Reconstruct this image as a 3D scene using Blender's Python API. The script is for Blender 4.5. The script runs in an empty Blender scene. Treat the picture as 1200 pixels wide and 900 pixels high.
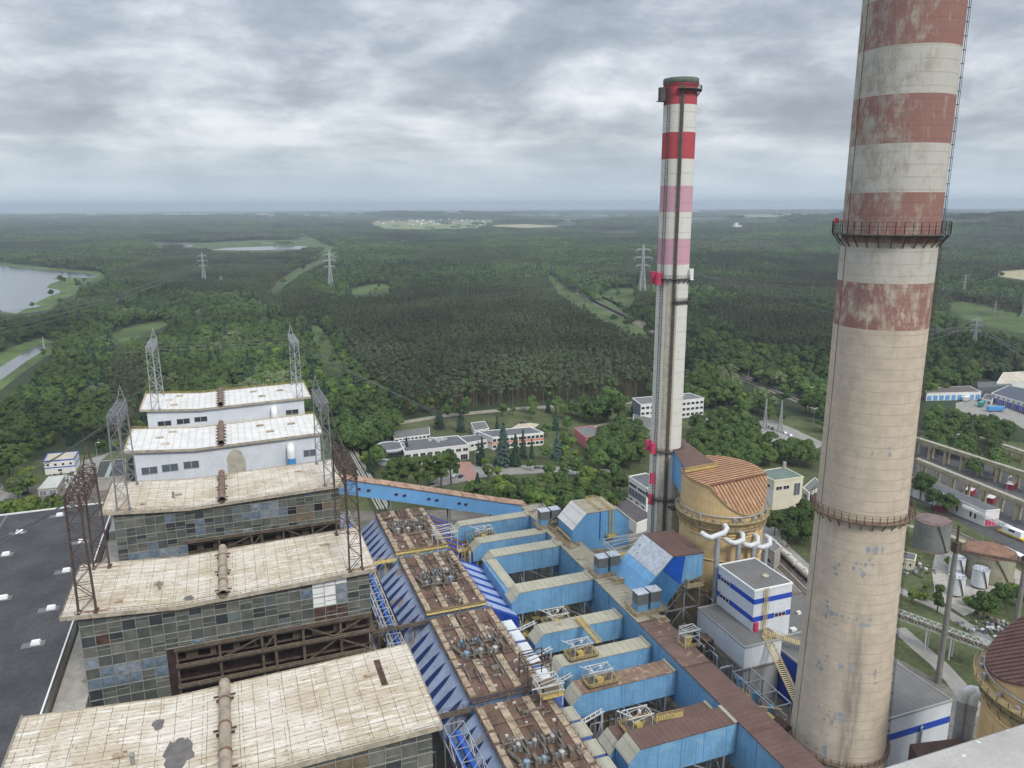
import bpy, bmesh, math, random
import numpy as np
from mathutils import Vector, Matrix
random.seed(7); RNG = np.random.default_rng(7)
SC = bpy.context.scene
COL = SC.collection
PI = math.pi
rad = math.radians

# ------------------------------------------------------------------ camera frame (plant axis = +Y, metres)
F, PITCH, ROLL, HGT, HEAD = 905., rad(13.1), rad(0.24), 150., rad(20.3)
_f0 = np.array([math.sin(HEAD), math.cos(HEAD), 0]); _r0 = np.array([math.cos(HEAD), -math.sin(HEAD), 0]); _z = np.array([0, 0, 1.])
CW = _f0*math.cos(PITCH)-_z*math.sin(PITCH); _u = _f0*math.sin(PITCH)+_z*math.cos(PITCH)
CR = _r0*math.cos(ROLL)-_u*math.sin(ROLL); CU = _u*math.cos(ROLL)+_r0*math.sin(ROLL)
CP = np.array([0, 0, HGT])
def at(px, py, z=0.):
    d = CR*(px-600)/F-CU*(py-450)/F+CW
    return CP+d*((z-HGT)/d[2])
def aty(px, py, Y):
    d = CR*(px-600)/F-CU*(py-450)/F+CW
    return CP+d*(Y/d[1])
def atd(px, py, D):
    d = CR*(px-600)/F-CU*(py-450)/F+CW
    return CP+d*(D/math.hypot(d[0], d[1]))
def proj(p):
    q = np.asarray(p, float)-CP
    w = q@CW
    return 600+F*(q@CR)/w, 450-F*(q@CU)/w
def projn(P):
    q = P-CP; w = q@CW
    w = np.where(w > 1, w, 1e-3)
    return np.stack([600+F*(q@CR)/w, 450-F*(q@CU)/w], 1), q@CW
cam = bpy.data.cameras.new('camera'); co = bpy.data.objects.new('camera', cam); COL.objects.link(co)
cam.sensor_width = 36; cam.lens = 36*F/1200; cam.clip_start = .1; cam.clip_end = 60000
m = Matrix([[CR[i], CU[i], -CW[i], CP[i]] for i in range(3)]+[[0, 0, 0, 1]])
co.matrix_world = m
SC.camera = co

# ------------------------------------------------------------------ mesh helper
class MB:
    def __init__(s): s.v = []; s.f = []; s.m = []; s.s = []; s.mi = 0
    def poly(s, pts, smooth=False):
        n = len(s.v); s.v += [tuple(map(float, p)) for p in pts]
        s.f.append(tuple(range(n, n+len(pts)))); s.m.append(s.mi); s.s.append(smooth); return s
    def mesh(s, vs, fs, smooth=False):
        n = len(s.v); s.v += [tuple(map(float, p)) for p in vs]
        for f in fs: s.f.append(tuple(n+i for i in f)); s.m.append(s.mi); s.s.append(smooth)
        return s
    def box(s, x0, y0, z0, x1, y1, z1):
        return s.mesh([(x0,y0,z0),(x1,y0,z0),(x1,y1,z0),(x0,y1,z0),(x0,y0,z1),(x1,y0,z1),(x1,y1,z1),(x0,y1,z1)],
                      [(3,2,1,0),(4,5,6,7),(0,1,5,4),(1,2,6,5),(2,3,7,6),(3,0,4,7)])
    def ob(s, o, a, b, c):      # parallelepiped from corner o along vectors a, b, c
        o, a, b, c = (np.array(t, float) for t in (o, a, b, c))
        return s.mesh([o,o+a,o+a+b,o+b,o+c,o+a+c,o+a+b+c,o+b+c],
                      [(3,2,1,0),(4,5,6,7),(0,1,5,4),(1,2,6,5),(2,3,7,6),(3,0,4,7)])
    def bar(s, p, q, w=.15, h=None):
        p = np.array(p, float); q = np.array(q, float); h = h or w
        d = q-p; L = np.linalg.norm(d)
        if L < 1e-6: return s
        d /= L; up = np.array([0, 0, 1.]) if abs(d[2]) < .95 else np.array([0, 1., 0])
        a = np.cross(d, up); a /= np.linalg.norm(a); b = np.cross(a, d)
        return s.ob(p-a*w/2-b*h/2, a*w, d*L, b*h)
    def prism(s, poly, a, b, axis='y', caps=True):
        def P(u, v, t): return {'y': (u, t, v), 'x': (t, u, v), 'z': (u, v, t)}[axis]
        n = len(poly); vs = [P(u, v, a) for u, v in poly]+[P(u, v, b) for u, v in poly]
        fs = [(i, (i+1) % n, n+(i+1) % n, n+i) for i in range(n)]
        if caps: fs += [tuple(range(n))[::-1], tuple(range(n, 2*n))]
        return s.mesh(vs, fs)
    def cyl(s, p, q, r0, r1=None, n=16, caps=True, smooth=True):
        r1 = r0 if r1 is None else r1
        p = np.array(p, float); q = np.array(q, float); d = q-p; d = d/np.linalg.norm(d)
        up = np.array([0, 0, 1.]) if abs(d[2]) < .95 else np.array([1., 0, 0])
        a = np.cross(d, up); a /= np.linalg.norm(a); b = np.cross(d, a)
        vs = []
        for c, r in ((p, r0), (q, r1)):
            for i in range(n): t = 2*PI*i/n; vs.append(c+r*(a*math.cos(t)+b*math.sin(t)))
        s.mesh(vs, [(i, (i+1) % n, n+(i+1) % n, n+i) for i in range(n)], smooth)
        if caps: s.mesh(vs[:n], [tuple(range(n))]); s.mesh(vs[n:], [tuple(range(n))[::-1]])
        return s
    def tube(s, path, r, n=10, caps=True):
        path = [np.array(p, float) for p in path]; vs = []; N = len(path)
        a = None
        for i, p in enumerate(path):
            d = path[min(i+1, N-1)]-path[max(i-1, 0)]; d = d/np.linalg.norm(d)
            if a is None:
                up = np.array([0, 0, 1.]) if abs(d[2]) < .9 else np.array([1., 0, 0]); a = np.cross(d, up)
            a = a-d*(a@d); a /= np.linalg.norm(a); b = np.cross(d, a)
            for k in range(n): t = 2*PI*k/n; vs.append(p+r*(a*math.cos(t)+b*math.sin(t)))
        fs = [(i*n+k, i*n+(k+1) % n, (i+1)*n+(k+1) % n, (i+1)*n+k) for i in range(N-1) for k in range(n)]
        s.mesh(vs, fs, True)
        if caps: s.mesh(vs[:n], [tuple(range(n))]); s.mesh(vs[-n:], [tuple(range(n))])
        return s
    def lathe(s, prof, cx, cy, n=48, a0=0, a1=2*PI, smooth=True):
        full = abs(a1-a0-2*PI) < 1e-6; k = n if full else n+1; vs = []
        for r, z in prof:
            for i in range(k): t = a0+(a1-a0)*i/n; vs.append((cx+r*math.cos(t), cy+r*math.sin(t), z))
        fs = [(j*k+i, j*k+(i+1) % k, (j+1)*k+(i+1) % k, (j+1)*k+i) for j in range(len(prof)-1) for i in range(n)]
        return s.mesh(vs, fs, smooth)
    def rail(s, path, h=1.1, post=2.2, t=.07, rows=3, closed=False):
        path = [np.array(p, float) for p in path]
        if closed: path = path+[path[0]]
        up = np.array([0, 0, 1.])
        for p, q in zip(path[:-1], path[1:]):
            L = np.linalg.norm(q-p); k = max(1, int(round(L/post)))
            for i in range(k+1):
                c = p+(q-p)*i/k; s.bar(c, c+up*h, t)
            for r in range(rows): s.bar(p+up*h*(r+1)/rows, q+up*h*(r+1)/rows, t*.8)
        return s
    def lattice(s, p, q, w0, w1, n, t=.12, ax=None):   # four-legged lattice mast from p to q
        p = np.array(p, float); q = np.array(q, float); d = q-p
        ax = np.array(ax if ax is not None else (1, 0, 0), float); dn = d/np.linalg.norm(d)
        ax = ax-dn*(ax@dn); ax /= np.linalg.norm(ax); ay = np.cross(dn, ax)
        cs = [(1, 1), (-1, 1), (-1, -1), (1, -1)]
        def P(i, k):
            f = i/n; w = (w0+(w1-w0)*f)/2; return p+d*f+ax*cs[k % 4][0]*w+ay*cs[k % 4][1]*w
        for k in range(4):
            s.bar(P(0, k), P(n, k), t*1.4)
            for i in range(n):
                if (i+k) % 2: s.bar(P(i, k), P(i+1, k+1), t*.8)
                else: s.bar(P(i, k+1), P(i+1, k), t*.8)
                s.bar(P(i+1, k), P(i+1, k+1), t*.8)
        return s
    def build(s, name, mat, parent=None, coll=None):
        off = np.array(parent['_o'] if parent is not None and '_o' in parent.keys() else (0, 0, 0), float)
        V = np.array(s.v, float).reshape(-1, 3)-off
        me = bpy.data.meshes.new(name); me.from_pydata(V.tolist(), [], s.f)
        mats = mat if isinstance(mat, (list, tuple)) else [mat]
        for q in mats: me.materials.append(q)
        if len(mats) > 1: me.polygons.foreach_set('material_index', s.m)
        me.polygons.foreach_set('use_smooth', s.s)
        me.update()
        o = bpy.data.objects.new(name, me); (coll or COL).objects.link(o)
        if parent is not None:
            o.parent = parent; OFF[o.name] = tuple(off); o['_o'] = tuple(off)
        else: o['_o'] = (0, 0, 0)
        return o
OFF = {}
def tag(o, label=None, cat=None, group=None, kind=None):
    if label: o['label'] = label
    if cat: o['category'] = cat
    if group: o['group'] = group
    if kind: o['kind'] = kind
    return o
def thing(name, label, cat, loc=(0, 0, 0), group=None):
    o = bpy.data.objects.new(name, None); o.empty_display_size = 1; COL.objects.link(o)
    o.location = tuple(map(float, loc)); o['_o'] = tuple(map(float, loc))
    return tag(o, label, cat, group)
def single(mb, name, mat, label, cat, group=None):
    """a thing that is one mesh: its origin moved to its base"""
    o = mb.build(name, mat)
    V = np.array(mb.v); c = V.mean(0); c[2] = V[:, 2].min()
    o.data.transform(Matrix.Translation([-float(t) for t in c])); o.location = [float(t) for t in c]
    return tag(o, label, cat, group)
def struct(mb, name, mat):
    return tag(mb.build(name, mat), kind='structure')
def copy_tree(o, parent=None, loc=None, rz=None, scale=None):
    c = o.copy(); COL.objects.link(c)
    if parent is not None: c.parent = parent
    if loc is not None: c.location = tuple(map(float, loc))
    if rz is not None: c.rotation_euler = (0, 0, rz)
    if scale is not None: c.scale = (scale,)*3
    for ch in list(KIDS.get(o.name, o.children)): copy_tree(ch, c)
    return c
KIDS = {}
def v3(p, z): return (float(p[0]), float(p[1]), float(z))
def pip(P, poly):      # points in polygon, vectorised
    P = np.asarray(P, float); x, y = P[:, 0], P[:, 1]; inside = np.zeros(len(P), bool); n = len(poly)
    for i in range(n):
        x0, y0 = poly[i][:2]; x1, y1 = poly[(i+1) % n][:2]
        c = ((y0 > y) != (y1 > y))
        with np.errstate(divide='ignore', invalid='ignore'): xi = (x1-x0)*(y-y0)/(y1-y0)+x0
        inside ^= c & (x < xi)
    return inside

# ------------------------------------------------------------------ materials
MATS = {}
class NT:
    def __init__(s, nt): s.nt = nt
    def n(s, t, **kw):
        x = s.nt.nodes.new(t)
        for k, v in kw.items():
            if k.startswith('i_'): x.inputs[int(k[2:])].default_value = v
            else: setattr(x, k, v)
        return x
    def l(s, a, b): s.nt.links.new(a, b)
    def math(s, op, a, b=None, c=None, clamp=False):
        x = s.n('ShaderNodeMath', operation=op, use_clamp=clamp)
        for i, t in enumerate((a, b, c)):
            if t is None: continue
            if isinstance(t, (int, float)): x.inputs[i].default_value = t
            else: s.l(t, x.inputs[i])
        return x.outputs[0]
    def mix(s, f, a, b, mode='MIX'):
        x = s.n('ShaderNodeMix', data_type='RGBA', blend_type=mode)
        for sock, t in ((x.inputs[0], f), (x.inputs[6], a), (x.inputs[7], b)):
            if isinstance(t, (int, float)): sock.default_value = t
            elif isinstance(t, tuple): sock.default_value = t+(1,) if len(t) == 3 else t
            else: s.l(t, sock)
        return x.outputs[2]
    def noise(s, vec, scale, detail=4, rough=.55, dist=0.):
        x = s.n('ShaderNodeTexNoise'); x.inputs['Scale'].default_value = scale; x.inputs['Detail'].default_value = detail
        x.inputs['Roughness'].default_value = rough; x.inputs['Distortion'].default_value = dist
        if vec is not None: s.l(vec, x.inputs['Vector'])
        return x.outputs['Fac']
    def ramp(s, f, stops, mode='LINEAR'):
        x = s.n('ShaderNodeValToRGB'); x.color_ramp.interpolation = mode; e = x.color_ramp.elements
        while len(e) < len(stops): e.new(.5)
        for el, (p, c) in zip(e, stops):
            el.position = p; el.color = (c, c, c, 1) if isinstance(c, (int, float)) else tuple(c)+(1,)
        s.l(f, x.inputs[0]); return x.outputs[0]
    def step(s, f, a, b):
        x = s.n('ShaderNodeMapRange', interpolation_type='SMOOTHSTEP'); s.l(f, x.inputs[0])
        x.inputs[1].default_value = a; x.inputs[2].default_value = b; return x.outputs[0]
    def scalev(s, vec, sc):
        x = s.n('ShaderNodeVectorMath', operation='MULTIPLY'); s.l(vec, x.inputs[0]); x.inputs[1].default_value = sc; return x.outputs[0]
def newmat(name, rough=.8, metal=0., spec=.3):
    mt = bpy.data.materials.new(name); mt.use_nodes = True; nt = mt.node_tree; b = nt.nodes['Principled BSDF']
    b.inputs['Roughness'].default_value = rough; b.inputs['Metallic'].default_value = metal
    b.inputs['Specular IOR Level'].default_value = spec
    MATS[name] = mt
    return mt, NT(nt), b
def M(name, col, vary=.22, scale=.25, rough=.8, metal=0., rust=None, streak=0., ribs=None, grid=None, blotch=None, spec=.3):
    """general weathered surface. rust=(amount, colour), ribs=(axis, spacing, bump, dark), grid=(sx, sy, dark), blotch=(threshold, colour, scale)"""
    if name in MATS: return MATS[name]
    mt, N, b = newmat(name, rough, metal, spec)
    g = N.n('ShaderNodeNewGeometry'); P = g.outputs['Position']
    c0 = tuple(max(0, t*(1-vary)) for t in col); c1 = tuple(min(1, t*(1+vary)) for t in col)
    n1 = N.noise(P, scale, 5, .6); n2 = N.noise(P, scale*9, 3, .6)
    f = N.math('ADD', N.math('MULTIPLY', n1, .65), N.math('MULTIPLY', n2, .35))
    c = N.mix(N.step(f, .32, .68), c0, c1)
    sep = N.n('ShaderNodeSeparateXYZ'); N.l(P, sep.inputs[0]); X, Y, Z = sep.outputs
    if streak:
        sn = N.noise(N.scalev(P, (1.3, 1.3, .045)), 1., 4, .65)
        c = N.mix(N.math('MULTIPLY', N.step(sn, .47, .72), streak), c, tuple(t*.42+.012 for t in col))
    if blotch:
        bn = N.noise(P, blotch[2], 6, .62, .4)
        c = N.mix(N.step(bn, blotch[0], blotch[0]+.07), c, blotch[1])
    if rust:
        rn = N.noise(P, scale*1.7, 7, .68, .3)
        t = .72-.4*rust[0]
        c = N.mix(N.step(rn, t, t+.12), c, rust[1])
    bump = None
    if ribs:
        axis, sp, bh, dk = ribs
        if axis == 'w':
            ns = N.n('ShaderNodeSeparateXYZ'); N.l(g.outputs['True Normal'], ns.inputs[0])
            k = N.math('GREATER_THAN', N.math('ABSOLUTE', ns.outputs[1]), .6)
            u = N.math('ADD', N.math('MULTIPLY', X, k), N.math('MULTIPLY', Y, N.math('SUBTRACT', 1., k)))
        else: u = {'x': X, 'y': Y, 'z': Z}[axis]
        fr = N.math('FRACT', N.math('DIVIDE', u, sp))
        tri = N.math('ABSOLUTE', N.math('SUBTRACT', N.math('MULTIPLY', fr, 2.), 1.))
        if dk: c = N.mix(N.math('MULTIPLY', N.step(tri, .72, .95), dk), c, tuple(t*.35 for t in col))
        bump = tri; bd = bh
    if grid:
        gx, gy, dk = grid
        wv = N.noise(P, .35, 2); off = N.math('MULTIPLY', N.math('SUBTRACT', wv, .5), .5)
        ls = []
        for u, sp in ((X, gx), (Y, gy)):
            fr = N.math('FRACT', N.math('DIVIDE', N.math('ADD', u, off), sp))
            d = N.math('ABSOLUTE', N.math('SUBTRACT', fr, .5)); ls.append(N.math('LESS_THAN', d, .055/sp*1.6))
        ln = N.math('MAXIMUM', ls[0], ls[1])
        brk = N.step(N.noise(P, .6, 3), .36, .5)
        c = N.mix(N.math('MULTIPLY', N.math('MULTIPLY', ln, brk), dk), c, tuple(t*.3 for t in col))
    N.l(c, b.inputs['Base Color'])
    bn = N.n('ShaderNodeBump'); bn.inputs['Strength'].default_value = .5
    if bump is not None: bn.inputs['Distance'].default_value = bd; N.l(bump, bn.inputs['Height'])
    else: bn.inputs['Distance'].default_value = .05; N.l(n2, bn.inputs['Height'])
    N.l(bn.outputs[0], b.inputs['Normal'])
    return mt
RUST = (.16, .07, .035)
def roof_mat():
    mt, N, b = newmat('roof_plaster', .92, 0, .2); P = N.n('ShaderNodeNewGeometry').outputs['Position']; sp = N.n('ShaderNodeSeparateXYZ'); N.l(P, sp.inputs[0])
    n1 = N.noise(P, .09, 7, .65, .4); n2 = N.noise(P, 1.1, 6, .7); n3 = N.noise(N.scalev(P, (.12, .9, 1)), 1., 5, .65); n4 = N.noise(P, .22, 6, .7, .5)
    c = N.mix(N.step(n1, .38, .62), (.56,.51,.43), (.43,.365,.265))
    c = N.mix(N.math('MULTIPLY', N.step(n3, .53, .62), .8), c, (.67,.635,.565))
    c = N.mix(N.math('MULTIPLY', N.step(n4, .60, .70), .75), c, (.26,.205,.145))
    c = N.mix(N.math('MULTIPLY', N.step(n2, .58, .75), .45), c, (.25,.20,.15))
    ls = None
    for u, s_, o in ((sp.outputs[0], 3.05, 0), (sp.outputs[1], 2.55, 1), (sp.outputs[0], 7.7, 2), (sp.outputs[1], 1.28, 3)):
        off = N.math('MULTIPLY', N.math('SUBTRACT', N.noise(N.scalev(P, (1, 1, 1)), .3+.1*o, 3), .5), .3)
        fr = N.math('FRACT', N.math('DIVIDE', N.math('ADD', u, off), s_)); l = N.math('LESS_THAN', N.math('ABSOLUTE', N.math('SUBTRACT', fr, .5)), .07/s_)
        l = N.math('MULTIPLY', l, N.step(N.noise(P, .5+.23*o, 4, .7), .36 if o < 2 else .5, .52)); ls = l if ls is None else N.math('MAXIMUM', ls, l)
    c = N.mix(N.math('MULTIPLY', ls, .85), c, (.13,.10,.075)); N.l(c, b.inputs['Base Color'])
    bp = N.n('ShaderNodeBump'); bp.inputs['Distance'].default_value = .06; N.l(n2, bp.inputs['Height']); N.l(bp.outputs[0], b.inputs['Normal'])
def mats():
    roof_mat()
    M('roof_edge', (.36,.32,.25), .3, .5, .9, rust=(.4, (.1,.07,.05)))
    M('white_sheet', (.62,.66,.70), .08, .2, .55, ribs=('w', 1.0, .05, .12), streak=.12)
    M('white_roof', (.60,.59,.56), .12, .2, .7, ribs=('x', 3.0, .06, .3), rust=(.22, (.38,.3,.2)), streak=0)
    M('grey_steel', (.21,.22,.23), .25, .6, .55, .2, rust=(.2, (.2,.12,.07)))
    M('galv_steel', (.36,.38,.40), .2, .6, .45, .4)
    M('white_steel', (.45,.46,.46), .2, .6, .6, rust=(.2, (.3,.18,.1)))
    M('rusty_steel', (.075,.055,.05), .4, .6, .85, rust=(.5, (.16,.085,.05)))
    M('dark_rust', (.07,.04,.033), .5, .5, .9, rust=(.4, (.15,.08,.05)))
    M('yellow_steel', (.50,.38,.13), .25, .8, .65, rust=(.35, (.22,.13,.06)))
    M('deck_rust', (.125,.078,.056), .4, .2, .9, rust=(.3, (.21,.14,.095)), blotch=(.56, (.06,.046,.034), .11))
    M('deck_plate', (.33,.265,.19), .4, .5, .9, rust=(.42, (.17,.095,.06)))
    M('blue_sheet', (.16,.34,.53), .16, .15, .6, ribs=('w', .75, .05, .2), streak=.48, rust=(.12, (.19,.17,.15)), blotch=(.57, (.20,.385,.53), .16))
    M('blue_plain', (.14,.34,.60), .1, .15, .6, ribs=('w', 1.2, .03, .1), streak=.12)
    M('deep_blue', (.012,.055,.33), .2, .2, .5, ribs=('w', 1.2, .03, .1))
    M('navy_stripe', (.009,.026,.105), .2, .2, .5)
    M('slate_blue', (.25,.30,.41), .2, .2, .6, blotch=(.58, (.24,.2,.16), .11))
    M('duct_roof', (.36,.345,.27), .14, .2, .85, ribs=('x', 2.0, .05, .3), rust=(.3, (.2,.13,.085)))
    M('duct_roof_y', (.33,.30,.22), .16, .2, .85, ribs=('y', 2.0, .05, .45), rust=(.45, (.17,.10,.07)))
    M('brown_roof', (.125,.077,.064), .16, .2, .85, ribs=('x', 1.6, .05, .3), rust=(.12, (.25,.17,.1)))
    M('brown_roof_y', (.125,.077,.066), .16, .2, .85, ribs=('y', 1.6, .05, .25), rust=(.12, (.2,.13,.09)))
    M('orange_roof', (.27,.125,.06), .25, .2, .75, ribs=('x', 1.5, .12, .65), rust=(.35, (.45,.28,.13)))
    M('gallery_roof', (.36,.235,.165), .25, .2, .85, ribs=('x', 6., .04, .35), rust=(.5, (.18,.085,.055)))
    M('silver_slope', (.50,.54,.58), .2, .5, .5, .3, rust=(.45, (.25,.23,.2)))
    M('ochre', (.60,.44,.225), .12, .15, .65, ribs=('z', 3.4, .03, .12), streak=.32, rust=(.12, (.27,.16,.07)))
    M('concrete', (.36,.34,.30), .2, .25, .9, streak=.3)
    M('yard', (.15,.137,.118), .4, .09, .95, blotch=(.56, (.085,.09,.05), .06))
    M('asphalt', (.075,.075,.076), .25, .3, .9)
    M('road', (.25,.24,.22), .18, .2, .9)
    M('path', (.33,.29,.23), .2, .2, .9)
    M('pink_paving', (.33,.19,.155), .2, .5, .9)
    M('bitumen', (.060,.061,.064), .3, .07, .9, ribs=('x', 1.05, .008, .35), blotch=(.6, (.085,.085,.083), .05))
    M('grey_roof', (.145,.145,.14), .12, .2, .9, ribs=('x', 2.0, .02, .2))
    M('slate_roof', (.11,.115,.12), .15, .2, .9)
    M('green_roof', (.12,.165,.145), .12, .2, .9)
    M('render_white', (.68,.68,.65), .07, .2, .85, streak=.1)
    M('render_grey', (.30,.31,.31), .1, .2, .85, streak=.2)
    M('render_cream', (.62,.58,.45), .08, .2, .85, streak=.12)
    M('render_pink', (.52,.17,.19), .1, .2, .85)
    M('salmon', (.62,.27,.2), .1, .2, .85)
    M('blue_band', (.02,.07,.42), .1, .2, .5)
    M('window_glass', (.03,.035,.045), .4, .3, .12, spec=.6)
    M('dark_panel', (.10,.12,.13), .2, .3, .6)
    M('black', (.012,.012,.013), .2, .3, .8)
    M('white_paint', (.75,.76,.76), .06, .4, .5)
    M('silo_steel', (.22,.235,.225), .25, .15, .6, .2, rust=(.3, (.17,.09,.05)), streak=.3)
    M('silo_cap', (.17,.12,.115), .3, .3, .85, rust=(.3, (.25,.15,.08)))
    M('red_box', (.48,.05,.11), .15, .3, .6)
    M('red_lamp', (.5,.03,.03), .1, .3, .4)
    M('pole', (.20,.19,.17), .2, .3, .9)
    M('brick', (.35,.13,.08), .2, .6, .9)
    M('trestle', (.30,.27,.18), .25, .3, .9, rust=(.3, (.17,.13,.06)))
    M('ballast', (.23,.205,.175), .3, .5, .95)
    M('rail_steel', (.11,.085,.07), .3, .4, .6, .4)
    M('tyre', (.02,.02,.02), .2, .4, .9)
    for nme, c in (('car_silver', (.42,.44,.46)), ('car_black', (.02,.022,.026)), ('car_white', (.75,.75,.75)), ('car_blue', (.05,.12,.3)), ('car_grey', (.12,.13,.14)), ('car_red', (.4,.03,.03))):
        M(nme, c, .03, .4, .25, .3, spec=.5)
    M('teal', (.04,.3,.26), .1, .3, .6)
    # pane palette of the glazed boiler house fronts
    for i, c in enumerate([(.098,.106,.095),(.122,.128,.112),(.080,.089,.085),(.148,.152,.132),(.042,.05,.054),(.12,.142,.142)]):
        mt = M('pane_%d' % i, c, .28, .3, .16, spec=.5); [setattr(n.inputs['Distance'], 'default_value', .006) for n in mt.node_tree.nodes if n.type == 'BUMP']
    M('pane_blue', (.125,.165,.21), .3, .9, .35, spec=.4)
    M('pane_patch', (.19,.225,.26), .3, .9, .6)
    M('brown_board', (.155,.12,.085), .3, .6, .9)
mats()
G = MATS

# ------------------------------------------------------------------ world: overcast sky over a weak physical sky
SUN_EL, SUN_AZ = rad(44), rad(168)      # azimuth clockwise from +Y
w = bpy.data.worlds.new('World'); SC.world = w; w.use_nodes = True
N = NT(w.node_tree); w.node_tree.nodes.clear()
out = N.n('ShaderNodeOutputWorld'); bg = N.n('ShaderNodeBackground'); N.l(bg.outputs[0], out.inputs[0]); bg.inputs[1].default_value = .1
sky = N.n('ShaderNodeTexSky', sky_type='NISHITA'); sky.sun_disc = False; sky.sun_elevation = SUN_EL; sky.sun_rotation = SUN_AZ
sky.air_density = 1.2; sky.dust_density = 2.5
tc = N.n('ShaderNodeTexCoord'); sp = N.n('ShaderNodeSeparateXYZ'); N.l(tc.outputs['Generated'], sp.inputs[0])
zc = N.math('MAXIMUM', sp.outputs[2], 0.)
den = N.math('ADD', zc, .11)
cv = N.n('ShaderNodeCombineXYZ')
N.l(N.math('DIVIDE', sp.outputs[0], den), cv.inputs[0]); N.l(N.math('DIVIDE', sp.outputs[1], den), cv.inputs[1])
mp = N.n('ShaderNodeMapping'); mp.inputs['Location'].default_value = (CLX, CLY, 0) if 'CLX' in globals() else (3.1, 1.7, 0); mp.inputs['Rotation'].default_value = (0, 0, rad(20)); mp.inputs['Scale'].default_value = (.8, 1.0, 1)
N.l(cv.outputs[0], mp.inputs[0]); V = mp.outputs[0]
big = N.noise(V, .95, 2, .5, .3); med = N.noise(V, 2.3, 10, .6, .25); fine = N.noise(V, 9., 6, .6, .3)
V2 = N.scalev(tc.outputs['Generated'], (1, 1, 2.3)); puff = N.noise(V2, 5.2, 12, .59, .2)
sh_ = N.n('ShaderNodeVectorMath', operation='ADD'); N.l(V2, sh_.inputs[0]); sh_.inputs[1].default_value = (-.02, 0, .075); puff2 = N.noise(sh_.outputs[0], 5.2, 7, .59, .2)
dens = N.math('ADD', N.math('ADD', N.math('MULTIPLY', big, .26), N.math('MULTIPLY', med, .12)), N.math('MULTIPLY', puff, .62))
dens = N.math('SUBTRACT', dens, N.math('MULTIPLY', N.math('SUBTRACT', puff, puff2), .55))
cl = N.ramp(dens, [(.405, (6.0,6.2,6.5)), (.455, (4.75,5.0,5.4)), (.493, (3.85,4.15,4.6)), (.532, (3.0,3.3,3.75)), (.60, (2.2,2.48,2.92))])
cl = N.mix(.12, cl, sky.outputs[0])
hz = N.step(zc, -.02, .12)                       # low cloud fades into the pale horizon air
c = N.mix(N.math('SUBTRACT', 1., hz), cl, (3.75,4.4,4.95))
up = N.math('ADD', .96, N.math('MULTIPLY', N.step(zc, .24, .75), 1.0))   # an overcast sky is brighter overhead
vm = N.n('ShaderNodeVectorMath', operation='SCALE'); N.l(c, vm.inputs[0]); N.l(up, vm.inputs['Scale'])
N.l(vm.outputs[0], bg.inputs[0])
sl = bpy.data.lights.new('sun', 'SUN'); sl.energy = 1.5; sl.angle = rad(14); sl.color = (1, .96, .9)
so = bpy.data.objects.new('sun', sl); COL.objects.link(so)
sd = Vector((math.sin(SUN_AZ)*math.cos(SUN_EL), math.cos(SUN_AZ)*math.cos(SUN_EL), math.sin(SUN_EL)))
so.rotation_euler = sd.to_track_quat('Z', 'Y').to_euler(); so.location = sd*300
SC.view_settings.view_transform = 'Standard'; SC.view_settings.look = 'None'; SC.view_settings.gamma = 1; SC.view_settings.exposure = .68
try: SC.view_settings.use_curve_mapping = False
except Exception: pass
SC.cycles.max_bounces = 6; SC.cycles.diffuse_bounces = 2; SC.cycles.glossy_bounces = 2; SC.cycles.transmission_bounces = 2; SC.cycles.volume_bounces = 0
SC.cycles.caustics_reflective = False; SC.cycles.caustics_refractive = False
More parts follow.
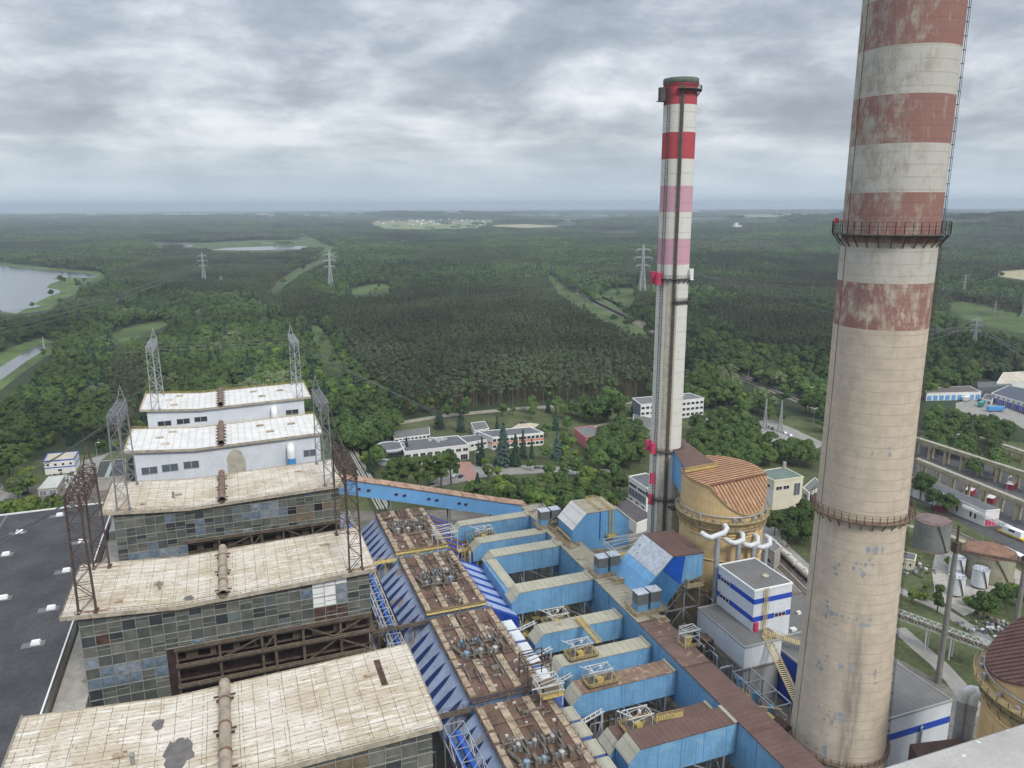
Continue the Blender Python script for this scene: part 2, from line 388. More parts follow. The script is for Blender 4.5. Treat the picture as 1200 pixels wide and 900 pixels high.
# ------------------------------------------------------------------ land
def hillz(x, y):
    x = np.asarray(x, float); y = np.asarray(y, float); z = np.zeros_like(x)
    for az, D, h, a, b in ((63, 4300, 118, 1500, 900), (45, 6200, 62, 1500, 800), (15, 8600, 46, 1300, 600), (10.5, 9500, 30, 1800, 900)):
        cx, cy = D*math.sin(rad(az)), D*math.cos(rad(az)); ux, uy = math.cos(rad(az)), -math.sin(rad(az))
        u = (x-cx)*ux+(y-cy)*uy; v = (x-cx)*uy*-1+(y-cy)*ux
        z = z+h*np.exp(-(u/a)**2-(v/b)**2)
    return z
GR = 22500.
def ground():
    mb = MB(); rs = [0, 60, 150, 300, 600, 1200, 2500, 4000, 6000, 9000, 12000, 15000, 18000, 20500, GR]; n = 128
    vs = [(0, 0, 0)]
    for r in rs[1:]:
        for i in range(n): vs.append((r*math.sin(2*PI*i/n), r*math.cos(2*PI*i/n), 0))
    fs = [(0, 1+(i+1) % n, 1+i) for i in range(n)]
    for k in range(len(rs)-2):
        for i in range(n): fs.append((1+k*n+i, 1+k*n+(i+1) % n, 1+(k+1)*n+(i+1) % n, 1+(k+1)*n+i))
    mb.mesh(vs, fs)
    mt, N, b = newmat('ground_cover', .95)
    P = N.n('ShaderNodeNewGeometry').outputs['Position']
    n1 = N.noise(P, .004, 6, .6); n2 = N.noise(P, .06, 5, .65); n3 = N.noise(P, .0011, 5, .6)
    c = N.mix(N.step(n1, .35, .65), (.020,.034,.013), (.036,.055,.019))
    c = N.mix(N.step(n2, .45, .7), c, (.022,.03,.014))
    ln = N.n('ShaderNodeVectorMath', operation='LENGTH'); N.l(P, ln.inputs[0])
    far = N.step(ln.outputs['Value'], 9000, 13000)
    c = N.mix(N.math('MULTIPLY', N.step(n3, .56, .6), far), c, (.17,.2,.12))
    N.l(c, b.inputs['Base Color'])
    struct(mb, 'ground', mt)
    # wooded hills on the horizon
    mb = MB()
    for az, D, s in ((63, 4300, 3600), (45, 6200, 3000), (13, 9000, 3600)):
        cx, cy = D*math.sin(rad(az)), D*math.cos(rad(az)); k = 36
        g = np.linspace(-s, s, k+1); X, Y = np.meshgrid(cx+g, cy+g); Z = hillz(X, Y)-1.6
        mb.mesh(np.stack([X.ravel(), Y.ravel(), Z.ravel()], 1), [(j*(k+1)+i, j*(k+1)+i+1, (j+1)*(k+1)+i+1, (j+1)*(k+1)+i) for j in range(k) for i in range(k)], True)
    struct(mb, 'hills', mt)
ground()
def sheet(name, px, mat, z=.05, world=False):
    mb = MB(); pts = [v3(p if world else at(p[0], p[1], z), z) for p in px]
    mb.poly(pts); bm = bmesh.new()
    o = mb.build(name, mat); bm.from_mesh(o.data); bmesh.ops.recalc_face_normals(bm, faces=bm.faces)
    if bm.faces[0].normal.z < 0: bmesh.ops.reverse_faces(bm, faces=bm.faces)
    bmesh.ops.triangulate(bm, faces=bm.faces); bm.to_mesh(o.data); bm.free()
    return tag(o, kind='structure')
def ribbon(name, pts, wd, mat, z):
    mb = MB(); P = [np.array(p[:2], float) for p in pts]; L = []; R = []
    for i, p in enumerate(P):
        d = P[min(i+1, len(P)-1)]-P[max(i-1, 0)]; d /= np.linalg.norm(d); nrm = np.array([-d[1], d[0]])
        L.append(p+nrm*wd/2); R.append(p-nrm*wd/2)
    for i in range(len(P)-1): mb.poly([v3(R[i], z), v3(R[i+1], z), v3(L[i+1], z), v3(L[i], z)])
    return tag(mb.build(name, mat), kind='structure')
def veg(name, col, var, sc, rough=.95):
    mt, N, b = newmat(name, rough); P = N.n('ShaderNodeNewGeometry').outputs['Position']
    n1 = N.noise(P, sc, 6, .65); n2 = N.noise(P, sc*14, 4, .65)
    f = N.math('ADD', N.math('MULTIPLY', n1, .6), N.math('MULTIPLY', n2, .4))
    c = N.mix(N.step(f, .35, .65), tuple(t*(1-var) for t in col), tuple(t*(1+var) for t in col))
    N.l(c, b.inputs['Base Color']); bp = N.n('ShaderNodeBump'); bp.inputs['Distance'].default_value = .3; N.l(n2, bp.inputs['Height']); N.l(bp.outputs[0], b.inputs['Normal'])
    return mt
LAWN = veg('lawn_grass', (.07,.085,.033), .45, .04); MEAD = veg('meadow_grass', (.062,.095,.028), .5, .02); REED = veg('reed_bed', (.07,.11,.03), .5, .015)
FIELD = veg('field_crop', (.17,.2,.085), .2, .004); PALEF = veg('field_pale', (.32,.29,.17), .15, .004)
mt, N, b = newmat('lake_water', .12, 0, .5)
P = N.n('ShaderNodeNewGeometry').outputs['Position']; b.inputs['Base Color'].default_value = (.11,.125,.13,1)
bp = N.n('ShaderNodeBump'); bp.inputs['Distance'].default_value = .06; bp.inputs['Strength'].default_value = .4; N.l(N.noise(P, .12, 5, .7), bp.inputs['Height']); N.l(bp.outputs[0], b.inputs['Normal'])
WATER = mt
# clear areas, outlined on the ground as seen in the photograph
LAKE = [(-160,311),(0,310),(27,314),(62,317),(98,320),(116,322),(108,326),(80,325),(62,326),(70,329),(58,333),(55,337),(70,340),(71,343),(56,348),(40,356),(48,359),(30,362),(20,367),(0,365),(-160,372)]
SHORE = [(0,306),(27,311),(62,314),(122,319),(128,323),(112,330),(95,334),(88,345),(70,352),(60,362),(40,366),(20,369),(0,367)]
CANAL = [(-150,470),(0,430),(30,412),(47,404),(54,406),(51,411),(30,424),(0,446),(-150,500)]
BANK = [(-150,450),(0,413),(28,402),(50,396),(66,400),(64,412),(45,424),(22,440),(0,458),(-150,520)]
MEADOW = [(128,392),(150,383),(195,375),(200,380),(170,392),(150,402),(130,404)]
RIDE = [(359,378),(372,382),(382,388),(392,410),(405,432),(398,437),(378,430),(370,408)]
CLEAR = [(405,340),(440,332),(462,335),(455,341),(432,344),(410,345)]
CORR = [(345,273),(360,275),(376,283),(402,296),(400,299),(372,310),(352,321),(330,337),(318,346),(312,344),(325,330),(350,314),(380,302),(370,292),(350,280)]
POND1 = [(176,285.2),(195,284),(232,287.2),(226,289),(206,289.3),(198,287.6)]
POND2 = [(247,292.6),(270,290.3),(330,288.2),(360,288.6),(360,291.4),(330,292.6),(290,293.4)]
POND3 = [(305,284.3),(345,282.6),(347,284.2),(310,285.4)]
PONDG = [(172,284),(240,284.5),(300,281.5),(355,281),(366,288),(364,293),(330,295),(285,295.5),(242,294.5),(225,290.5),(180,290.5)]
RAILC = [(698,347),(720,338),(742,337),(745,345),(742,357),(722,358),(712,352)]
FIELDR = [(1105,356),(1128,353),(1150,357),(1200,369),(1260,374),(1260,396),(1200,391),(1160,383),(1130,374)]
FIELDR2 = [(1150,320),(1200,316),(1300,315),(1300,330),(1200,328),(1165,323)]
VILL = [(428,263),(445,258),(470,256),(500,258),(560,259),(582,261),(560,267),(500,269),(450,268)]
FARF1 = [(365,254),(420,252.5),(440,256),(395,258)]
FARF2 = [(655,258),(692,257),(694,259),(660,260)]
def fat(pl): y0 = sum(q[1] for q in pl)/len(pl); return [(x, y0+(y-y0)*1.9+.3) for x, y in pl]
FARS = [fat(q) for q in [[(60,251.4),(180,250.6),(330,251),(300,252.4),(120,252.6)], [(0,249.6),(120,248.8),(200,249.3),(60,250.4)], [(395,249.2),(470,248.6),(430,250.6)], [(655,252.6),(700,252),(760,252.4),(700,253.6)], [(845,252.2),(960,250.8),(990,251.6),(900,253.4)], [(560,264),(640,262.6),(690,263.6),(620,265.4)], [(690,271),(760,269.6),(740,272.6)]]]
_r = random.Random(19)
for _ in range(34):
    fx, fy, fw, fh = _r.uniform(-20, 1230), _r.uniform(247.2, 260), _r.uniform(18, 70), _r.uniform(.5, 1.1); fh *= (fy-240)/9; FARS.append([(fx-fw, fy), (fx-fw*.3, fy-fh*_r.uniform(.5, 1)), (fx+fw*.6, fy-fh), (fx+fw, fy+fh*.2), (fx+fw*.2, fy+fh), (fx-fw*.5, fy+fh*.7)])
RWY = [(640,318),(652,326),(664,338),(690,352),(735,370),(770,388),(772,394),(740,385),(700,366),(668,350),(648,333)]
RWY2 = [(862,440),(900,455),(960,474),(990,482),(990,490),(955,484),(900,466),(862,450)]
DEPOT = [(1080,466),(1110,462),(1150,448),(1260,430),(1300,500),(1200,505),(1140,505),(1090,490)]
EDGE = [(-260,575),(0,538),(60,528),(110,520),(160,512),(385,512),(400,532),(440,534),(456,508),(474,492),(520,484),(600,475),(745,466),(800,474),(838,484),(862,476),(900,492),(960,512),(1000,518),(1080,470),(1110,462),(1160,450),(1260,428),(1420,400)]
CLEARS = [SHORE, LAKE, BANK, CANAL, MEADOW, RIDE, CLEAR, CORR, POND1, POND2, POND3, RAILC, PONDG, FIELDR, FIELDR2, VILL, FARF1, FARF2, *FARS, RWY, RWY2, DEPOT]
for nme, poly, mt, z in (('lake_shore', [(-160,306)]+SHORE+[(-160,376)], REED, .12), ('lake', LAKE, WATER, .3), ('canal_bank', BANK, REED, .1), ('canal', CANAL, WATER, .25), ('meadow', MEADOW, MEAD, .1),
        ('forest_ride', RIDE, MEAD, .1), ('forest_clearing', CLEAR, MEAD, .12), ('power_line_ride', CORR, MEAD, .15), ('pond_meadow', PONDG, MEAD, .2), ('pond', POND1, WATER, .6), ('pond', POND2, WATER, .6), ('pond', POND3, WATER, .6),
        ('railway_meadow', RAILC, MEAD, .1), ('meadow', FIELDR, MEAD, .1), ('field', FIELDR2, PALEF, .3), ('village_meadow', VILL, FIELD, .5), ('field', FARF1, FIELD, .8), ('field', FARF2, PALEF, .7)):
    sheet(nme, poly, mt, z)
for fp in FARS: sheet('field', fp, FIELD if (fp[0][1]*10) % 2 < 1.1 else PALEF, .9)
sheet('railway_verge', [(640,314),(660,322),(690,340),(735,360),(772,376),(772,400),(738,390),(700,372),(668,356),(646,336)], MEAD, .1)
sheet('yard', [(-400,-60),(330,-60),(470,150),(470,330),(395,420),(270,520),(225,520),(110,520),(-90,520),(-160,515),(-330,600),(-400,300)], LAWN, .02, True)
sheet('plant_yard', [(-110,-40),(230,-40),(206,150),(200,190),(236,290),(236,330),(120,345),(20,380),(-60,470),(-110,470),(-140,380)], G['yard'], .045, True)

# ------------------------------------------------------------------ trees
def leafmat(name, col, rv=.35, hue=(1.25, 1.05, .8)):
    mt, N, b = newmat(name, .75, 0, .15)
    oi = N.n('ShaderNodeObjectInfo'); P = N.n('ShaderNodeNewGeometry').outputs['Position']
    c = N.mix(oi.outputs['Random'], tuple(t*(1-rv) for t in col), tuple(t*k*(1+rv*.6) for t, k in zip(col, hue)))
    n2 = N.noise(P, .55, 3, .6)
    c = N.mix(N.step(n2, .3, .7), c, tuple(t*1.5 for t in col)); n3 = N.noise(P, .012, 3)
    vm = N.n('ShaderNodeVectorMath', operation='SCALE'); N.l(c, vm.inputs[0]); n4 = N.noise(P, .0021, 5, .65); N.l(N.math('MULTIPLY', N.math('MULTIPLY_ADD', N.step(n3, .3, .7), .5, .72), N.math('MULTIPLY_ADD', N.step(n4, .36, .64), .75, .62)), vm.inputs['Scale'])
    N.l(vm.outputs[0], b.inputs['Base Color']); return mt
LEAF = {'broad': leafmat('broad_leaf', (.047,.082,.024), .5), 'pine': leafmat('pine_needle', (.046,.064,.033), .38, (1.2, 1.1, .9)), 'spruce': leafmat('spruce_needle', (.022,.045,.028), .25, (1.1, 1.1, 1.1)),
        'willow': leafmat('pale_leaf', (.085,.115,.055), .2), 'light': leafmat('bright_leaf', (.085,.135,.028), .2), 'bluespruce': leafmat('blue_spruce_needle', (.042,.068,.055), .15, (1, 1.1, 1.2))}
BARK = M('bark', (.10,.075,.055), .3, .8, .95); PINEBARK = M('pine_bark', (.17,.10,.065), .3, .8, .95)
def quads(C, Nn, size, rng):
    """leaf clump faces: centres C, normals Nn"""
    n = len(C); Nn = Nn/np.linalg.norm(Nn, axis=1, keepdims=True)
    t = rng.normal(size=(n, 3)); a = np.cross(Nn, t); a /= np.linalg.norm(a, axis=1, keepdims=True); b = np.cross(Nn, a)
    s = (size*rng.uniform(.6, 1.25, n))[:, None]; q = s*rng.uniform(.55, 1., (n, 1))
    V = np.stack([C-a*s-b*q*.6, C+a*s*.6-b*q, C+a*s+b*q*.7, C-a*s*.5+b*q], 1).reshape(-1, 3)
    return V, [tuple(range(4*i, 4*i+4)) for i in range(n)]
def crown_broad(rng, h, r, nl=19, per=105, size=.55, z0=.25, columnar=False):
    C = []; Nn = []
    zc = h*(z0+1)/2; hz = h*(1-z0)/2
    for i in range(nl):
        t = rng.uniform(0, 2*PI); u = rng.uniform(-.85, .95); rr = math.sqrt(max(0, 1-u*u))*rng.uniform(.35, .8)
        if columnar: rr = rng.uniform(.2, .6)
        c = np.array([r*rr*math.cos(t), r*rr*math.sin(t), zc+hz*u*.72]); lr = r*rng.uniform(.2, .48)*(1.1 if u < .3 else .85)
        if i == 0: c = np.array([0, 0, zc+hz*.45]); lr = r*.6
        d = rng.normal(size=(per, 3)); d[:, 2] = np.abs(d[:, 2])*.9-.25; d /= np.linalg.norm(d, axis=1, keepdims=True)
        k = lr*rng.uniform(.72, 1.06, (per, 1)); p = c+d*k*np.array([1, 1, .82]); C.append(p)
        Nn.append(d*1.1+rng.normal(size=(per, 3))*.28+np.array([0, 0, .3]))
    C = np.concatenate(C); Nn = np.concatenate(Nn); k = C[:, 2] < h*1.02
    return quads(C[k], Nn[k], size, rng)
def crown_spruce(rng, h, r, layers=17, per=26, size=.55):
    C = []; Nn = []
    for i in range(layers):
        f = i/(layers-1); z = h*(.08+.92*f); rr = r*(1-f)**.85+.15; n = max(5, int(per*(1-f*.75)))
        for j in range(n):
            t = rng.uniform(0, 2*PI); q = rr*rng.uniform(.3, 1.08); C.append((q*math.cos(t), q*math.sin(t), z-q*.32+rng.normal()*.2)); Nn.append((math.cos(t)*.8+rng.normal()*.3, math.sin(t)*.8+rng.normal()*.3, .75))
    return quads(np.array(C), np.array(Nn), size, rng)
def crown_pine(rng, h, r, nl=8, per=58, size=.66):
    C = []; Nn = []
    for i in range(nl):
        t = rng.uniform(0, 2*PI); f = rng.uniform(0, 1); z = h*(.62+.33*f); rr = r*(1-f*.65)*rng.uniform(.25, .75)
        c = np.array([rr*math.cos(t), rr*math.sin(t), z]); lr = r*rng.uniform(.4, .62)*(1-.3*f)
        d = rng.normal(size=(per, 3)); d[:, 2] = np.abs(d[:, 2])-.2; d /= np.linalg.norm(d, axis=1, keepdims=True)
        C.append(c+d*lr*np.array([1, 1, .6])*rng.uniform(.6, 1.05, (per, 1))); Nn.append(d*1.1+rng.normal(size=(per, 3))*.22+np.array([0, 0, .35]))
    return quads(np.concatenate(C), np.concatenate(Nn), size, rng)
def trunk_mb(rng, h, r, top, limbs=5, cr=3.):
    mb = MB(); p = [(0, 0, -.3), (rng.normal()*.15, rng.normal()*.15, h*.3), (rng.normal()*.3, rng.normal()*.3, h*top)]
    mb.cyl(p[0], p[1], r, r*.75, 7, False); mb.cyl(p[1], p[2], r*.75, r*.2, 7, False)
    for i in range(limbs):
        f = rng.uniform(.35, .8); a = np.array(p[1])*(1-f)+np.array(p[2])*f; t = 2*PI*i/limbs+rng.uniform(-.4, .4); L = cr*rng.uniform(.4, .75)
        mb.cyl(a, a+np.array([L*math.cos(t), L*math.sin(t), L*.7]), r*.35, r*.08, 5, False)
    return mb
SP = {}     # species -> list of (crown mesh data, trunk mesh data, height)
def species(key, name, kind, leaf, bark, n, hr, rr, **kw):
    SP[key] = []
    for i in range(n):
        rng = np.random.default_rng(hash_(key)+i); h = rng.uniform(*hr); r = rng.uniform(*rr)
        V, Fc = {'broad': crown_broad, 'spruce': crown_spruce, 'pine': crown_pine}[kind](rng, h, r, **kw)
        me = bpy.data.meshes.new(name+'_crown'); me.from_pydata(V.tolist(), [], Fc); me.materials.append(leaf)
        tm = trunk_mb(rng, h, .28 if kind != 'broad' else .34, {'broad': .75, 'spruce': .9, 'pine': .92}[kind], {'broad': 6, 'spruce': 0, 'pine': 4}[kind], r)
        tme = bpy.data.meshes.new(name+'_trunk'); tme.from_pydata(tm.v, [], tm.f); tme.materials.append(bark)
        # joined copy for the forest
        jm = bpy.data.meshes.new(name); nv = len(V)
        jm.from_pydata(V.tolist()+tm.v, [], Fc+[tuple(nv+k for k in f) for f in tm.f]); jm.materials.append(leaf); jm.materials.append(bark)
        jm.polygons.foreach_set('material_index', [0]*len(Fc)+[1]*len(tm.f))
        SP[key].append((me, tme, h, name, jm))
def hash_(s): return sum(ord(c)*(i+7) for i, c in enumerate(s)) % 9973
species('broad', 'broadleaf_tree', 'broad', LEAF['broad'], BARK, 6, (13, 17), (4.3, 6.2), per=130)
species('light', 'broadleaf_tree', 'broad', LEAF['light'], BARK, 2, (9, 12), (3.6, 4.6))
species('willow', 'pale_tree', 'broad', LEAF['willow'], BARK, 2, (12, 15), (4.6, 6))
species('poplar', 'columnar_tree', 'broad', LEAF['broad'], BARK, 3, (13, 17), (2.6, 3.3), nl=16, z0=.04, columnar=True)
species('pine', 'pine_tree', 'pine', LEAF['pine'], PINEBARK, 5, (17, 21), (2.6, 3.5))
species('spruce', 'spruce_tree', 'spruce', LEAF['spruce'], BARK, 3, (15, 20), (3.4, 4.4), layers=20, per=44, size=.7)
species('bluespruce', 'blue_spruce_tree', 'spruce', LEAF['bluespruce'], BARK, 2, (15, 18), (4.1, 4.8), layers=22, per=54, size=.7)
species('bush', 'bush', 'broad', LEAF['light'], BARK, 3, (2.6, 4), (2., 3.), nl=8, per=80, size=.42, z0=.02)
def plant(key, x, y, h, label, cat, group=None, wide=1.):
    me, tme, h0, name, _ = random.choice(SP[key]); s = h/h0
    o = thing(name, label, cat, (x, y, 0), group); o.rotation_euler = (0, 0, random.uniform(0, 6.28)); o.scale = (s*wide, s*wide, s)
    for nme, q in (('crown', me), ('trunk', tme)):
        c = bpy.data.objects.new(nme, q); COL.objects.link(c); c.parent = o
    return o
NTREE = [0]
ORD = ['leftmost', 'second', 'third', 'fourth', 'fifth', 'sixth', 'seventh', 'eighth', 'ninth', 'tenth', 'eleventh', 'twelfth', 'thirteenth', 'fourteenth', 'fifteenth', 'sixteenth', 'seventeenth', 'eighteenth', 'nineteenth', 'twentieth']
def ordl(i):
    if i < 20: return ORD[i]
    t = ['twenty', 'thirty', 'forty', 'fifty', 'sixty', 'seventy', 'eighty', 'ninety'][(i+1)//10-2]; u = (i+1) % 10
    return t+'-'+['', 'first', 'second', 'third', 'fourth', 'fifth', 'sixth', 'seventh', 'eighth', 'ninth'][u] if u else t[:-1]+'ieth'
def ofthe(i): return 'leftmost of the ' if i == 0 else ordl(i)+' from left of the '
def grove(items, what, cat, group):
    """items: (species, px, py, height, wide); labelled by their order from the left"""
    items = sorted(items, key=lambda t: t[1])
    for i, (k, px, py, h, wd) in enumerate(items):
        p = at(px, py, 0); plant(k, p[0], p[1], h, ofthe(i)+what, cat, group, wd); NTREE[0] += 1
def fill(poly, sp, rng, keep=()):
    """jittered points inside an image-outlined ground polygon, spacing in metres"""
    W = np.array([at(x, y, 0)[:2] for x, y in poly]); lo, hi = W.min(0), W.max(0)
    gx, gy = np.meshgrid(np.arange(lo[0], hi[0], sp), np.arange(lo[1], hi[1], sp*.9)); P = np.stack([gx.ravel(), gy.ravel()], 1)
    P = P+rng.uniform(-.38, .38, P.shape)*sp; P = P[pip(P, W)]
    pr, _ = projn(np.c_[P, np.zeros(len(P))]); return pr
def htop(px, py, ytop):      # height of a thing standing at ground pixel (px,py) whose top is at ytop
    p = at(px, py, 0); lo, hi = 0., 260.
    for _ in range(40):
        mid = (lo+hi)/2
        if proj(v3(p, mid))[1] > ytop: lo = mid
        else: hi = mid
    return lo
rng = np.random.default_rng(3)
def T(k, px, py, yt, wd=1.): return (k, px, py, htop(px, py, yt), wd)
pts = fill([(548,592),(566,580),(640,577),(690,571),(729,564),(729,600),(700,607),(650,602),(600,602)], 8.5, rng)
grove([('broad' if rng.random() < .8 else 'light', x, y, rng.uniform(9, 13.5), rng.uniform(.85, 1.15)) for x, y in pts], 'broadleaf trees behind the blue ducts before the offices', 'tree', 'belt of trees behind the ducts')
grove([T('poplar', x, y, yt) for x, y, yt in ((452,580,545),(463,578,531),(475,578,526),(489,577,526),(503,577,524),(517,574,522),(529,568,522))], 'dense upright trees before the round office block', 'tree', 'trees before the round office')
grove([T('spruce', *t) for t in ((515,502,474),(540,506,476),(583,512,488),(604,546,510),(651,504,479))]+[T('spruce', x, y, yt, .75) for x, y, yt in ((613,537,504),(623,541,514),(565,538,512),(561,545,518))], 'dark spruces standing around the office blocks', 'spruce', 'spruces around the offices')
grove([T('bluespruce', *t) for t in ((590,545,497),(653,538,506))], 'tall blue spruces in front of the striped office', 'spruce', 'blue spruces by the office')
pts = fill([(690,560),(742,556),(757,540),(757,516),(728,508),(706,515),(690,532)], 9, rng)
grove([('broad', x, y, rng.uniform(12, 16), 1) for x, y in pts], 'trees between the pink building and the white-red chimney', 'tree', 'trees beside the pink building')
grove([T('broad', x, y, yt) for x, y, yt in ((727,500,460),(700,496,462),(712,492,452),(688,494,470),(640,512,496),(665,506,488))], 'trees along the lawn behind the pink building', 'tree', 'trees along the lawn')
pts = fill([(806,548),(842,562),(886,556),(912,544),(950,552),(965,530),(925,533),(892,534),(868,520),(858,496),(836,494),(812,510)], 9, rng)
grove([('broad', x, y, rng.uniform(11, 15), 1) for x, y in pts], 'trees between the white-red chimney and the car park', 'tree', 'trees right of the far chimney')
pts = fill([(862,530),(905,545),(960,526),(975,508),(935,494),(905,486),(880,480),(862,478)], 12, rng)
grove([('broad', x, y, rng.uniform(12, 16), 1) for x, y in pts if not (882 < x < 968 and 488 < y < 530)], 'trees around the car park right of the far chimney', 'tree', 'trees round the car park')
pts = fill([(502,500),(560,493),(640,492),(700,501),(742,492),(740,481),(600,484),(500,494)], 13, rng)
grove([('broad' if rng.random() < .7 else 'spruce', x, y, rng.uniform(7, 15), rng.uniform(.8, 1.2)) for x, y in pts if not (548 < x < 574 and y > 492) and not (590 < x < 636 and y > 492)], 'trees on the lawn between offices and forest wall', 'tree', 'trees behind the offices')
pts = fill([(640,545),(676,552),(684,530),(664,512),(646,520)], 11, rng)
grove([('broad' if rng.random() < .6 else 'light', x, y, rng.uniform(6, 11), 1) for x, y in pts if x > 657], 'small trees left of the pink building', 'tree', 'small trees by the pink building')
pts = fill([(404,536),(440,540),(462,516),(470,500),(440,505),(404,515)], 9.5, rng)
grove([('broad', x, y, rng.uniform(15, 19), 1.05) for x, y in pts], 'tall leafy trees left of the round office tower', 'tree', 'tall trees left of the round office')
pts = fill([(903,632),(920,645),(950,648),(954,620),(934,604),(915,612)], 8.5, rng)
grove([('broad', x, y, rng.uniform(11, 14), .95) for x, y in pts], 'trees before the white block with the green roof', 'tree', 'trees by the green roofed block')
pts = fill([(1086,533),(1120,541),(1150,546),(1168,530),(1196,524),(1182,508),(1140,500),(1104,490),(1086,496)], 9, rng)
grove([('broad' if rng.random() < .75 else 'pine', x, y, rng.uniform(10, 14), 1) for x, y in pts], 'trees between the pipe bridge and the garages', 'tree', 'trees beyond the pipe bridge')
grove([T('poplar', 1098,718,678), T('light', 1112,666,652), T('light', 1126,662,644), T('broad', 1152,726,694), T('broad', 1172,712,684), T('light', 1186,706,683), T('light', 1068,706,690), T('bush', 1130,664,655), T('bush', 1140,712,700), T('bush', 1160,716,702), T('broad', 1196,712,686), T('light', 1084,694,684), T('bush', 1080,702,694), T('broad', 1110,604,578), T('broad', 1092,598,572), T('broad', 1140,560,536), T('broad', 1078,588,552), T('broad', 1164,558,524)], 'trees and shrubs among the storage tanks and rails', 'tree', 'shrubs by the storage tanks')
grove([T('light', 34,580,546), T('light', 22,588,556), T('broad', 12,566,520), T('broad', -4,575,524), T('light', 58,524,509), T('broad', 30,548,518), T('broad', 46,536,512), T('broad', 2,552,520), T('broad', 119,532,514), T('light', 136,528,516)], 'trees around the white block with blue bands', 'tree', 'trees by the blue banded block')
grove([T('bush', x, y, y-rng.uniform(11, 17)) for x, y in ((2,604),(12,600),(24,602),(38,598),(50,600),(-6,612),(64,596))], 'shrubs on the verge beside the black hall roof', 'shrub', 'verge shrubs by the black roof')
grove([T('spruce', 477,540,513,.9), T('spruce', 434,560,528,.9), T('light', 430,548,528), T('broad', 442,552,520), T('light', 596,575,557), T('spruce', 560,590,555,1.1), T('light', 626,598,574), T('broad', 512,565,548), T('broad', 572,563,544), T('light', 582,560,546), T('broad', 644,561,541), T('broad', 660,563,540), T('broad', 676,560,536), T('broad', 622,552,538), T('broad', 640,540,520), T('light', 568,548,536)], 'small trees on the lawns below the offices', 'tree', 'small lawn trees')

# ------------------------------------------------------------------ forest (nearest rows are trees of their own, the rest is one mass)
def vnoise(P, s, seed):
    r = np.random.default_rng(seed); v = 0
    for k in range(5):
        a = r.uniform(0, 6.28); f = (1.3**k)/s; v = v+np.sin(P[:, 0]*math.cos(a)*f+P[:, 1]*math.sin(a)*f+r.uniform(0, 6.28))
    return v/5
PINEZ = [(385,385),(400,362),(440,350),(520,345),(620,336),(650,338),(700,372),(765,400),(765,468),(600,476),(470,487),(420,440)]
PINEZ2 = [(200,300),(345,300),(320,345),(230,352),(160,340)]
PINEZ3 = [(830,300),(1000,300),(1000,420),(900,420),(830,380)]
edgeW = EDGE
def below_edge(pr):
    ex = np.array([e[0] for e in EDGE]); ey = np.array([e[1] for e in EDGE])
    return pr[:, 1] > np.interp(pr[:, 0], ex, ey)
def cand(r0, r1, sp, rng):
    a0, a1 = rad(-18), rad(60); xs = r1*1.0
    gx, gy = np.meshgrid(np.arange(-xs*.4, xs*.9, sp), np.arange(0, xs, sp*.92)); P = np.stack([gx.ravel(), gy.ravel()], 1)
    P = P+rng.uniform(-.42, .42, P.shape)*sp; R = np.hypot(P[:, 0], P[:, 1]); A = np.arctan2(P[:, 0], P[:, 1])
    return P[(R >= r0) & (R < r1) & (A > a0) & (A < a1)]
def openground(P, z, hh):
    bad = np.zeros(len(P), bool)
    for f in (0, .6, 1.15):
        pr, _ = projn(np.c_[P, z+hh*f])
        jt = np.stack([vnoise(P, 26, 61)*5.5, vnoise(P, 19, 62)*2.4], 1)*np.minimum(1.6, 700/np.hypot(P[:, 0], P[:, 1]))[:, None]
        for c in CLEARS: bad |= pip(pr+jt, c)
    wet = np.zeros(len(P), bool)
    for c in (LAKE, CANAL, POND1, POND2, POND3): wet |= pip(projn(np.c_[P, z])[0], c)
    return wet | (bad & (np.random.default_rng(5).random(len(P)) > .012))
def scatter(name, P, z, rot, scl, pid, protos, label, cat):
    me = bpy.data.meshes.new(name); me.vertices.add(len(P)); me.vertices.foreach_set('co', np.c_[P, z].astype(np.float32).ravel())
    for nme, ty, d in (('rot', 'FLOAT', rot), ('scl', 'FLOAT', scl), ('pid', 'INT', pid)):
        a = me.attributes.new(nme, ty, 'POINT'); a.data.foreach_set('value', np.asarray(d, np.float32 if ty == 'FLOAT' else np.int32))
    o = bpy.data.objects.new(name, me); COL.objects.link(o)
    cc = bpy.data.collections.new(name+'_kinds')
    for i, jm in enumerate(protos):
        q = bpy.data.objects.new('kind_%02d_' % i+name, jm); cc.objects.link(q)
    ng = bpy.data.node_groups.new(name, 'GeometryNodeTree')
    ng.interface.new_socket('Geometry', in_out='INPUT', socket_type='NodeSocketGeometry'); ng.interface.new_socket('Geometry', in_out='OUTPUT', socket_type='NodeSocketGeometry')
    n = ng.nodes; gi = n.new('NodeGroupInput'); go = n.new('NodeGroupOutput'); ip = n.new('GeometryNodeInstanceOnPoints'); ci = n.new('GeometryNodeCollectionInfo')
    ci.inputs['Collection'].default_value = cc; ci.inputs['Separate Children'].default_value = True; ci.inputs['Reset Children'].default_value = True
    def attr(nme, ty):
        x = n.new('GeometryNodeInputNamedAttribute'); x.data_type = ty; x.inputs[0].default_value = nme; return x.outputs[0]
    cx = n.new('ShaderNodeCombineXYZ'); L = ng.links.new
    L(attr('rot', 'FLOAT'), cx.inputs[2]); L(gi.outputs[0], ip.inputs['Points']); L(ci.outputs[0], ip.inputs['Instance']); ip.inputs['Pick Instance'].default_value = True
    L(attr('pid', 'INT'), ip.inputs['Instance Index']); L(cx.outputs[0], ip.inputs['Rotation']); L(attr('scl', 'FLOAT'), ip.inputs['Scale']); L(ip.outputs[0], go.inputs[0])
    md = o.modifiers.new('scatter', 'NODES'); md.node_group = ng
    return tag(o, label, cat, None, 'stuff')
rng = np.random.default_rng(11)
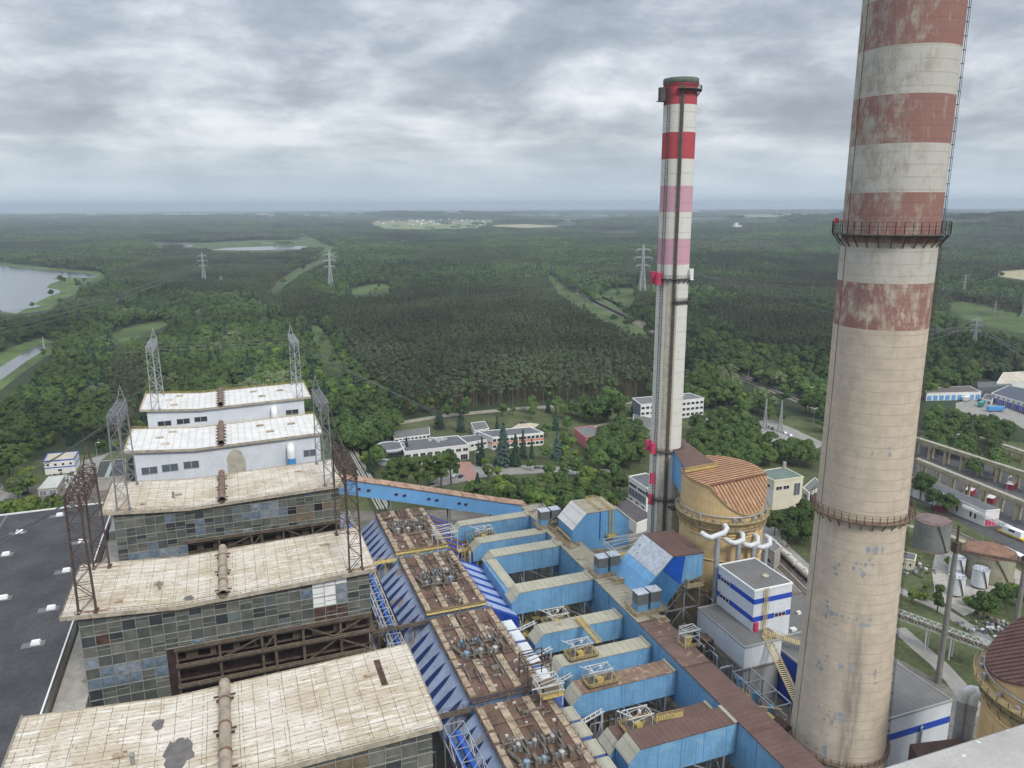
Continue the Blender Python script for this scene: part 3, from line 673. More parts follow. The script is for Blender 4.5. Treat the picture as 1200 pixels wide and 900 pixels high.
P = cand(400, 2300, 6.4, rng); pr, dep = projn(np.c_[P, np.zeros(len(P))])
k = (pr[:, 0] > -170) & (pr[:, 0] < 1370) & ~below_edge(pr); P = P[k]; pr = pr[k]
pine = pip(pr, PINEZ) | pip(pr, PINEZ2) | ((vnoise(P, 170, 5) > .28) & (pr[:, 0] > 130)) | (pip(pr, PINEZ3) & (vnoise(P, 120, 9) > -.2))
k = pine | (rng.random(len(P)) < .52); P = P[k]; pr = pr[k]; pine = pine[k]
kinds = ['pine']*5+['broad']*6+['willow']*2+['spruce']*3+['light']*2
pid = np.where(pine, rng.integers(0, 5, len(P)), rng.integers(5, 11, len(P)))
u = rng.random(len(P)); wl = vnoise(P, 45, 21) > .42
pid = np.where(~pine & wl & (u < .5), rng.integers(11, 13, len(P)), pid); pid = np.where(~pine & (u > .93), rng.integers(13, 16, len(P)), pid); pid = np.where(~pine & (u > .86) & (u < .9), rng.integers(16, 18, len(P)), pid)
pid = np.where(pine & (rng.random(len(P)) < .04), rng.integers(5, 11, len(P)), pid)
scl = np.where(pine, rng.uniform(.78, 1.12, len(P)), rng.uniform(.58, 1.28, len(P))); scl *= 1+.12*vnoise(P, 60, 31)
H = np.array([SP[q][i][2] for q, i in zip(kinds, [0,1,2,3,4,0,1,2,3,4,5,0,1,0,1,2,0,1])])[pid]*scl
k = ~openground(P, np.zeros(len(P)), H); P, pr, pid, scl, H, pine = P[k], pr[k], pid[k], scl[k], H[k], pine[k]
protos = [SP[q][i][4] for q, i in zip(kinds, [0,1,2,3,4,0,1,2,3,4,5,0,1,0,1,2,0,1])]
# the rows nearest the camera, seen in the frame and not hidden: trees of their own
vis = (pr[:, 0] > 0) & (pr[:, 0] < 1200) & ~((pr[:, 0] > 150) & (pr[:, 0] < 375) & (pr[:, 1] > 440)) & ~((pr[:, 0] > 757) & (pr[:, 0] < 810)) & ~((pr[:, 0] > 925) & (pr[:, 0] < 1085))
ex = np.array([e[0] for e in EDGE]); ey = np.array([e[1] for e in EDGE]); gap = np.interp(pr[:, 0], ex, ey)-pr[:, 1]
order = np.argsort(np.where(vis, gap, 1e9))[:max(0, 300-NTREE[0])]
solo = np.zeros(len(P), bool); solo[order] = True
ZN = [(0, 160, 'at the forest edge left of the white houses'), (375, 470, 'at the forest edge left of the round office'), (470, 560, 'at the forest edge behind the round office'), (560, 650, 'at the forest edge behind the striped office'), (650, 757, 'at the forest edge between pink building and chimney'), (810, 925, 'at the forest edge right of the far chimney'), (1085, 1200, 'at the forest edge behind the garages')]
for z0, z1, where in ZN:
    for pn, nm in ((True, 'tall pine'), (False, 'leafy tree')):
        ids = [i for i in order if z0 <= pr[i, 0] < z1 and bool(pid[i] < 5) == pn]
        for j, i in enumerate(sorted(ids, key=lambda q: pr[q, 0])):
            key = kinds[pid[i]]; plant(key, P[i, 0], P[i, 1], H[i], ('leftmost ' if j == 0 else ordl(j)+' from left, ')+nm+' '+where, 'tree', nm+'s '+where)
r = ~solo
scatter('forest', P[r], np.zeros(r.sum()), rng.uniform(0, 6.28, r.sum()), scl[r], pid[r], protos, 'dense green pine and leafy forest covering the land behind the plant', 'forest')
# distant forest: clumps of many crowns
def clump(seed, leaf, size, n, h):
    g = np.random.default_rng(seed); Vs = []; Fs = []; k = 0
    for i in range(n):
        x, y = g.uniform(-size/2, size/2, 2); hh = g.uniform(*h); r = g.uniform(2.6, 4.6); per = 26
        d = g.normal(size=(per, 3)); d[:, 2] = np.abs(d[:, 2]); d /= np.linalg.norm(d, axis=1, keepdims=True)
        V, Fc = quads(np.array([x, y, hh-r*.9])+d*r*np.array([1, 1, .9]), d+g.normal(size=(per, 3))*.3+np.array([0, 0, .3]), 1.5, g)
        Vs.append(V); Fs += [tuple(k+q for q in f) for f in Fc]; k += len(V)
    me = bpy.data.meshes.new('clump'); me.from_pydata(np.concatenate(Vs).tolist(), [], Fs); me.materials.append(leaf); return me
protos = [clump(1, LEAF['pine'], 52, 62, (15, 19)), clump(2, LEAF['pine'], 52, 62, (13, 19)), clump(3, LEAF['broad'], 52, 50, (11, 18)), clump(4, LEAF['broad'], 52, 46, (9, 17)), clump(5, LEAF['broad'], 52, 40, (8, 16)), clump(6, LEAF['willow'], 40, 14, (8, 14)), clump(7, LEAF['light'], 40, 16, (7, 13))]
PP = []; SS = []
for r0, r1, sp, s in ((2300, 5200, 43, 1.0), (5200, 9000, 72, 1.5), (9000, 14500, 120, 2.1)):
    q = cand(r0, r1, sp, rng); PP.append(q); SS.append(np.full(len(q), s)*rng.uniform(.85, 1.2, len(q)))
P = np.concatenate(PP); S = np.concatenate(SS); Z = hillz(P[:, 0], P[:, 1])-1.; pr, _ = projn(np.c_[P, Z])
R = np.hypot(P[:, 0], P[:, 1])
k = (pr[:, 0] > -150) & (pr[:, 0] < 1350) & ~openground(P, Z, np.full(len(P), 15.)) & ~((R > 6500) & (vnoise(P, 420, 77) > .36) & (Z < 5)) & ~((R > 3000) & (R <= 6500) & (vnoise(P, 300, 78) > .62) & (Z < 5))
P, S, Z, pr = P[k], S[k], Z[k], pr[k]
nv = vnoise(P, 260, 41); u = rng.random(len(P)); pid = np.where(nv > .12, rng.integers(0, 2, len(P)), rng.integers(2, 5, len(P)))
pid = np.where((nv < -.15) & (u < .16), 5, pid); pid = np.where((nv < .1) & (u > .93), 6, pid)
pid = np.where(pip(pr, PINEZ2), rng.integers(0, 2, len(P)), pid)
scatter('distant_forest', P, Z, rng.uniform(0, 6.28, len(P)), S, pid, protos, 'far forest fading to blue towards the flat horizon', 'forest')
# ------------------------------------------------------------------ air
hb = MB(); hb.box(-24000, -2000, -1.5, 24000, 24500, 209)
mt = bpy.data.materials.new('haze_air'); mt.use_nodes = True; nt = mt.node_tree; nt.nodes.clear()
o_ = nt.nodes.new('ShaderNodeOutputMaterial'); pv = nt.nodes.new('ShaderNodeVolumePrincipled'); nt.links.new(pv.outputs[0], o_.inputs['Volume'])
pv.inputs['Color'].default_value = (.66,.76,.86,1); pv.inputs['Density'].default_value = 9.5e-5; pv.inputs['Anisotropy'].default_value = .15
hz = hb.build('haze', mt); tag(hz, 'pale blue haze in the air towards the horizon', 'haze', None, 'stuff')
# ------------------------------------------------------------------ boiler houses
XL, XV, XR = -45.5, -18., 35.2; ZL, ZV, ZR = 50., 47.8, 49.3
def roofz(x): return ZL+(ZV-ZL)*(x-XL)/(XV-XL) if x < XV else ZV+(ZR-ZV)*(x-XV)/(XR-XV)
M('pipe_rust', (.17,.115,.09), .3, .4, .85, rust=(.45, (.20,.10,.05))); M('pipe_pale', (.30,.25,.19), .3, .4, .85, rust=(.35, (.17,.09,.05))); M('tar', (.13,.12,.115), .2, .6, .95)
def roof_pipe(t, Y0, dep, mat, r=1.15, flange=True):
    z = ZV+1.7; p = MB(); y1 = Y0+dep-1; y0 = Y0-.6; x = -7.2
    p.cyl((x, y0, z), (x, y1, z), r, r, 18, False); p.cyl((x, y0+.05, z), (x, y1, z), r*.86, r*.86, 18, False)
    p.lathe([(r, 0)], x, y1, 4) if 0 else None
    o = p.build('vent_pipe', mat, t); q = MB()
    for i in range(3): q.cyl((x, y0+dep*(.22+.27*i), z), (x, y0+dep*(.22+.27*i)+.5, z), r*1.13, r*1.13, 18)
    q.build('pipe_flange', G['pipe_rust'], o)
    c = MB(); c.cyl((x, y1-.25, z), (x, y1, z), r*.86, r*.86, 16); c.build('pipe_cap', G['dark_rust'], o)
    b = MB()
    nb_ = 6 if dep > 32 else 3
    for i in range(nb_):
        yy = y0+3+(dep-8)*i/(nb_-1); b.box(x-r*1.5, yy-.2, ZV+.1, x+r*1.5, yy+.2, z-r*.8); b.box(x-r*1.9, yy-.15, z-.3, x-r, yy+.15, z); b.box(x+r, yy-.15, z-.3, x+r*1.9, yy+.15, z)
    b.build('pipe_bracket', G['dark_rust'], o)
def hatch(t, x, y, w, d, h, mat): 
    m = MB(); z = roofz(x); m.box(x-w/2, y-d/2, z-.3, x+w/2, y+d/2, z+h); m.box(x-w/2-.12, y-d/2-.12, z+h, x+w/2+.12, y+d/2+.12, z+h+.12); m.build('roof_hatch', mat, t)
def roof_slab(t, Y0, dep, mat, th=.9):
    m = MB(); m.prism([(XL, ZL-th), (XV, ZV-th), (XR, ZR-th), (XR, ZR), (XV, ZV), (XL, ZL)], Y0, Y0+dep); o = m.build('roof', mat, t)
    f = MB()
    for y in (Y0-.06, Y0+dep+.06): f.bar((XL, y, ZL-.35), (XV, y, ZV-.35), .12, 1.2); f.bar((XV, y, ZV-.35), (XR, y, ZR-.35), .12, 1.2)
    for x, z in ((XL-.06, ZL), (XR+.06, ZR)): f.bar((x, Y0, z-.35), (x, Y0+dep, z-.35), .12, 1.2)
    f.build('fascia', G['roof_edge'], o); return o
def old_house(Y0, label, seed, dep=31.):
    R = random.Random(seed); t = thing('boiler_house', label, 'boiler house', (-5, Y0+dep/2, 0), 'old boiler houses with beige roofs')
    ro = roof_slab(t, Y0, dep, G['roof_plaster'])
    wx0, wx1, yf = -41.8, XR-1.8, Y0+1.3; xo = -20.5; zo = 35.3
    def under(x): return roofz(x)-.95
    b = MB()
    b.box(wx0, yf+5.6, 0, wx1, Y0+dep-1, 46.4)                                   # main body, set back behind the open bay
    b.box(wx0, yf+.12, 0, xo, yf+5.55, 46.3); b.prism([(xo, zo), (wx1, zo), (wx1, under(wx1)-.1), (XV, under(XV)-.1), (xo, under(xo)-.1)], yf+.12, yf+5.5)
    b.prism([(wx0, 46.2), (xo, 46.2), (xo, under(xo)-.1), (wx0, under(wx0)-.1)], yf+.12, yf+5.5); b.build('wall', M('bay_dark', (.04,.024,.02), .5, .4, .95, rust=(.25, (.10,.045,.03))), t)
    # glazed front: one face per pane
    mats_ = [G['pane_%d' % i] for i in range(6)]+[G['pane_blue'], G['pane_patch'], G['black'], G['brown_board'], G['white_paint'], G['dark_rust']]
    g = MB(); fr = MB(); cw, chh = 3.08, 3.05
    nx = int((wx1-wx0)/cw); cw = (wx1-wx0)/nx
    def top(x): return under(x)-.15
    for i in range(nx):
        xa, xb = wx0+i*cw, wx0+(i+1)*cw; low = 13. if xb < xo+1 else zo+.15; run = R.choice([0, 0, 1])
        for k in range(12):
            z1 = 49.-k*chh; z0 = z1-chh
            if z1 <= low+.2: break
            z0 = max(z0, low); za, zb = min(z1, top(xa)), min(z1, top(xb))
            if za <= z0+.1 and zb <= z0+.1: continue
            za, zb = max(za, z0+.02), max(zb, z0+.02)
            u = R.random(); mi = R.choice([0, 0, 1, 1, 2, 2, 3, 4]) if u < .93 else (6 if u < .955 else 5 if u < .98 else 8 if u < .99 else 7)
            if k in (5, 6) and xb < -16 and u < .75: mi = 6 if R.random() < .6 else 7
            if seed == 2 and 16.5 < (xa+xb)/2 < 25.5 : mi = 10 if k < 3 and not (k in (1, 2) and xa > 19) else (7 if k < 3 else 11)
            if seed == 3 and -6 < xa < 12 and k in (1, 2): mi = R.choice([7, 6, 7, 5])
            if seed == 3 and xa > 12 and k in (2, 3) and u < .5: mi = 9
            if seed == 1 and 4 < xa < 17: mi = 9 if k > 0 else mi
            if k >= 2 and R.random() < .006: mi = 11
            g.mi = mi; d = [R.uniform(-.02, .05) for _ in range(4)]
            if mi in (6, 7) and R.random() < .6:        # dented pyramid panel
                c = ((xa+xb)/2, yf-.32, (z0+(za+zb)/2)/2); q = [(xa, yf, z0), (xb, yf, z0), (xb, yf, zb), (xa, yf, za)]
                for a_ in range(4): g.poly([q[a_], q[(a_+1) % 4], c])
            elif R.random() < .45:                        # split light
                zm = z0+(min(za, zb)-z0)*R.choice([.35, .5, .62]); g.poly([(xa, yf+d[0], z0), (xb, yf+d[1], z0), (xb, yf, zm), (xa, yf, zm)])
                g.mi = R.choice([0, 1, 2, 3, 4]) if mi < 6 else mi; g.poly([(xa, yf+d[2], zm), (xb, yf+d[3], zm), (xb, yf, zb), (xa, yf, za)])
                fr.bar((xa, yf-.05, zm), (xb, yf-.05, zm), .09)
            else: g.poly([(xa, yf+d[0], z0), (xb, yf+d[1], z0), (xb, yf+d[2], zb), (xa, yf+d[3], za)])
            fr.bar((xa, yf-.1, z0), (xb, yf-.1, z0), .12, .24)
            fr.bar((xa, yf-.1, z0), (xa, yf-.1, za), .12, .24)
    go = g.build('glazing', mats_, t); fr.build('glazing_bars', M('bar_grey', (.27,.27,.235), .3, .8, .9, rust=(.35, (.16,.10,.06))), go)
    # open rusty bay below the glazing
    bay = thing_part = MB(); 
    for z in (29.6, 23.6): bay.box(xo, yf-.6, z-.3, wx1+.6, yf+1.3, z); bay.box(xo, yf+3.2, z-.3, wx1+.6, yf+3.9, z)
    bay.box(xo-.3, yf-.25, zo-1.1, wx1, yf+.25, zo+.1)
    for x in (-20.3, -9.5, 1.5, 5.0, 12.6, 23, 31.7): bay.box(x-.35, yf+.3, 0, x+.35, yf+1.0, zo)
    for xa, xb, z0, z1 in ((-9.5, 1.5, 29.6, 34), (12.6, 21, 34.6, 30), (21, 31.7, 30, 35), (13, 22, 23.6, 29), (22, 31.7, 29, 23.6), (1.5, 5, 29.6, 34)): bay.bar((xa, yf+.2, z0), (xb, yf+.2, z1), .38)
    for k in range(9): bay.box(xo+3+k*5.4+R.uniform(-1, 1), yf+3, 29.6, xo+4.2+k*5.4+R.uniform(0, 1.5), yf+4.5, 31+R.random()*2.5)
    bo = bay.build('open_bay_frame', G['deck_plate'] if 0 else M('bay_steel', (.105,.083,.062), .4, .5, .9, rust=(.45, (.10,.055,.035))), t)
    r = MB(); r.rail([(xo, yf-.8, 29.6), (wx1, yf-.8, 29.6)], 1.15, 2.6, .1, 2); r.rail([(xo, yf-.8, 23.6), (wx1, yf-.8, 23.6)], 1.15, 2.6, .1, 2); r.bar((xo, yf+1.5, 33), (wx1, yf+1.5, 33), .25); r.bar((xo, yf+2.6, 27.6), (wx1, yf+2.6, 27.6), .5)
    r.build('bay_railing', M('rail_tan', (.27,.23,.16), .3, .8, .9, rust=(.4, (.14,.08,.05))), bo)
    # roof edge railing
    e = MB(); e.rail([(XR-.3, Y0+.25, ZR), (XV, Y0+.25, ZV), (XL+.3, Y0+.25, ZL)], 1., 3., .07, 2); e.rail([(XL+.3, Y0+.25, ZL), (XL+.3, Y0+dep-.3, ZL)], 1., 3., .09, 2); e.build('roof_railing', G['rusty_steel'] if seed != 1 else G['roof_edge'], ro)
    roof_pipe(t, Y0, dep, G['pipe_rust'] if seed == 3 else G['pipe_pale'])
    for x, y, w, d, h in ((-28+seed*2, Y0+14, 2.2, 1.3, .35), (24-seed, Y0+22, 2.8, .7, .25), (-33, Y0+6, 1.5, 1.5, .3)): hatch(t, x, y, w, d, h, G['deck_plate'])
    v = MB(); v.cyl((-23.5, Y0+11, ZV), (-23.5, Y0+11, ZV+2.6), .38, .38, 10); v.cyl((-23.5, Y0+11, ZV+2.6), (-23.5, Y0+11, ZV+2.9), .55, .3, 10); v.build('roof_vent', G['silo_steel'], t)
    return t
XR = 33.2
h1 = old_house(130.6, 'nearest beige roofed boiler house, brown pipe and dark tar patch on its roof', 1)
XR = 33.6
h2 = old_house(202.8, 'middle old boiler house with glazed front and rusty lattice gantries on its roof', 2)
XR = 35.2
h3 = old_house(274.6, 'farthest old boiler house, directly in front of the white sheeted houses', 3)
def patch(t, cx, cy, rx, ry, mat, seed, name='tar_patch'):
    R = random.Random(seed); m = MB(); n = 22
    pts = [(cx+rx*math.cos(2*PI*i/n)*R.uniform(.65, 1.12), cy+ry*math.sin(2*PI*i/n)*R.uniform(.65, 1.12)) for i in range(n)]
    for i in range(n): a, b = pts[i], pts[(i+1) % n]; m.poly([(cx, cy, roofz(cx)+.008), (a[0], a[1], roofz(a[0])+.008), (b[0], b[1], roofz(b[0])+.008)])
    m.build(name, mat, t)
XR = 33.2
patch(h1, -15.6, 142.5, 3.0, 5.2, G['tar'], 3); patch(h1, -20, 153, 1.2, 2., G['tar'], 5); patch(h1, -30.5, 135.8, 2.1, .9, G['tar'], 8); patch(h2, -16, 206.5, 1.4, 1.6, G['tar'], 6)
for hh, yy, rr_ in ((h2, 204.6, 33.6), (h2, 231, 33.6), (h3, 276.6, 35.2)):
    XR = rr_
    for xx in (-39, 28.4): patch(hh, xx+1.5, min(yy+.6, yy), 3.8, .55, M('rust_stain', (.30,.17,.10), .3, .6, .95), int(yy+xx), 'rust_stain')
XR = 33.2
p = MB(); z = roofz(27); p.box(24.6, 148, z-.2, 25.9, 158, z+.05); p.build('missing_tiles_strip', G['dark_rust'], h1)
p = MB(); p.box(-36, 137.5, roofz(-34.5)-.2, -34, 139.4, roofz(-34.5)+.35); p.box(-39, 137.5, roofz(-37.5)-.2, -36.6, 139.4, roofz(-37.5)+.35); p.build('roof_hatch', G['brown_board'], h1)
p = MB(); p.lathe([(2.0, 41.5), (2.0, 43), (1.5, 44.4), (.7, 45.1), (0.02, 45.2)], 15, 129.4, 20); p.build('white_dome', G['white_paint'], h1)
def win(mb, x0, x1, z0, z1, y, n=2, d=.12):      # a window in a wall that faces -Y: frame in material 0, glass in 1
    mb.mi = 1; mb.box(x0, y-d*.4, z0, x1, y+.05, z1); mb.mi = 0
    for i in range(n+1): x = x0+(x1-x0)*i/n; mb.box(x-.09, y-d, z0-.05, x+.09, y-d*.45, z1+.05)
    for z in (z0, z1): mb.box(x0-.14, y-d*1.1, z-.09, x1+.14, y-d*.42, z+.09)
def white_house(Y0, dep, label, wins, ebx, seed):
    t = thing('boiler_house', label, 'boiler house', (-5, Y0+dep/2, 0), 'white sheeted boiler houses')
    ro = roof_slab(t, Y0, dep, G['white_roof']); yf = Y0+1.3
    b = MB(); b.prism([(-42.4, 0), (34.8, 0), (34.8, ZR-1), (XV, ZV-1), (-42.4, roofz(-42.4)-1)], yf, Y0+dep-1); b.build('wall', G['white_sheet'], t)
    for x0, x1, z0, z1 in wins:
        w_ = MB(); win(w_, x0, x1, z0, z1, yf, 2); w_.build('window', [G['white_steel'], G['window_glass'] if seed == 5 else M('window_pale', (.10,.125,.145), .2, .4, .15, spec=.5)], t)
    p = MB(); p.mi = 0; p.tube([(ebx, yf+.3, 44.2), (ebx, yf-1.2, 44.2), (ebx, yf-2.2, 43.7), (ebx, yf-2.7, 42.6), (ebx, yf-2.7, 39.5)], 1.75, 14)
    p.mi = 1; p.cyl((ebx, yf-2.7, 39.5), (ebx, yf-2.7, 34.), 1.8, 1.8, 14); p.build('blue_white_elbow_duct', [G['white_paint'], M('elbow_blue', (.08,.3,.62), .1, .4, .5)], t)
    roof_pipe(t, Y0, dep, G['pipe_rust'], 1.25)
    for x, y in ((-30, .25), (-33, .55), (-28, .8), (10, .7), (14, .35), (24, .6)): hatch(t, x, Y0+dep*y, 3.2, 1.4, .5, G['roof_plaster'] if x < 0 else G['deck_plate'])
    e = MB(); e.rail([(XL+.3, Y0+.5, ZL), (XL+.3, Y0+dep-.3, ZL), (XV, Y0+dep-.3, ZV), (XR-.3, Y0+dep-.3, ZR), (XR-.3, Y0+4, ZR)], 1.3, 2.6, .13, 2); e.build('roof_railing', G['yellow_steel'], ro)
    return t
XR = 36.2
h4 = white_house(345.6, 35, 'front white sheeted boiler house with brown stain on its wall', [(-39.8, -33.6, 38.3, 41.6), (-31.8, -25.4, 38.6, 41.9), (-23.2, -17, 38.9, 42.2), (27.2, 32.6, 38.4, 41.6)], 21.6, 4)
XR = 38.4
h5 = white_house(417, 37, 'rear white sheeted boiler house, farthest of the row with dark windows', [(-38, -31.6, 40.2, 42.9), (-29, -22.8, 40.4, 43.2), (-20.6, -14.4, 40.7, 43.4), (25, 31.6, 39.8, 42.8)], 19, 5)
st = MB(); R = random.Random(4)
for cx, w0 in ((-1.8, 4.0),):
    z1 = 45.6 if cx < 0 else 44; n = 12
    st.prism([(cx-w0, 34)]+[(cx-w0*(1-(i/n)**4)**.5*R.uniform(.9, 1.05), 34+(z1-34)*i/n) for i in range(1, n)]+[(cx, z1)]+[(cx+w0*(1-(i/n)**4)**.5*R.uniform(.9, 1.05), 34+(z1-34)*i/n) for i in range(n-1, 0, -1)]+[(cx+w0, 34)], 346.88, 346.896)
st.build('brown_stain', M('stain', (.42,.39,.32), .2, .5, .9), h4)
s = MB(); s.box(-44.6, 347.2, 33, -42.5, 349, 46.2); s.build('stair_glazing', G['window_glass'], h4)
# annex between the turbine hall and the boiler houses, and the turbine hall itself
a = thing('service_annex', 'low pale concrete strip building between black hall roof and boiler houses', 'building', (-46, 200, 0))
m = MB(); m.box(-49.7, -40, 0, -42.2, 338, 25.4); m.build('wall', G['concrete'], a)
m = MB(); m.box(-49.75, -40, 25.42, -42.15, 338.1, 25.9)
m.build('roof', M('annex_roof', (.36,.345,.31), .2, .3, .9, blotch=(.6, (.2,.19,.17), .2)), a)
m = MB(); m.rail([(-49.4, 170, 25.9), (-42.6, 170, 25.9)], 1.1, 2.2, .07, 2)
m.build('roof_railing', G['rusty_steel'], a)
for y in (244, 310): m = MB(); m.box(-49.2, y, 25.91, -43, y+14, 29.2); m.build('roof_shed', G['render_grey'], a)
t = thing('turbine_hall', 'long black bitumen roofed turbine hall at the left edge', 'building', (-75, 150, 0))
m = MB(); m.box(-118, -40, 0, -50.6, 340.6, 29.4); m.build('wall', G['concrete'], t)
m = MB(); m.box(-118.4, -40.2, 29.42, -50.2, 341, 30.); ro = m.build('roof', G['bitumen'], t)
m = MB()
for x in (-118.4, -50.5): m.box(x, -40.2, 30.002, x+.35, 341, 30.55)
m.box(-118, 340.6, 30.002, -50.5, 341.05, 30.5); m.build('roof_kerb', G['white_paint'], t)
m = MB(); m.box(-89.4, 120, 30.003, -88.6, 341, 30.03); m.build('roof_seam', G['grey_roof'], t)
for px, py in ((23, 623), (7, 649), (78, 668), (60, 712), (42, 753), (96, 634), (4, 700), (70, 603)):
    c = at(px, py, 30.4); m = MB(); m.mi = 1; m.box(c[0]-3.6, c[1]-1.6, 30.01, c[0]+2.2, c[1]+1.4, 30.06); m.mi = 0; m.box(c[0]-1.2, c[1]-.9, 30.06, c[0]+1.2, c[1]+.9, 30.55); m.box(c[0]-1.05, c[1]-.75, 30.55, c[0]+1.05, c[1]+.75, 31.); m.build('skylight', [G['white_paint'], M('patch_grey', (.15,.155,.155), .15, .5, .9)], t)
# ------------------------------------------------------------------ roof gantries
def gantry(X, Y0, Y1, zb, zt, mat, label, group, wx=4., spike=True, droop=True, zfun=True):
    t = thing('lattice_gantry', label, 'gantry', (X, (Y0+Y1)/2, zb), group)
    def leg(Y, top):
        m = MB(); z0 = roofz(X)-.05; n = 8
        for sy in (-.8, .8):
            P = [[(X+sx*(wx/2)*(1-.25*i/n), Y+sy, z0+(top-z0)*i/n) for i in range(n+1)] for sx in (-1, 1)]
            for s_ in P: m.bar(s_[0], s_[n], .26)
            for i in range(n):
                m.bar(P[i % 2][i], P[1-i % 2][i+1], .15); m.bar(P[0][i+1], P[1][i+1], .13)
        for sx in (-1, 1):
            for i in range(n):
                a = (X+sx*(wx/2)*(1-.25*i/n), Y-.8, z0+(top-z0)*i/n); b_ = (X+sx*(wx/2)*(1-.25*(i+1)/n), Y+.8, z0+(top-z0)*(i+1)/n); m.bar(a, b_, .12)
        for sx in (-1, 1):
            for sy in (-.8, .8): m.box(X+sx*wx/2-.5, Y+sy-.5, z0-.1, X+sx*wx/2+.5, Y+sy+.5, z0+.25)
        m.build('lattice_leg', mat, t)
    leg(Y0, zt); leg(Y1, zt-2)
    m = MB(); m.lattice((X, Y0-1.5, zt-1.4), (X, Y1+1.5, zt-2.6), 3., 3., 9, .17, (1, 0, 0)); m.build('crossbeam', mat, t)
    if spike:
        m = MB(); top = (X, Y1, zt+4.6)
        for sx in (-1.3, 1.3):
            for sy in (-1, 1): m.bar((X+sx, Y1+sy, zt-1.5), top, .2)
        m.bar((X-1, Y1, zt+1), (X+1, Y1, zt+1), .14); m.build('earth_peak', mat, t)
        m = MB(); top = (X, Y0, zt+2.8)
        for sx in (-1.3, 1.3): m.bar((X+sx, Y0, zt), top, .18)
        m.build('earth_peak', mat, t)
    if droop:
        for k in range(6):
            m = MB(); y = Y0+2+(Y1-Y0-4)*k/5
            for sx in (-1, 1): m.tube([(X+sx*1.4, y, zt-2.8), (X+sx*2.2, y+.3, zt-4), (X+sx*1.6, y+.6, zt-5.6), (X+sx*.2, y+.8, zt-5.9)], .13, 5)
            m.cyl((X+1.4, y, zt-3), (X+1.8, y, zt-5), .2, .2, 6); m.build('insulator_string', mat, t)
    return t
GG = 'roof gantries of the boiler houses'
gantry(-39.6, 204.6, 231, 50, 81.2, G['rusty_steel'], 'dark rusty lattice gantry on the left of the middle old roof', GG)
gantry(28.2, 204.6, 231, 50, 79.6, G['rusty_steel'], 'dark rusty lattice gantry on the right of the middle old roof', GG, 3.6)
gantry(-38.6, 276.6, 303, 50, 82.5, G['grey_steel'], 'grey lattice gantry on the left of the farthest old roof', GG, 3.8)
gantry(30, 276.6, 303, 50, 80.6, G['grey_steel'], 'grey lattice gantry on the right of the farthest old roof', GG, 3.2, droop=False)
gantry(-38.2, 418.6, 451, 50, 81.6, G['galv_steel'], 'silver lattice gantry on the left of the rear white roof', GG, 3.6, droop=False)
gantry(32.8, 418.6, 451, 50, 79.6, G['galv_steel'], 'silver lattice gantry on the right of the rear white roof', GG, 3.0, droop=False)
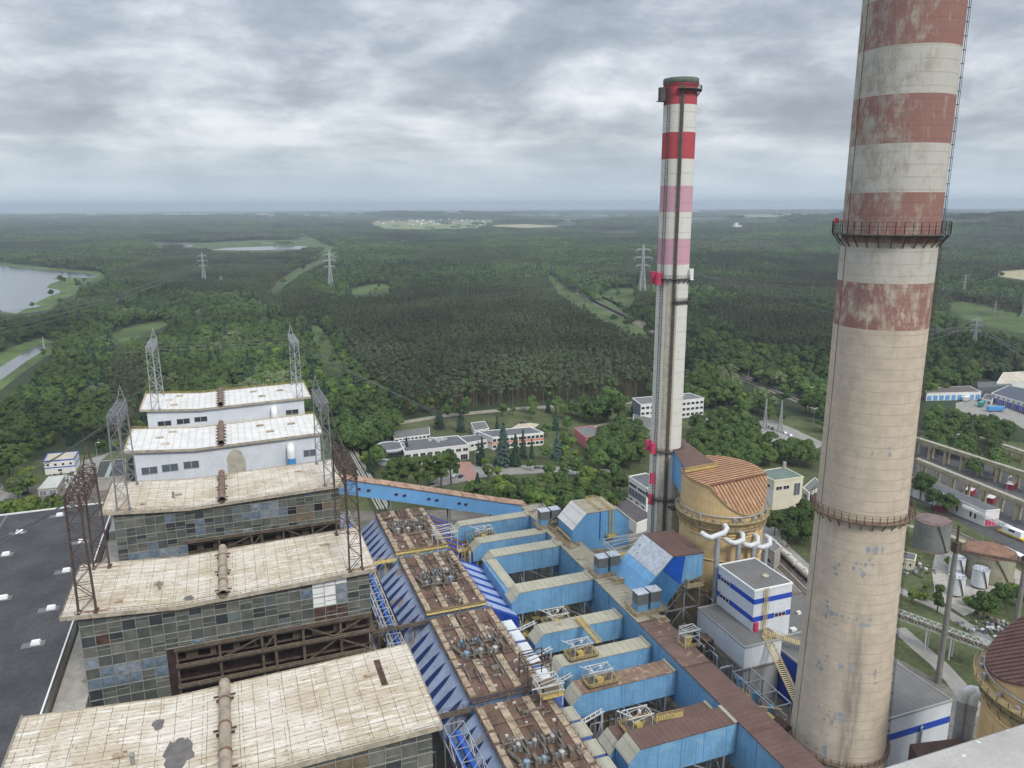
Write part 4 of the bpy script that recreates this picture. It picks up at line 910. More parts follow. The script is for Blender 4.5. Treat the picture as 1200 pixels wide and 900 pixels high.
# ------------------------------------------------------------------ precipitators
def esp(Y0, Y1, label, seed, right, left='blade'):
    R = random.Random(seed); x0, x1, zt = 50.4, 70.2, 26.
    t = thing('dust_precipitator', label, 'precipitator', (60, (Y0+Y1)/2, 0), 'rust brown precipitator decks')
    b = MB(); b.box(x0, Y0, 11, x1, Y1, zt-.25); b.build('casing', G['blue_plain'], t)
    l = MB()
    for x in (x0+1, (x0+x1)/2, x1-1):
        for y in (Y0+1.5, (Y0+Y1)/2, Y1-1.5): l.box(x-.3, y-.3, 0, x+.3, y+.3, 11.2)
    l.build('support_legs', G['grey_steel'], t)
    h = MB()
    for i in range(3):
        for j in range(4):
            xa = x0+(x1-x0)*i/3; xb = x0+(x1-x0)*(i+1)/3; ya = Y0+(Y1-Y0)*j/4; yb = Y0+(Y1-Y0)*(j+1)/4; cx, cy = (xa+xb)/2, (ya+yb)/2
            h.mesh([(xa+.1, ya+.1, 11), (xb-.1, ya+.1, 11), (xb-.1, yb-.1, 11), (xa+.1, yb-.1, 11), (cx-.4, cy-.4, 5), (cx+.4, cy-.4, 5), (cx+.4, cy+.4, 5), (cx-.4, cy+.4, 5)], [(0, 1, 5, 4), (1, 2, 6, 5), (2, 3, 7, 6), (3, 0, 4, 7)])
    h.build('ash_hoppers', G['grey_steel'], t)
    d = MB(); d.box(x0-.3, Y0-.3, zt-.24, x1+.3, Y1+.3, zt); do = d.build('deck', G['deck_rust'], t)
    ym = (Y0+Y1)/2; pl = MB()
    for x in (56.9, 63.8):
        for ya, yb in ((Y0+.4, ym-5.2), (ym+5.2, Y1-.4)):
            pl.box(x-.95, ya, zt+.003, x+.95, yb, zt+.42); pass
            n = 3
            for k in range(n): y = ya+(yb-ya)*(k+.5)/n; pl.box(x-.5, y-.5, zt+.42, x+.5, y+.5, zt+.75)
    for x in (x0+.9, x1-.9):
        n = 9
        for k in range(n):
            ya = Y0+.3+(Y1-Y0-.6)*k/n; yb = ya+(Y1-Y0-.6)/n-R.uniform(.35, 1.2); pl.box(x-.85, ya, zt+.003, x+.85, yb, zt+R.uniform(.22, .4))
    pl.build('deck_beams', G['deck_plate'], do)
    s = MB()
    for x in (60.3,): s.box(x-.1, Y0, zt+.003, x+.1, Y1, zt+.15)
    for y in (ym-5, ym+5, Y0+8, Y1-8): s.box(x0, y-.12, zt+.003, x1, y+.12, zt+.16)
    s.build('deck_ribs', G['dark_rust'], do)
    # rectifier transformers in two rows across the deck
    for row, y in enumerate((ym-2.9, ym+2.9)):
        for k in range(3):
            x = 54.8+k*4.3+R.uniform(-.3, .3)+row*.6; c = MB(); c.mi = 0; r_ = R.uniform(.55, .8); h_ = R.uniform(1.3, 1.9); c.cyl((x, y, zt), (x, y, zt+h_), r_, r_, 14); c.cyl((x, y, zt+h_), (x, y, zt+h_+.3), r_*1.05, r_*.4, 14)
            c.mi = 1
            for q in range(6): a = 2*PI*q/6; c.box(x+(r_+.1)*math.cos(a)-.13, y+(r_+.1)*math.sin(a)-.13, zt, x+(r_+.1)*math.cos(a)+.13, y+(r_+.1)*math.sin(a)+.13, zt+h_*.9)
            c.cyl((x+.3, y, zt+h_+.1), (x+.3, y, zt+h_+1), .12, .12, 6); c.tube([(x, y, zt+h_+.3), (x+.4, y+.8, zt+h_+.9), (x+.2, y+2, zt+h_+.2)], .1, 6); c.box(x-1.5, y-.3, zt+.003, x-.9, y+.5, zt+R.uniform(.8, 1.6)); c.build('transformer', [M('tr_pale', (.40,.39,.36), .3, .8, .7, rust=(.3, (.2,.12,.07))) if R.random() < .6 else M('tr_blue', (.20,.30,.40), .3, .8, .7), G['grey_steel']], t)
    f = MB()
    for x in (57, 61.2, 65.6):
        for y in (ym-4.2, ym+1.2): f.box(x-.35, y, zt, x+.35, y+2.2, zt+2.4)
    for x in (55.8, 60, 64.4): f.bar((x, ym-3, zt+2.4), (x, ym+3, zt+2.4), .35); f.bar((x+.8, ym-3, zt+1.4), (x+.8, ym+3, zt+1.4), .2)
    f.tube([(53, ym-3, zt+1), (56, ym-3, zt+1), (66, ym-2.6, zt+1)], .28, 8); f.tube([(52.5, ym+2.5, zt+.8), (54, ym-2.5, zt+.8)], .5, 8)
    f.build('busbar_frame', M('bus_grey', (.14,.125,.105), .4, .8, .85, rust=(.4, (.13,.075,.045))), t)
    cl = MB()
    for k in range(26): x, y = R.uniform(x0+1, x1-1), R.uniform(Y0+1, Y1-1); w_ = R.uniform(.15, .5); cl.box(x-w_, y-w_*.6, zt, x+w_, y+w_*.6, zt+R.uniform(.2, .8))
    cl.build('deck_boxes', M('box_pale', (.48,.46,.42), .3, .9, .8), do)
    r = MB(); r.rail([(x0-.2, Y0-.2, zt), (x0-.2, Y1+.2, zt)], 1.1, 2.4, .07, 2); r.build('deck_railing', G['rusty_steel'], do); r = MB(); r.rail([(x1+.2, Y0-.2, zt), (x1+.2, Y1+.2, zt)], 1.1, 2.4, .07, 2); r.build('deck_railing', G['rusty_steel'], do)
    r = MB(); r.rail([(x0, Y0-1.4, zt-.4), (x1, Y0-1.4, zt-.4)], 1.1, 1.8, .1, 2); r.box(x0, Y0-1.5, zt-.6, x1, Y0-.32, zt-.42); r.build('end_walkway', G['yellow_steel'] if seed in (3, 4) else G['rusty_steel'], t)
    # inlet funnels on the left, outlet funnels on the right
    m = MB(); xl, zl = 43.4, 19.2
    m.prism([(x0-.02, zt-1.2), (xl, zl), (xl, zl-5.5), (x0-.02, 11)], Y0+.3, Y1-.3); fo = m.build('inlet_funnel', G['slate_blue'], t); bl = MB(); n = 7
    for k in range(n):
        ya = Y0+.8+(Y1-Y0-1.6)*k/n; wd = (Y1-Y0)/n*.42
        def S(f, y): return (x0+(xl-x0)*f-.03, y, zt-1.2+(zl-zt+1.2)*f+.06)
        q = [S(1, ya), S(1, ya+wd), S(.42, ya+wd*1.15), S(.12, ya+wd*.95), S(.42, ya+wd*.45)]; up = np.array([-.05, 0, .06])
        bl.mesh([np.array(p_) for p_ in q]+[np.array(p_)+up for p_ in q], [(0, 1, 2, 3, 4), (5, 6, 7, 8, 9)]+[(i, (i+1) % 5, 5+(i+1) % 5, 5+i) for i in range(5)])
    bl.build('funnel_blades', G['navy_stripe'], fo)
    if right[0] == 'stripe':
        m = MB(); xr, zr = 81.6, 17.4; m.prism([(x1+.02, zt-2.4), (xr, zr), (xr, zr-4), (x1+.02, 10)], Y0+.3, Y1-.3); fo = m.build('outlet_funnel', G['deep_blue'], t); n = 6; bl = MB()
        for k in range(n):
            ya = Y0+1.6+(Y1-Y0-2)*k/n; wd = (Y1-Y0)/n*.56
            q = [(x1+.05, ya, zt-2.3), (xr, ya, zr+.1), (xr, ya+wd, zr+.1), (x1+.05, ya+wd, zt-2.3)]; bl.mesh(q+[(a_, b_, c_+.12) for a_, b_, c_ in q], [(0, 1, 2, 3), (4, 5, 6, 7)]+[(i, (i+1) % 4, 4+(i+1) % 4, 4+i) for i in range(4)])
        bl.build('funnel_panels', right[1], fo)
    else:
        n = 6
        for k in range(n):
            ya = Y0+.6+(Y1-Y0-1.2)*k/n; yb = ya+(Y1-Y0-1.2)/n*.78; dx = 6.2+(k == 0)*.8; z = 21.5-(k % 2)*.2
            m = MB(); m.box(x1+.35, ya, 8, x1+dx, yb, z); o = m.build('outlet_box', M('box_blue', (.10,.17,.42), .15, .3, .6, ribs=('w', 1., .03, .1), streak=.3), t)
            m = MB(); m.box(x1+.3, ya-.12, z+.002, x1+dx+.12, yb+.12, z+.22); m.build('box_roof', right[1], o)
    return t
LB = M('lilac_panel', (.30,.37,.53), .15, .3, .6, streak=.15)
esp(260.6, 299, 'farthest rust brown precipitator deck with brown and blue striped funnel, below the blue gallery', 4, ('stripe', G['brown_roof']))
esp(214.8, 254.6, 'second farthest rust brown precipitator deck with lilac and blue striped outlet funnel', 3, ('stripe', LB))
esp(168.4, 210.4, 'rust brown precipitator deck beside the row of white topped blue boxes', 2, ('box', M('box_white', (.56,.58,.58), .12, .4, .7, rust=(.1, (.3,.26,.2)))))
esp(122, 164.2, 'nearest precipitator deck, beside brown and grey topped blue boxes', 1, ('box', G['duct_roof']))
def gantry_frame(x0, x1, y0, y1, z0, z1, mat, name, label, cat):
    t = thing(name, label, cat, ((x0+x1)/2, (y0+y1)/2, z0))
    for x in (x0, x1):
        for y in (y0, y1): m = MB(); m.bar((x, y, z0), (x, y, z1), .22); m.build('post', mat, t)
    m = MB()
    for z in (z1, z1-1.6):
        m.bar((x0, y0, z), (x1, y0, z), .2); m.bar((x0, y1, z), (x1, y1, z), .2); m.bar((x0, y0, z), (x0, y1, z), .2); m.bar((x1, y0, z), (x1, y1, z), .2)
    n = 4
    for k in range(n):
        a = y0+(y1-y0)*k/n; b_ = y0+(y1-y0)*(k+1)/n; m.bar((x0, a, z1), (x1, b_, z1), .14); m.bar((x0, a, z1-1.6), (x0, b_, z1), .12); m.bar((x1, b_, z1-1.6), (x1, a, z1), .12)
    m.bar((x0-2.4, y0, z1+.2), (x1+.5, y0, z1+.2), .26); m.build('top_frame', mat, t); return t
gantry_frame(65.5, 72, 166, 172.5, 26, 33.5, G['rusty_steel'], 'hoist_frame', 'brown open hoist frame on the deck edge by the white topped boxes', 'hoist frame')
gantry_frame(65, 72.5, 254.5, 262.5, 26, 33, G['white_steel'], 'hoist_frame', 'white open hoist frame between the two farthest precipitator decks', 'hoist frame')
t = gantry_frame(66, 72, 158.5, 164, 25.4, 31.5, G['white_steel'], 'hoist_frame', 'white hoist frame with yellow rusty cabin on the nearest precipitator', 'hoist frame')
m = MB(); m.box(67, 158.6, 29, 71, 162.4, 31); m.build('cabin', G['brown_board'], t); m = MB(); m.box(66.2, 157.6, 28.7, 72, 163, 28.98); m.rail([(66.2, 163, 29), (66.2, 157.6, 29), (72, 157.6, 29), (72, 163, 29)], 1.1, 1.5, .1); m.build('platform', G['yellow_steel'], t)
def truss(name, label, cat, p, q, w, h, n, mat, pipes=None, group=None, legs=()):
    p = np.array(p, float); q = np.array(q, float); d = q-p; L = np.linalg.norm(d); dn = d/L; s = np.cross(dn, [0, 0, 1.]); s /= np.linalg.norm(s); up = np.array([0, 0, 1.])
    t = thing(name, label, cat, (p+q)/2*np.array([1, 1, 0]), group); m = MB()
    def P(i, a, b): return p+d*i/n+s*a*w/2+up*b*h
    for a in (-1, 1):
        for b_ in (0, 1): m.bar(P(0, a, b_), P(n, a, b_), .22)
        for i in range(n): m.bar(P(i, a, i % 2), P(i+1, a, 1-i % 2), .14); m.bar(P(i, a, 0), P(i, a, 1), .14)
    for i in range(n+1):
        for b_ in (0, 1): m.bar(P(i, -1, b_), P(i, 1, b_), .15)
        if i < n: m.bar(P(i, -1, 1), P(i+1, 1, 1), .13)
    m.build('lattice_frame', mat, t)
    if legs is not None:
        m = MB()
        for f in legs:
            for a in (-1, 1): c = p+d*f+s*a*w/2; m.bar((c[0], c[1], 0), c, .35)
            c = p+d*f; m.bar(c-s*w/2+np.array([0, 0, -c[2]*.6]), c+s*w/2, .16)
        if legs: m.build('trestle_legs', mat, t)
    for k, (off, r, pm) in enumerate(pipes or ()):
        m = MB(); m.cyl(p+s*off+up*(r+.1), q+s*off+up*(r+.1), r, r, 10); m.build('pipe', pm, t)
    return t
BP = M('pipe_blue', (.03,.12,.48), .15, .4, .5)
truss('pipe_bridge', 'white lattice pipe bridge beside the farthest rust brown decks', 'pipe bridge', (39.6, 316, 19), (39.4, 196, 19), 4.4, 3.2, 22, G['white_steel'], [(-1, .6, BP), (.6, .5, G['galv_steel']), (1.6, .35, BP)], None, (0.02, .25, .5, .75, .98))
truss('pipe_bridge', 'short white lattice bridge with blue pipe left of the nearest precipitator', 'pipe bridge', (43.5, 160, 22.5), (44.5, 118, 22.5), 5, 4, 9, G['galv_steel'], [(-1, .8, BP), (1.2, .6, BP)], None, (.02, .5, .98))
m = MB()
for x in (35.2, 36.6): m.box(x-.1, 80, 5, x+.1, 330, 5.3)
for k in range(120): m.box(34.9, 80+k*2.08, 4.8, 36.9, 80.3+k*2.08, 5)
for k in range(20): m.box(35.3, 82+k*12.5, 0, 36.5, 82.6+k*12.5, 4.8)
single(m, 'cable_trough', G['rail_tan'], 'ladder like cable trough in the dark lane beside the boiler houses', 'cable trough')
m = MB(); m.box(33.2, 150, 0, 34.6, 330, 15); m.box(33.0, 150, 15.002, 34.8, 330, 15.3); single(m, 'lane_wall', G['concrete'], 'narrow grey wall along the lane right of the boiler houses', 'wall')
# cross walkways over the lane
for i, (y, z) in enumerate(((166.3, 24.5), (211.7, 24.5), (257.4, 24.5))):
    m = MB(); m.box(33, y-1, z-.3, 50.2, y+1, z); m.rail([(33, y-1, z), (50.2, y-1, z)], 1.1, 2, .09, 2); m.rail([(33, y+1, z), (50.2, y+1, z)], 1.1, 2, .09, 2)
    for x in (37, 46): m.bar((x, y, 0), (x, y, z), .35)
    single(m, 'footbridge', [G['bay_steel'], G['bay_steel'], G['yellow_steel']][i], ['rusty footbridge over the lane beside the nearest boiler house', 'rusty footbridge over the lane beside the middle old boiler house', 'yellow footbridge over the lane beside the farthest old boiler house'][i], 'footbridge', 'footbridges over the lane')
# ------------------------------------------------------------------ blue cross ducts
def duct(y0, y1, xa, xb, zt, zb, rm, label, cham=3., chm=None, supp=True, plat=None):
    t = thing('flue_duct', label, 'duct', ((xa+xb)/2, (y0+y1)/2, 0), 'blue cross ducts')
    m = MB(); m.prism([(xa, zb), (xa, zt-cham), (xa+cham, zt), (xb, zt), (xb, zb)], y0, y1); m.build('casing', G['blue_sheet'], t)
    m = MB(); m.prism([(xa+cham-.15, zt+.01), (xb, zt+.01), (xb, zt+.28), (xa+cham-.15, zt+.28)], y0-.18, y1+.18); ro = m.build('roof', rm, t)
    m = MB(); s_ = .2; m.prism([(xa-s_, zt-cham-.1), (xa+cham-.16, zt+.02), (xa+cham-.16, zt+.26), (xa-s_-.15, zt-cham+.1)], y0-.15, y1+.15); m.build('end_slope', chm or G['duct_roof'], t)
    m = MB(); m.box(xb-1.1, y0-.2, zt+.29, xb-.2, y1+.2, zt+.7); m.build('roof_lip', chm or G['duct_roof'], ro)
    for k, x in enumerate(np.linspace(xa+8, xb-3, 4)):
        m = MB(); m.box(x-.12, y0-.12, zb, x+.12, y0-.005, zt); m.build('wall_stiffener', G['blue_plain'], t)
    if supp:
        m = MB()
        for x in (xa+4, (xa+xb)/2, xb-3):
            for y in (y0+.6, y1-.6): m.bar((x, y, 0), (x, y, zb), .45)
            m.bar((x, y0+.6, zb-1), (x, y1-.6, zb-7), .22); m.bar((x, y1-.6, zb-1), (x, y0+.6, zb-7), .22)
        m.bar((xb-3, y0+.6, zb-6), (xb-12, y0+.6, zb-.5), .3); m.bar((xb-3, y1-.6, zb-6), (xb-12, y1-.6, zb-.5), .3)
        m.build('support_legs', G['galv_steel'], t)
    return t
DR, BR = G['duct_roof'], G['brown_roof']
duct(138.3, 144.8, 80.2, 110.6, 24., 15.5, BR, 'nearest blue duct with brown roof and grey sloping end')
duct(145.1, 151.2, 78.8, 110.6, 21.2, 14, BR, 'blue duct tucked behind the nearest one, yellow railed platform on its roof', 2.6)
duct(166., 171.8, 78.2, 110.6, 21.2, 14, M('brown_streak', (.19,.125,.09), .3, .25, .85, ribs=('x', 2., .05, .3), rust=(.5, (.34,.27,.19))), 'blue duct with rusty brown streaked roof, third from the near end')
duct(179.6, 185., 78.4, 110.6, 21.2, 14, DR, 'blue duct with pale ribbed roof just beyond the rusty roofed duct')
duct(197.2, 202.8, 80.2, 110.6, 21.2, 14.2, DR, 'blue duct with pale roof crossed by a yellow stair, in front of the corner duct')
t = duct(219., 225., 80.6, 110.6, 24., 16.4, DR, 'long blue duct whose left end turns a corner towards the forest')
m = MB(); m.prism([(80.4, 15), (80.4, 22.2), (81.3, 23.1), (84.6, 23.1), (84.6, 15)], 225.05, 247.3); o = m.build('corner_leg', G['blue_sheet'], t); m = MB(); m.prism([(81.2, 23.12), (84.8, 23.12), (84.8, 23.4), (81.2, 23.4)], 225.1, 247.4); m.build('corner_leg_roof', DR, t)
duct(247.5, 253.4, 81.6, 110.6, 24., 16.4, DR, 'blue duct at the far end of the corner leg, pale roofed')
duct(260.4, 265.6, 80.2, 110.6, 24., 17, DR, 'second farthest blue duct, carrying the far yellow platform')
duct(278.6, 283.4, 78, 110.6, 24., 17, G['duct_roof'], 'farthest blue duct, next to the blue gallery')
def yplat(x, y, z, w, d, label, hgt=4.5, jib=True):
    t = thing('access_platform', label, 'platform', (x, y, z), 'yellow platforms on the ducts'); m = MB(); m.box(x-w/2, y-d/2, z+.3, x+w/2, y+d/2, z+.48)
    for sx in (-1, 1):
        for sy in (-1, 1): m.box(x+sx*w*.42-.15, y+sy*d*.4-.15, z, x+sx*w*.42+.15, y+sy*d*.4+.15, z+.3)
    m.build('floor', G['bay_steel'], t); m = MB(); m.rail([(x-w/2, y-d/2, z+.5), (x+w/2, y-d/2, z+.5), (x+w/2, y+d/2, z+.5), (x-w/2, y+d/2, z+.5)], 1.15, 1.3, .1, 3, True); m.box(x-1.2, y-1, z+.5, x+.6, y+.8, z+1.5); m.rail([(x-1.6, y-1.3, z+1.5), (x+1, y-1.3, z+1.5), (x+1, y+1.2, z+1.5), (x-1.6, y+1.2, z+1.5)], 1., 1.2, .09, 2, True); m.build('yellow_railing', G['yellow_steel'], t)
    m = MB(); f = .3
    for sx in (-1, 1):
        for sy in (-1, 1): m.bar((x+sx*w*f, y+sy*d*.36, z+.5), (x+sx*w*f, y+sy*d*.36, z+hgt), .15)
        m.bar((x+sx*w*f, y-d*.36, z+hgt), (x+sx*w*f, y+d*.36, z+hgt), .22); m.bar((x+sx*w*f, y-d*.36, z+hgt-1), (x+sx*w*f, y+d*.36, z+hgt-1), .16)
    for sy in (-1, 1): m.bar((x-w*f-1.5, y+sy*d*.36, z+hgt+.1), (x+w*f+.5, y+sy*d*.36, z+hgt+.1), .22); m.bar((x-w*f, y+sy*d*.36, z+hgt-1), (x+w*f, y+sy*d*.36, z+hgt), .14)
    m.bar((x-w*f, y-d*.36, z+hgt), (x+w*f, y+d*.36, z+hgt), .1); m.cyl((x, y, z+hgt-.1), (x, y, z+hgt+.6), .5, .4, 10)
    if jib: m.bar((x-w*f-3.2, y+d*.2, z+hgt+1.2), (x-w*f, y-d*.3, z+hgt+.2), .24)
    m.build('hoist_frame', G['white_steel'], t); return t
yplat(88.5, 148.2, 21.5, 9, 5, 'yellow railed platform with white hoist frame behind the nearest brown roofed duct')
yplat(88, 168.8, 21.5, 9, 4.6, 'yellow railed platform with white hoist frame on the rusty streaked duct roof')
yplat(88.5, 182.2, 21.5, 9, 4.6, 'yellow railed platform with white hoist frame at the foot of the yellow stair')
yplat(90.5, 203.8, 19.5, 9, 6, 'yellow railed platform with white hoist frame at the head of the yellow stair')
yplat(87.5, 268.6, 22, 9, 5, 'farthest yellow railed platform, beside the second farthest blue duct')
def stair(p, q, w, label, mat=None, name='stair', cat='stair'):
    p = np.array(p, float); q = np.array(q, float); d = q-p; s = np.cross(d/np.linalg.norm(d), [0, 0, 1.]); s /= np.linalg.norm(s); m = MB()
    for a in (-1, 1): m.bar(p+s*a*w/2, q+s*a*w/2, .14, .35); m.rail([p+s*a*w/2, q+s*a*w/2], 1.1, 1.4, .09, 2)
    n = max(6, int(np.linalg.norm(d)/.6))
    for i in range(n): c = p+d*(i+.5)/n; m.bar(c-s*w/2, c+s*w/2, .3, .08)
    return single(m, name, mat or G['yellow_steel'], label, cat)
stair((96, 201, 22.2), (96, 185.5, 22.2), 1.6, 'yellow railed gangway between two pale duct roofs')
stair((94, 149, 22), (99.5, 145.6, 24.4), 1.4, 'short yellow stair up to the nearest brown duct roof')
# stubs joining precipitator boxes and ducts, dark blue block below
m = MB(); m.box(86, 155, 0, 106, 163, 9); m.box(85.7, 154.7, 9.002, 106.3, 163.3, 9.4); single(m, 'low_blue_building', G['deep_blue'], 'low deep blue building in the gap below the rusty roofed duct', 'building')
for i, (y, x0) in enumerate(((206, 77), (190.5, 76), (176, 76), (158.5, 77), (134, 77))):
    m = MB(); 
    for dy in (-.6, .6): m.bar((x0, y+dy, 18.6), (x0+7.5, y+dy+1.5, 19.6), .3)
    for k in range(5): m.bar((x0+1.6*k, y-.6+.3*k, 18.7+.2*k), (x0+1.6*k+.4, y+.6+.3*k, 18.8+.2*k), .2)
    m.bar((x0+7, y+1.2, 0), (x0+7, y+1.2, 19.4), .5); m.bar((x0+2, y, 0), (x0+6.8, y+1, 17), .25)
    single(m, 'pipe_support', G['white_steel'], ['white support arm beside the striped funnel corner', 'white support arm beside the second white topped box', 'white support arm at the near white topped boxes', 'white support arm beside the first grey topped box', 'white support arm at the lower frame edge'][i], 'support', 'support arms between boxes and ducts')
# ------------------------------------------------------------------ main flue duct
t = thing('main_flue_duct', 'long blue main flue duct with brown roof leading to the chimneys', 'duct', (115, 180, 0))
m = MB(); m.box(110.8, 84, 11, 119, 288, 24.3); m.build('casing', G['blue_sheet'], t)
for ya, yb, mt_ in ((84, 133.6, 'brown_roof_y'), (134, 162.6, 'brown_roof_y'), (163, 187.6, 'brown_streak_y'), (188, 214, 'duct_roof_y'), (214.4, 247, 'duct_roof_y'), (247.4, 288.4, 'duct_roof_y')):
    if mt_ == 'brown_streak_y': M(mt_, (.15,.095,.078), .25, .25, .85, ribs=('y', 1.8, .05, .3), rust=(.36, (.30,.23,.15)))
    m = MB(); m.box(110.5, ya, 24.31, 119.3, yb, 24.62); m.box(110.45, yb-.35, 24.63, 119.35, yb, 24.85); m.build('roof', G[mt_], t)
m = MB()
for y in range(90, 288, 12):
    for x in (111.6, 118.2): m.bar((x, y, 0), (x, y, 11), .5)
    m.bar((111.6, y, 1), (118.2, y, 10.5), .25)
m.build('support_legs', G['galv_steel'], t)
m = MB()
for y in (131, 148, 176, 208, 234): m.box(110.62, y-.18, 11, 110.79, y+.18, 24.2)
m.build('wall_stiffener', G['blue_plain'], t)
def cabinet(x, y, z, label):
    t = thing('fan_cabinet', label, 'fan cabinet', (x, y, z), 'paired fan cabinets on the main duct'); m = MB(); m.box(x-1.8, y-1.8, z, x+1.8, y+1.8, z+2.4); m.build('lower_casing', G['blue_sheet'], t)
    m = MB(); m.box(x-1.85, y-1.85, z+2.41, x+1.85, y+1.85, z+5.9); m.build('louvre', M('louvre_grey', (.15,.16,.155), .15, .4, .7, ribs=('z', .4, .04, .25)), t)
    m = MB(); m.box(x-2., y-2., z+5.91, x+2., y+2., z+6.15); m.build('cap', G['silver_slope'], t); return t
for i, (px, py, nm) in enumerate(((634, 617, 'farthest pair'), (701, 674, 'middle pair'), (747, 718, 'nearest pair'))):
    c = at(px, py, 25); x, y = c[0]+1.8, c[1]+1.6
    for k in range(2): cabinet(x+k*4.7, y+k*.2, 25.1, ['left', 'right'][k]+' grey and blue fan cabinet of the '+nm+' on the main duct')
    m = MB(); m.box(x-3.5, y-3.4, 24.66, x+8.2, y+3, 25.05); m.rail([(x-3.5, y+3, 25.05), (x-3.5, y-3.4, 25.05), (x+8.2, y-3.4, 25.05), (x+8.2, y+3, 25.05)], 1.1, 1.4, .09, 3)
    for k in range(4): m.bar((x-3.2, y-2.6+k*1.6, 24.7), (x-2.4+.9, y-2.6+k*1.6, 22.6), .16)
    single(m, 'cabinet_platform', M('plat_tan', (.31,.245,.15), .3, .7, .85, rust=(.35, (.15,.09,.05))), 'railed tan platform under the '+nm+' of fan cabinets', 'platform', 'cabinet platforms')
    m = MB(); m.tube([(x+1, y-4.6, 25.1), (x+2, y-7, 25.1), (x+3.4, y-8.5, 25.1)], .45, 10); m.box(x+1.6, y-9.5, 24.66, x+5.4, y-6.8, 25.); m.cyl((x+3.4, y-8.4, 25), (x+3.4, y-8.4, 26.3), .8, .8, 12); m.rail([(x+.5, y-4, 24.7), (x+.5, y-10, 24.7)], 1, 1.5, .08, 2)
    single(m, 'fan_motor', G['plat_tan'], 'round fan motor and duct in front of the '+nm+' of cabinets', 'fan motor', 'fan motors on the main duct')
gantry_frame(*([at(803, 760, 25)[0], at(803, 760, 25)[0]+4.6, at(803, 760, 25)[1], at(803, 760, 25)[1]+3.6]), 24.7, 30, G['white_steel'], 'hoist_frame', 'white hoist frame with jib on the brown main duct roof', 'hoist frame')
c = at(806, 757, 25); m = MB(); m.cyl((c[0]+1, c[1]+1.6, 24.7), (c[0]+1, c[1]+1.6, 27), 1.1, 1.1, 14); m.rail([(c[0]-1.5, c[1]+3, 24.7), (c[0]-1.5, c[1]-.6, 24.7), (c[0]+3.5, c[1]-.6, 24.7)], 1.1, 1.2, .1, 3); single(m, 'valve_drum', G['yellow_steel'], 'yellow drum and rail inside the hoist frame on the brown duct roof', 'valve')
# hoods
t = thing('damper_house', 'blue damper house with sloping silver end beyond the ducts', 'damper house', (128, 254, 20))
pf = [(115.7, 20), (115.7, 29.8), (121.2, 35.6), (134.1, 35.6), (139.6, 30.4), (139.7, 20)]
m = MB(); m.prism(pf, 247.2, 260.5); m.build('casing', G['blue_plain'], t)
m = MB(); m.prism([(115.5, 29.75), (121.15, 35.72), (121.15, 36.0), (115.2, 30.0)], 246.9, 260.8); m.build('left_slope', G['white_roof'], t)
m = MB(); m.prism([(121.2, 35.63), (134.2, 35.63), (134.2, 35.95), (121.2, 35.95)], 246.95, 260.75); ro = m.build('roof', G['duct_roof_y'], t)
m = MB(); m.prism([(134.25, 35.62), (139.8, 30.35), (139.95, 30.65), (134.3, 35.94)], 246.95, 260.75); m.build('right_slope', G['duct_roof_y'], t)
m = MB(); m.rail([(127, 247, 35.95), (127, 260, 35.95), (131.5, 260, 35.95), (131.5, 247, 35.95)], 1.2, 1.4, .12, 3); m.bar((131, 246.6, 22), (131, 246.6, 37), .25); m.bar((132.2, 246.6, 22), (132.2, 246.6, 37), .25)
for k in range(14): m.bar((131, 246.6, 23+k), (132.2, 246.6, 23+k), .14)
m.box(129.5, 245, 25.4, 133.6, 247.1, 25.7); m.rail([(129.5, 247, 25.7), (129.5, 245, 25.7), (133.6, 245, 25.7), (133.6, 247, 25.7)], 1.1, 1.3, .1); m.build('ladder', G['yellow_steel'], ro)
m = MB(); m.box(126.9, 247.02, 24.4, 127.3, 247.18, 35.4); m.build('seam', G['deep_blue'], t)
m = MB(); m.box(113, 243.4, 20.2, 128, 247.1, 20.6); m.rail([(113, 247, 20.6), (113, 243.4, 20.6), (128, 243.4, 20.6)], 1.15, 1.5, .1, 3); m.rail([(112.8, 262, 25), (112.8, 243, 25)], 1.2, 1.6, .12, 3); m.box(112.3, 243, 24.66, 115.6, 262, 24.95); m.tube([(114.5, 259, 26.4), (114.5, 246, 26.4)], .5, 8); m.build('walkway', G['plat_tan'], t)
t = thing('absorber_inlet', 'blue inlet hood with silver slope and brown roof beside the ochre absorber', 'inlet hood', (131, 210, 0))
pf = [(119, 24.4), (122.2, 29.0), (126.7, 33), (130.4, 37), (142.3, 36.4), (142.3, 28.4), (134, 26.3), (127.3, 18.2)]
m = MB(); m.prism(pf, 201.2, 220); m.build('casing', G['blue_sheet'], t)
m = MB(); m.prism([(124.4, 31.1), (130.35, 37.05), (130.2, 37.35), (124.1, 31.4)], 200.9, 220.3); m.build('silver_slope', G['silver_slope'], t)
m = MB(); m.prism([(118.9, 24.5), (122.1, 29.1), (124.35, 31.1), (124.1, 31.3), (121.9, 29.3), (118.6, 24.7)], 200.95, 220.2); m.build('lower_slope', M('pale_blue', (.17,.38,.62), .12, .3, .6, streak=.1), t)
m = MB(); m.prism([(130.4, 37.08), (142.5, 36.5), (142.5, 36.8), (130.4, 37.38)], 200.9, 220.3); m.build('roof', G['brown_roof'], t)
m = MB(); m.prism([(126.8, 32.9), (130.4, 36.8), (135.2, 36.5), (133.8, 26.5)], 201.0, 201.17); m.build('dark_front_panel', M('bright_navy', (.01,.09,.47), .15, .3, .5), t)
m = MB(); m.prism([(126.6, 32.7), (133.6, 26.2), (127.2, 18.5), (119.4, 24.6)], 201.02, 201.18); m.build('lower_front_panel', M('steel_blue', (.06,.20,.38), .15, .3, .6, streak=.2), t)
m = MB()
for x in (129, 136, 142):
    for y in (202, 218): m.bar((x, y, 0), (x, y, 27 if x > 130 else 20), .5)
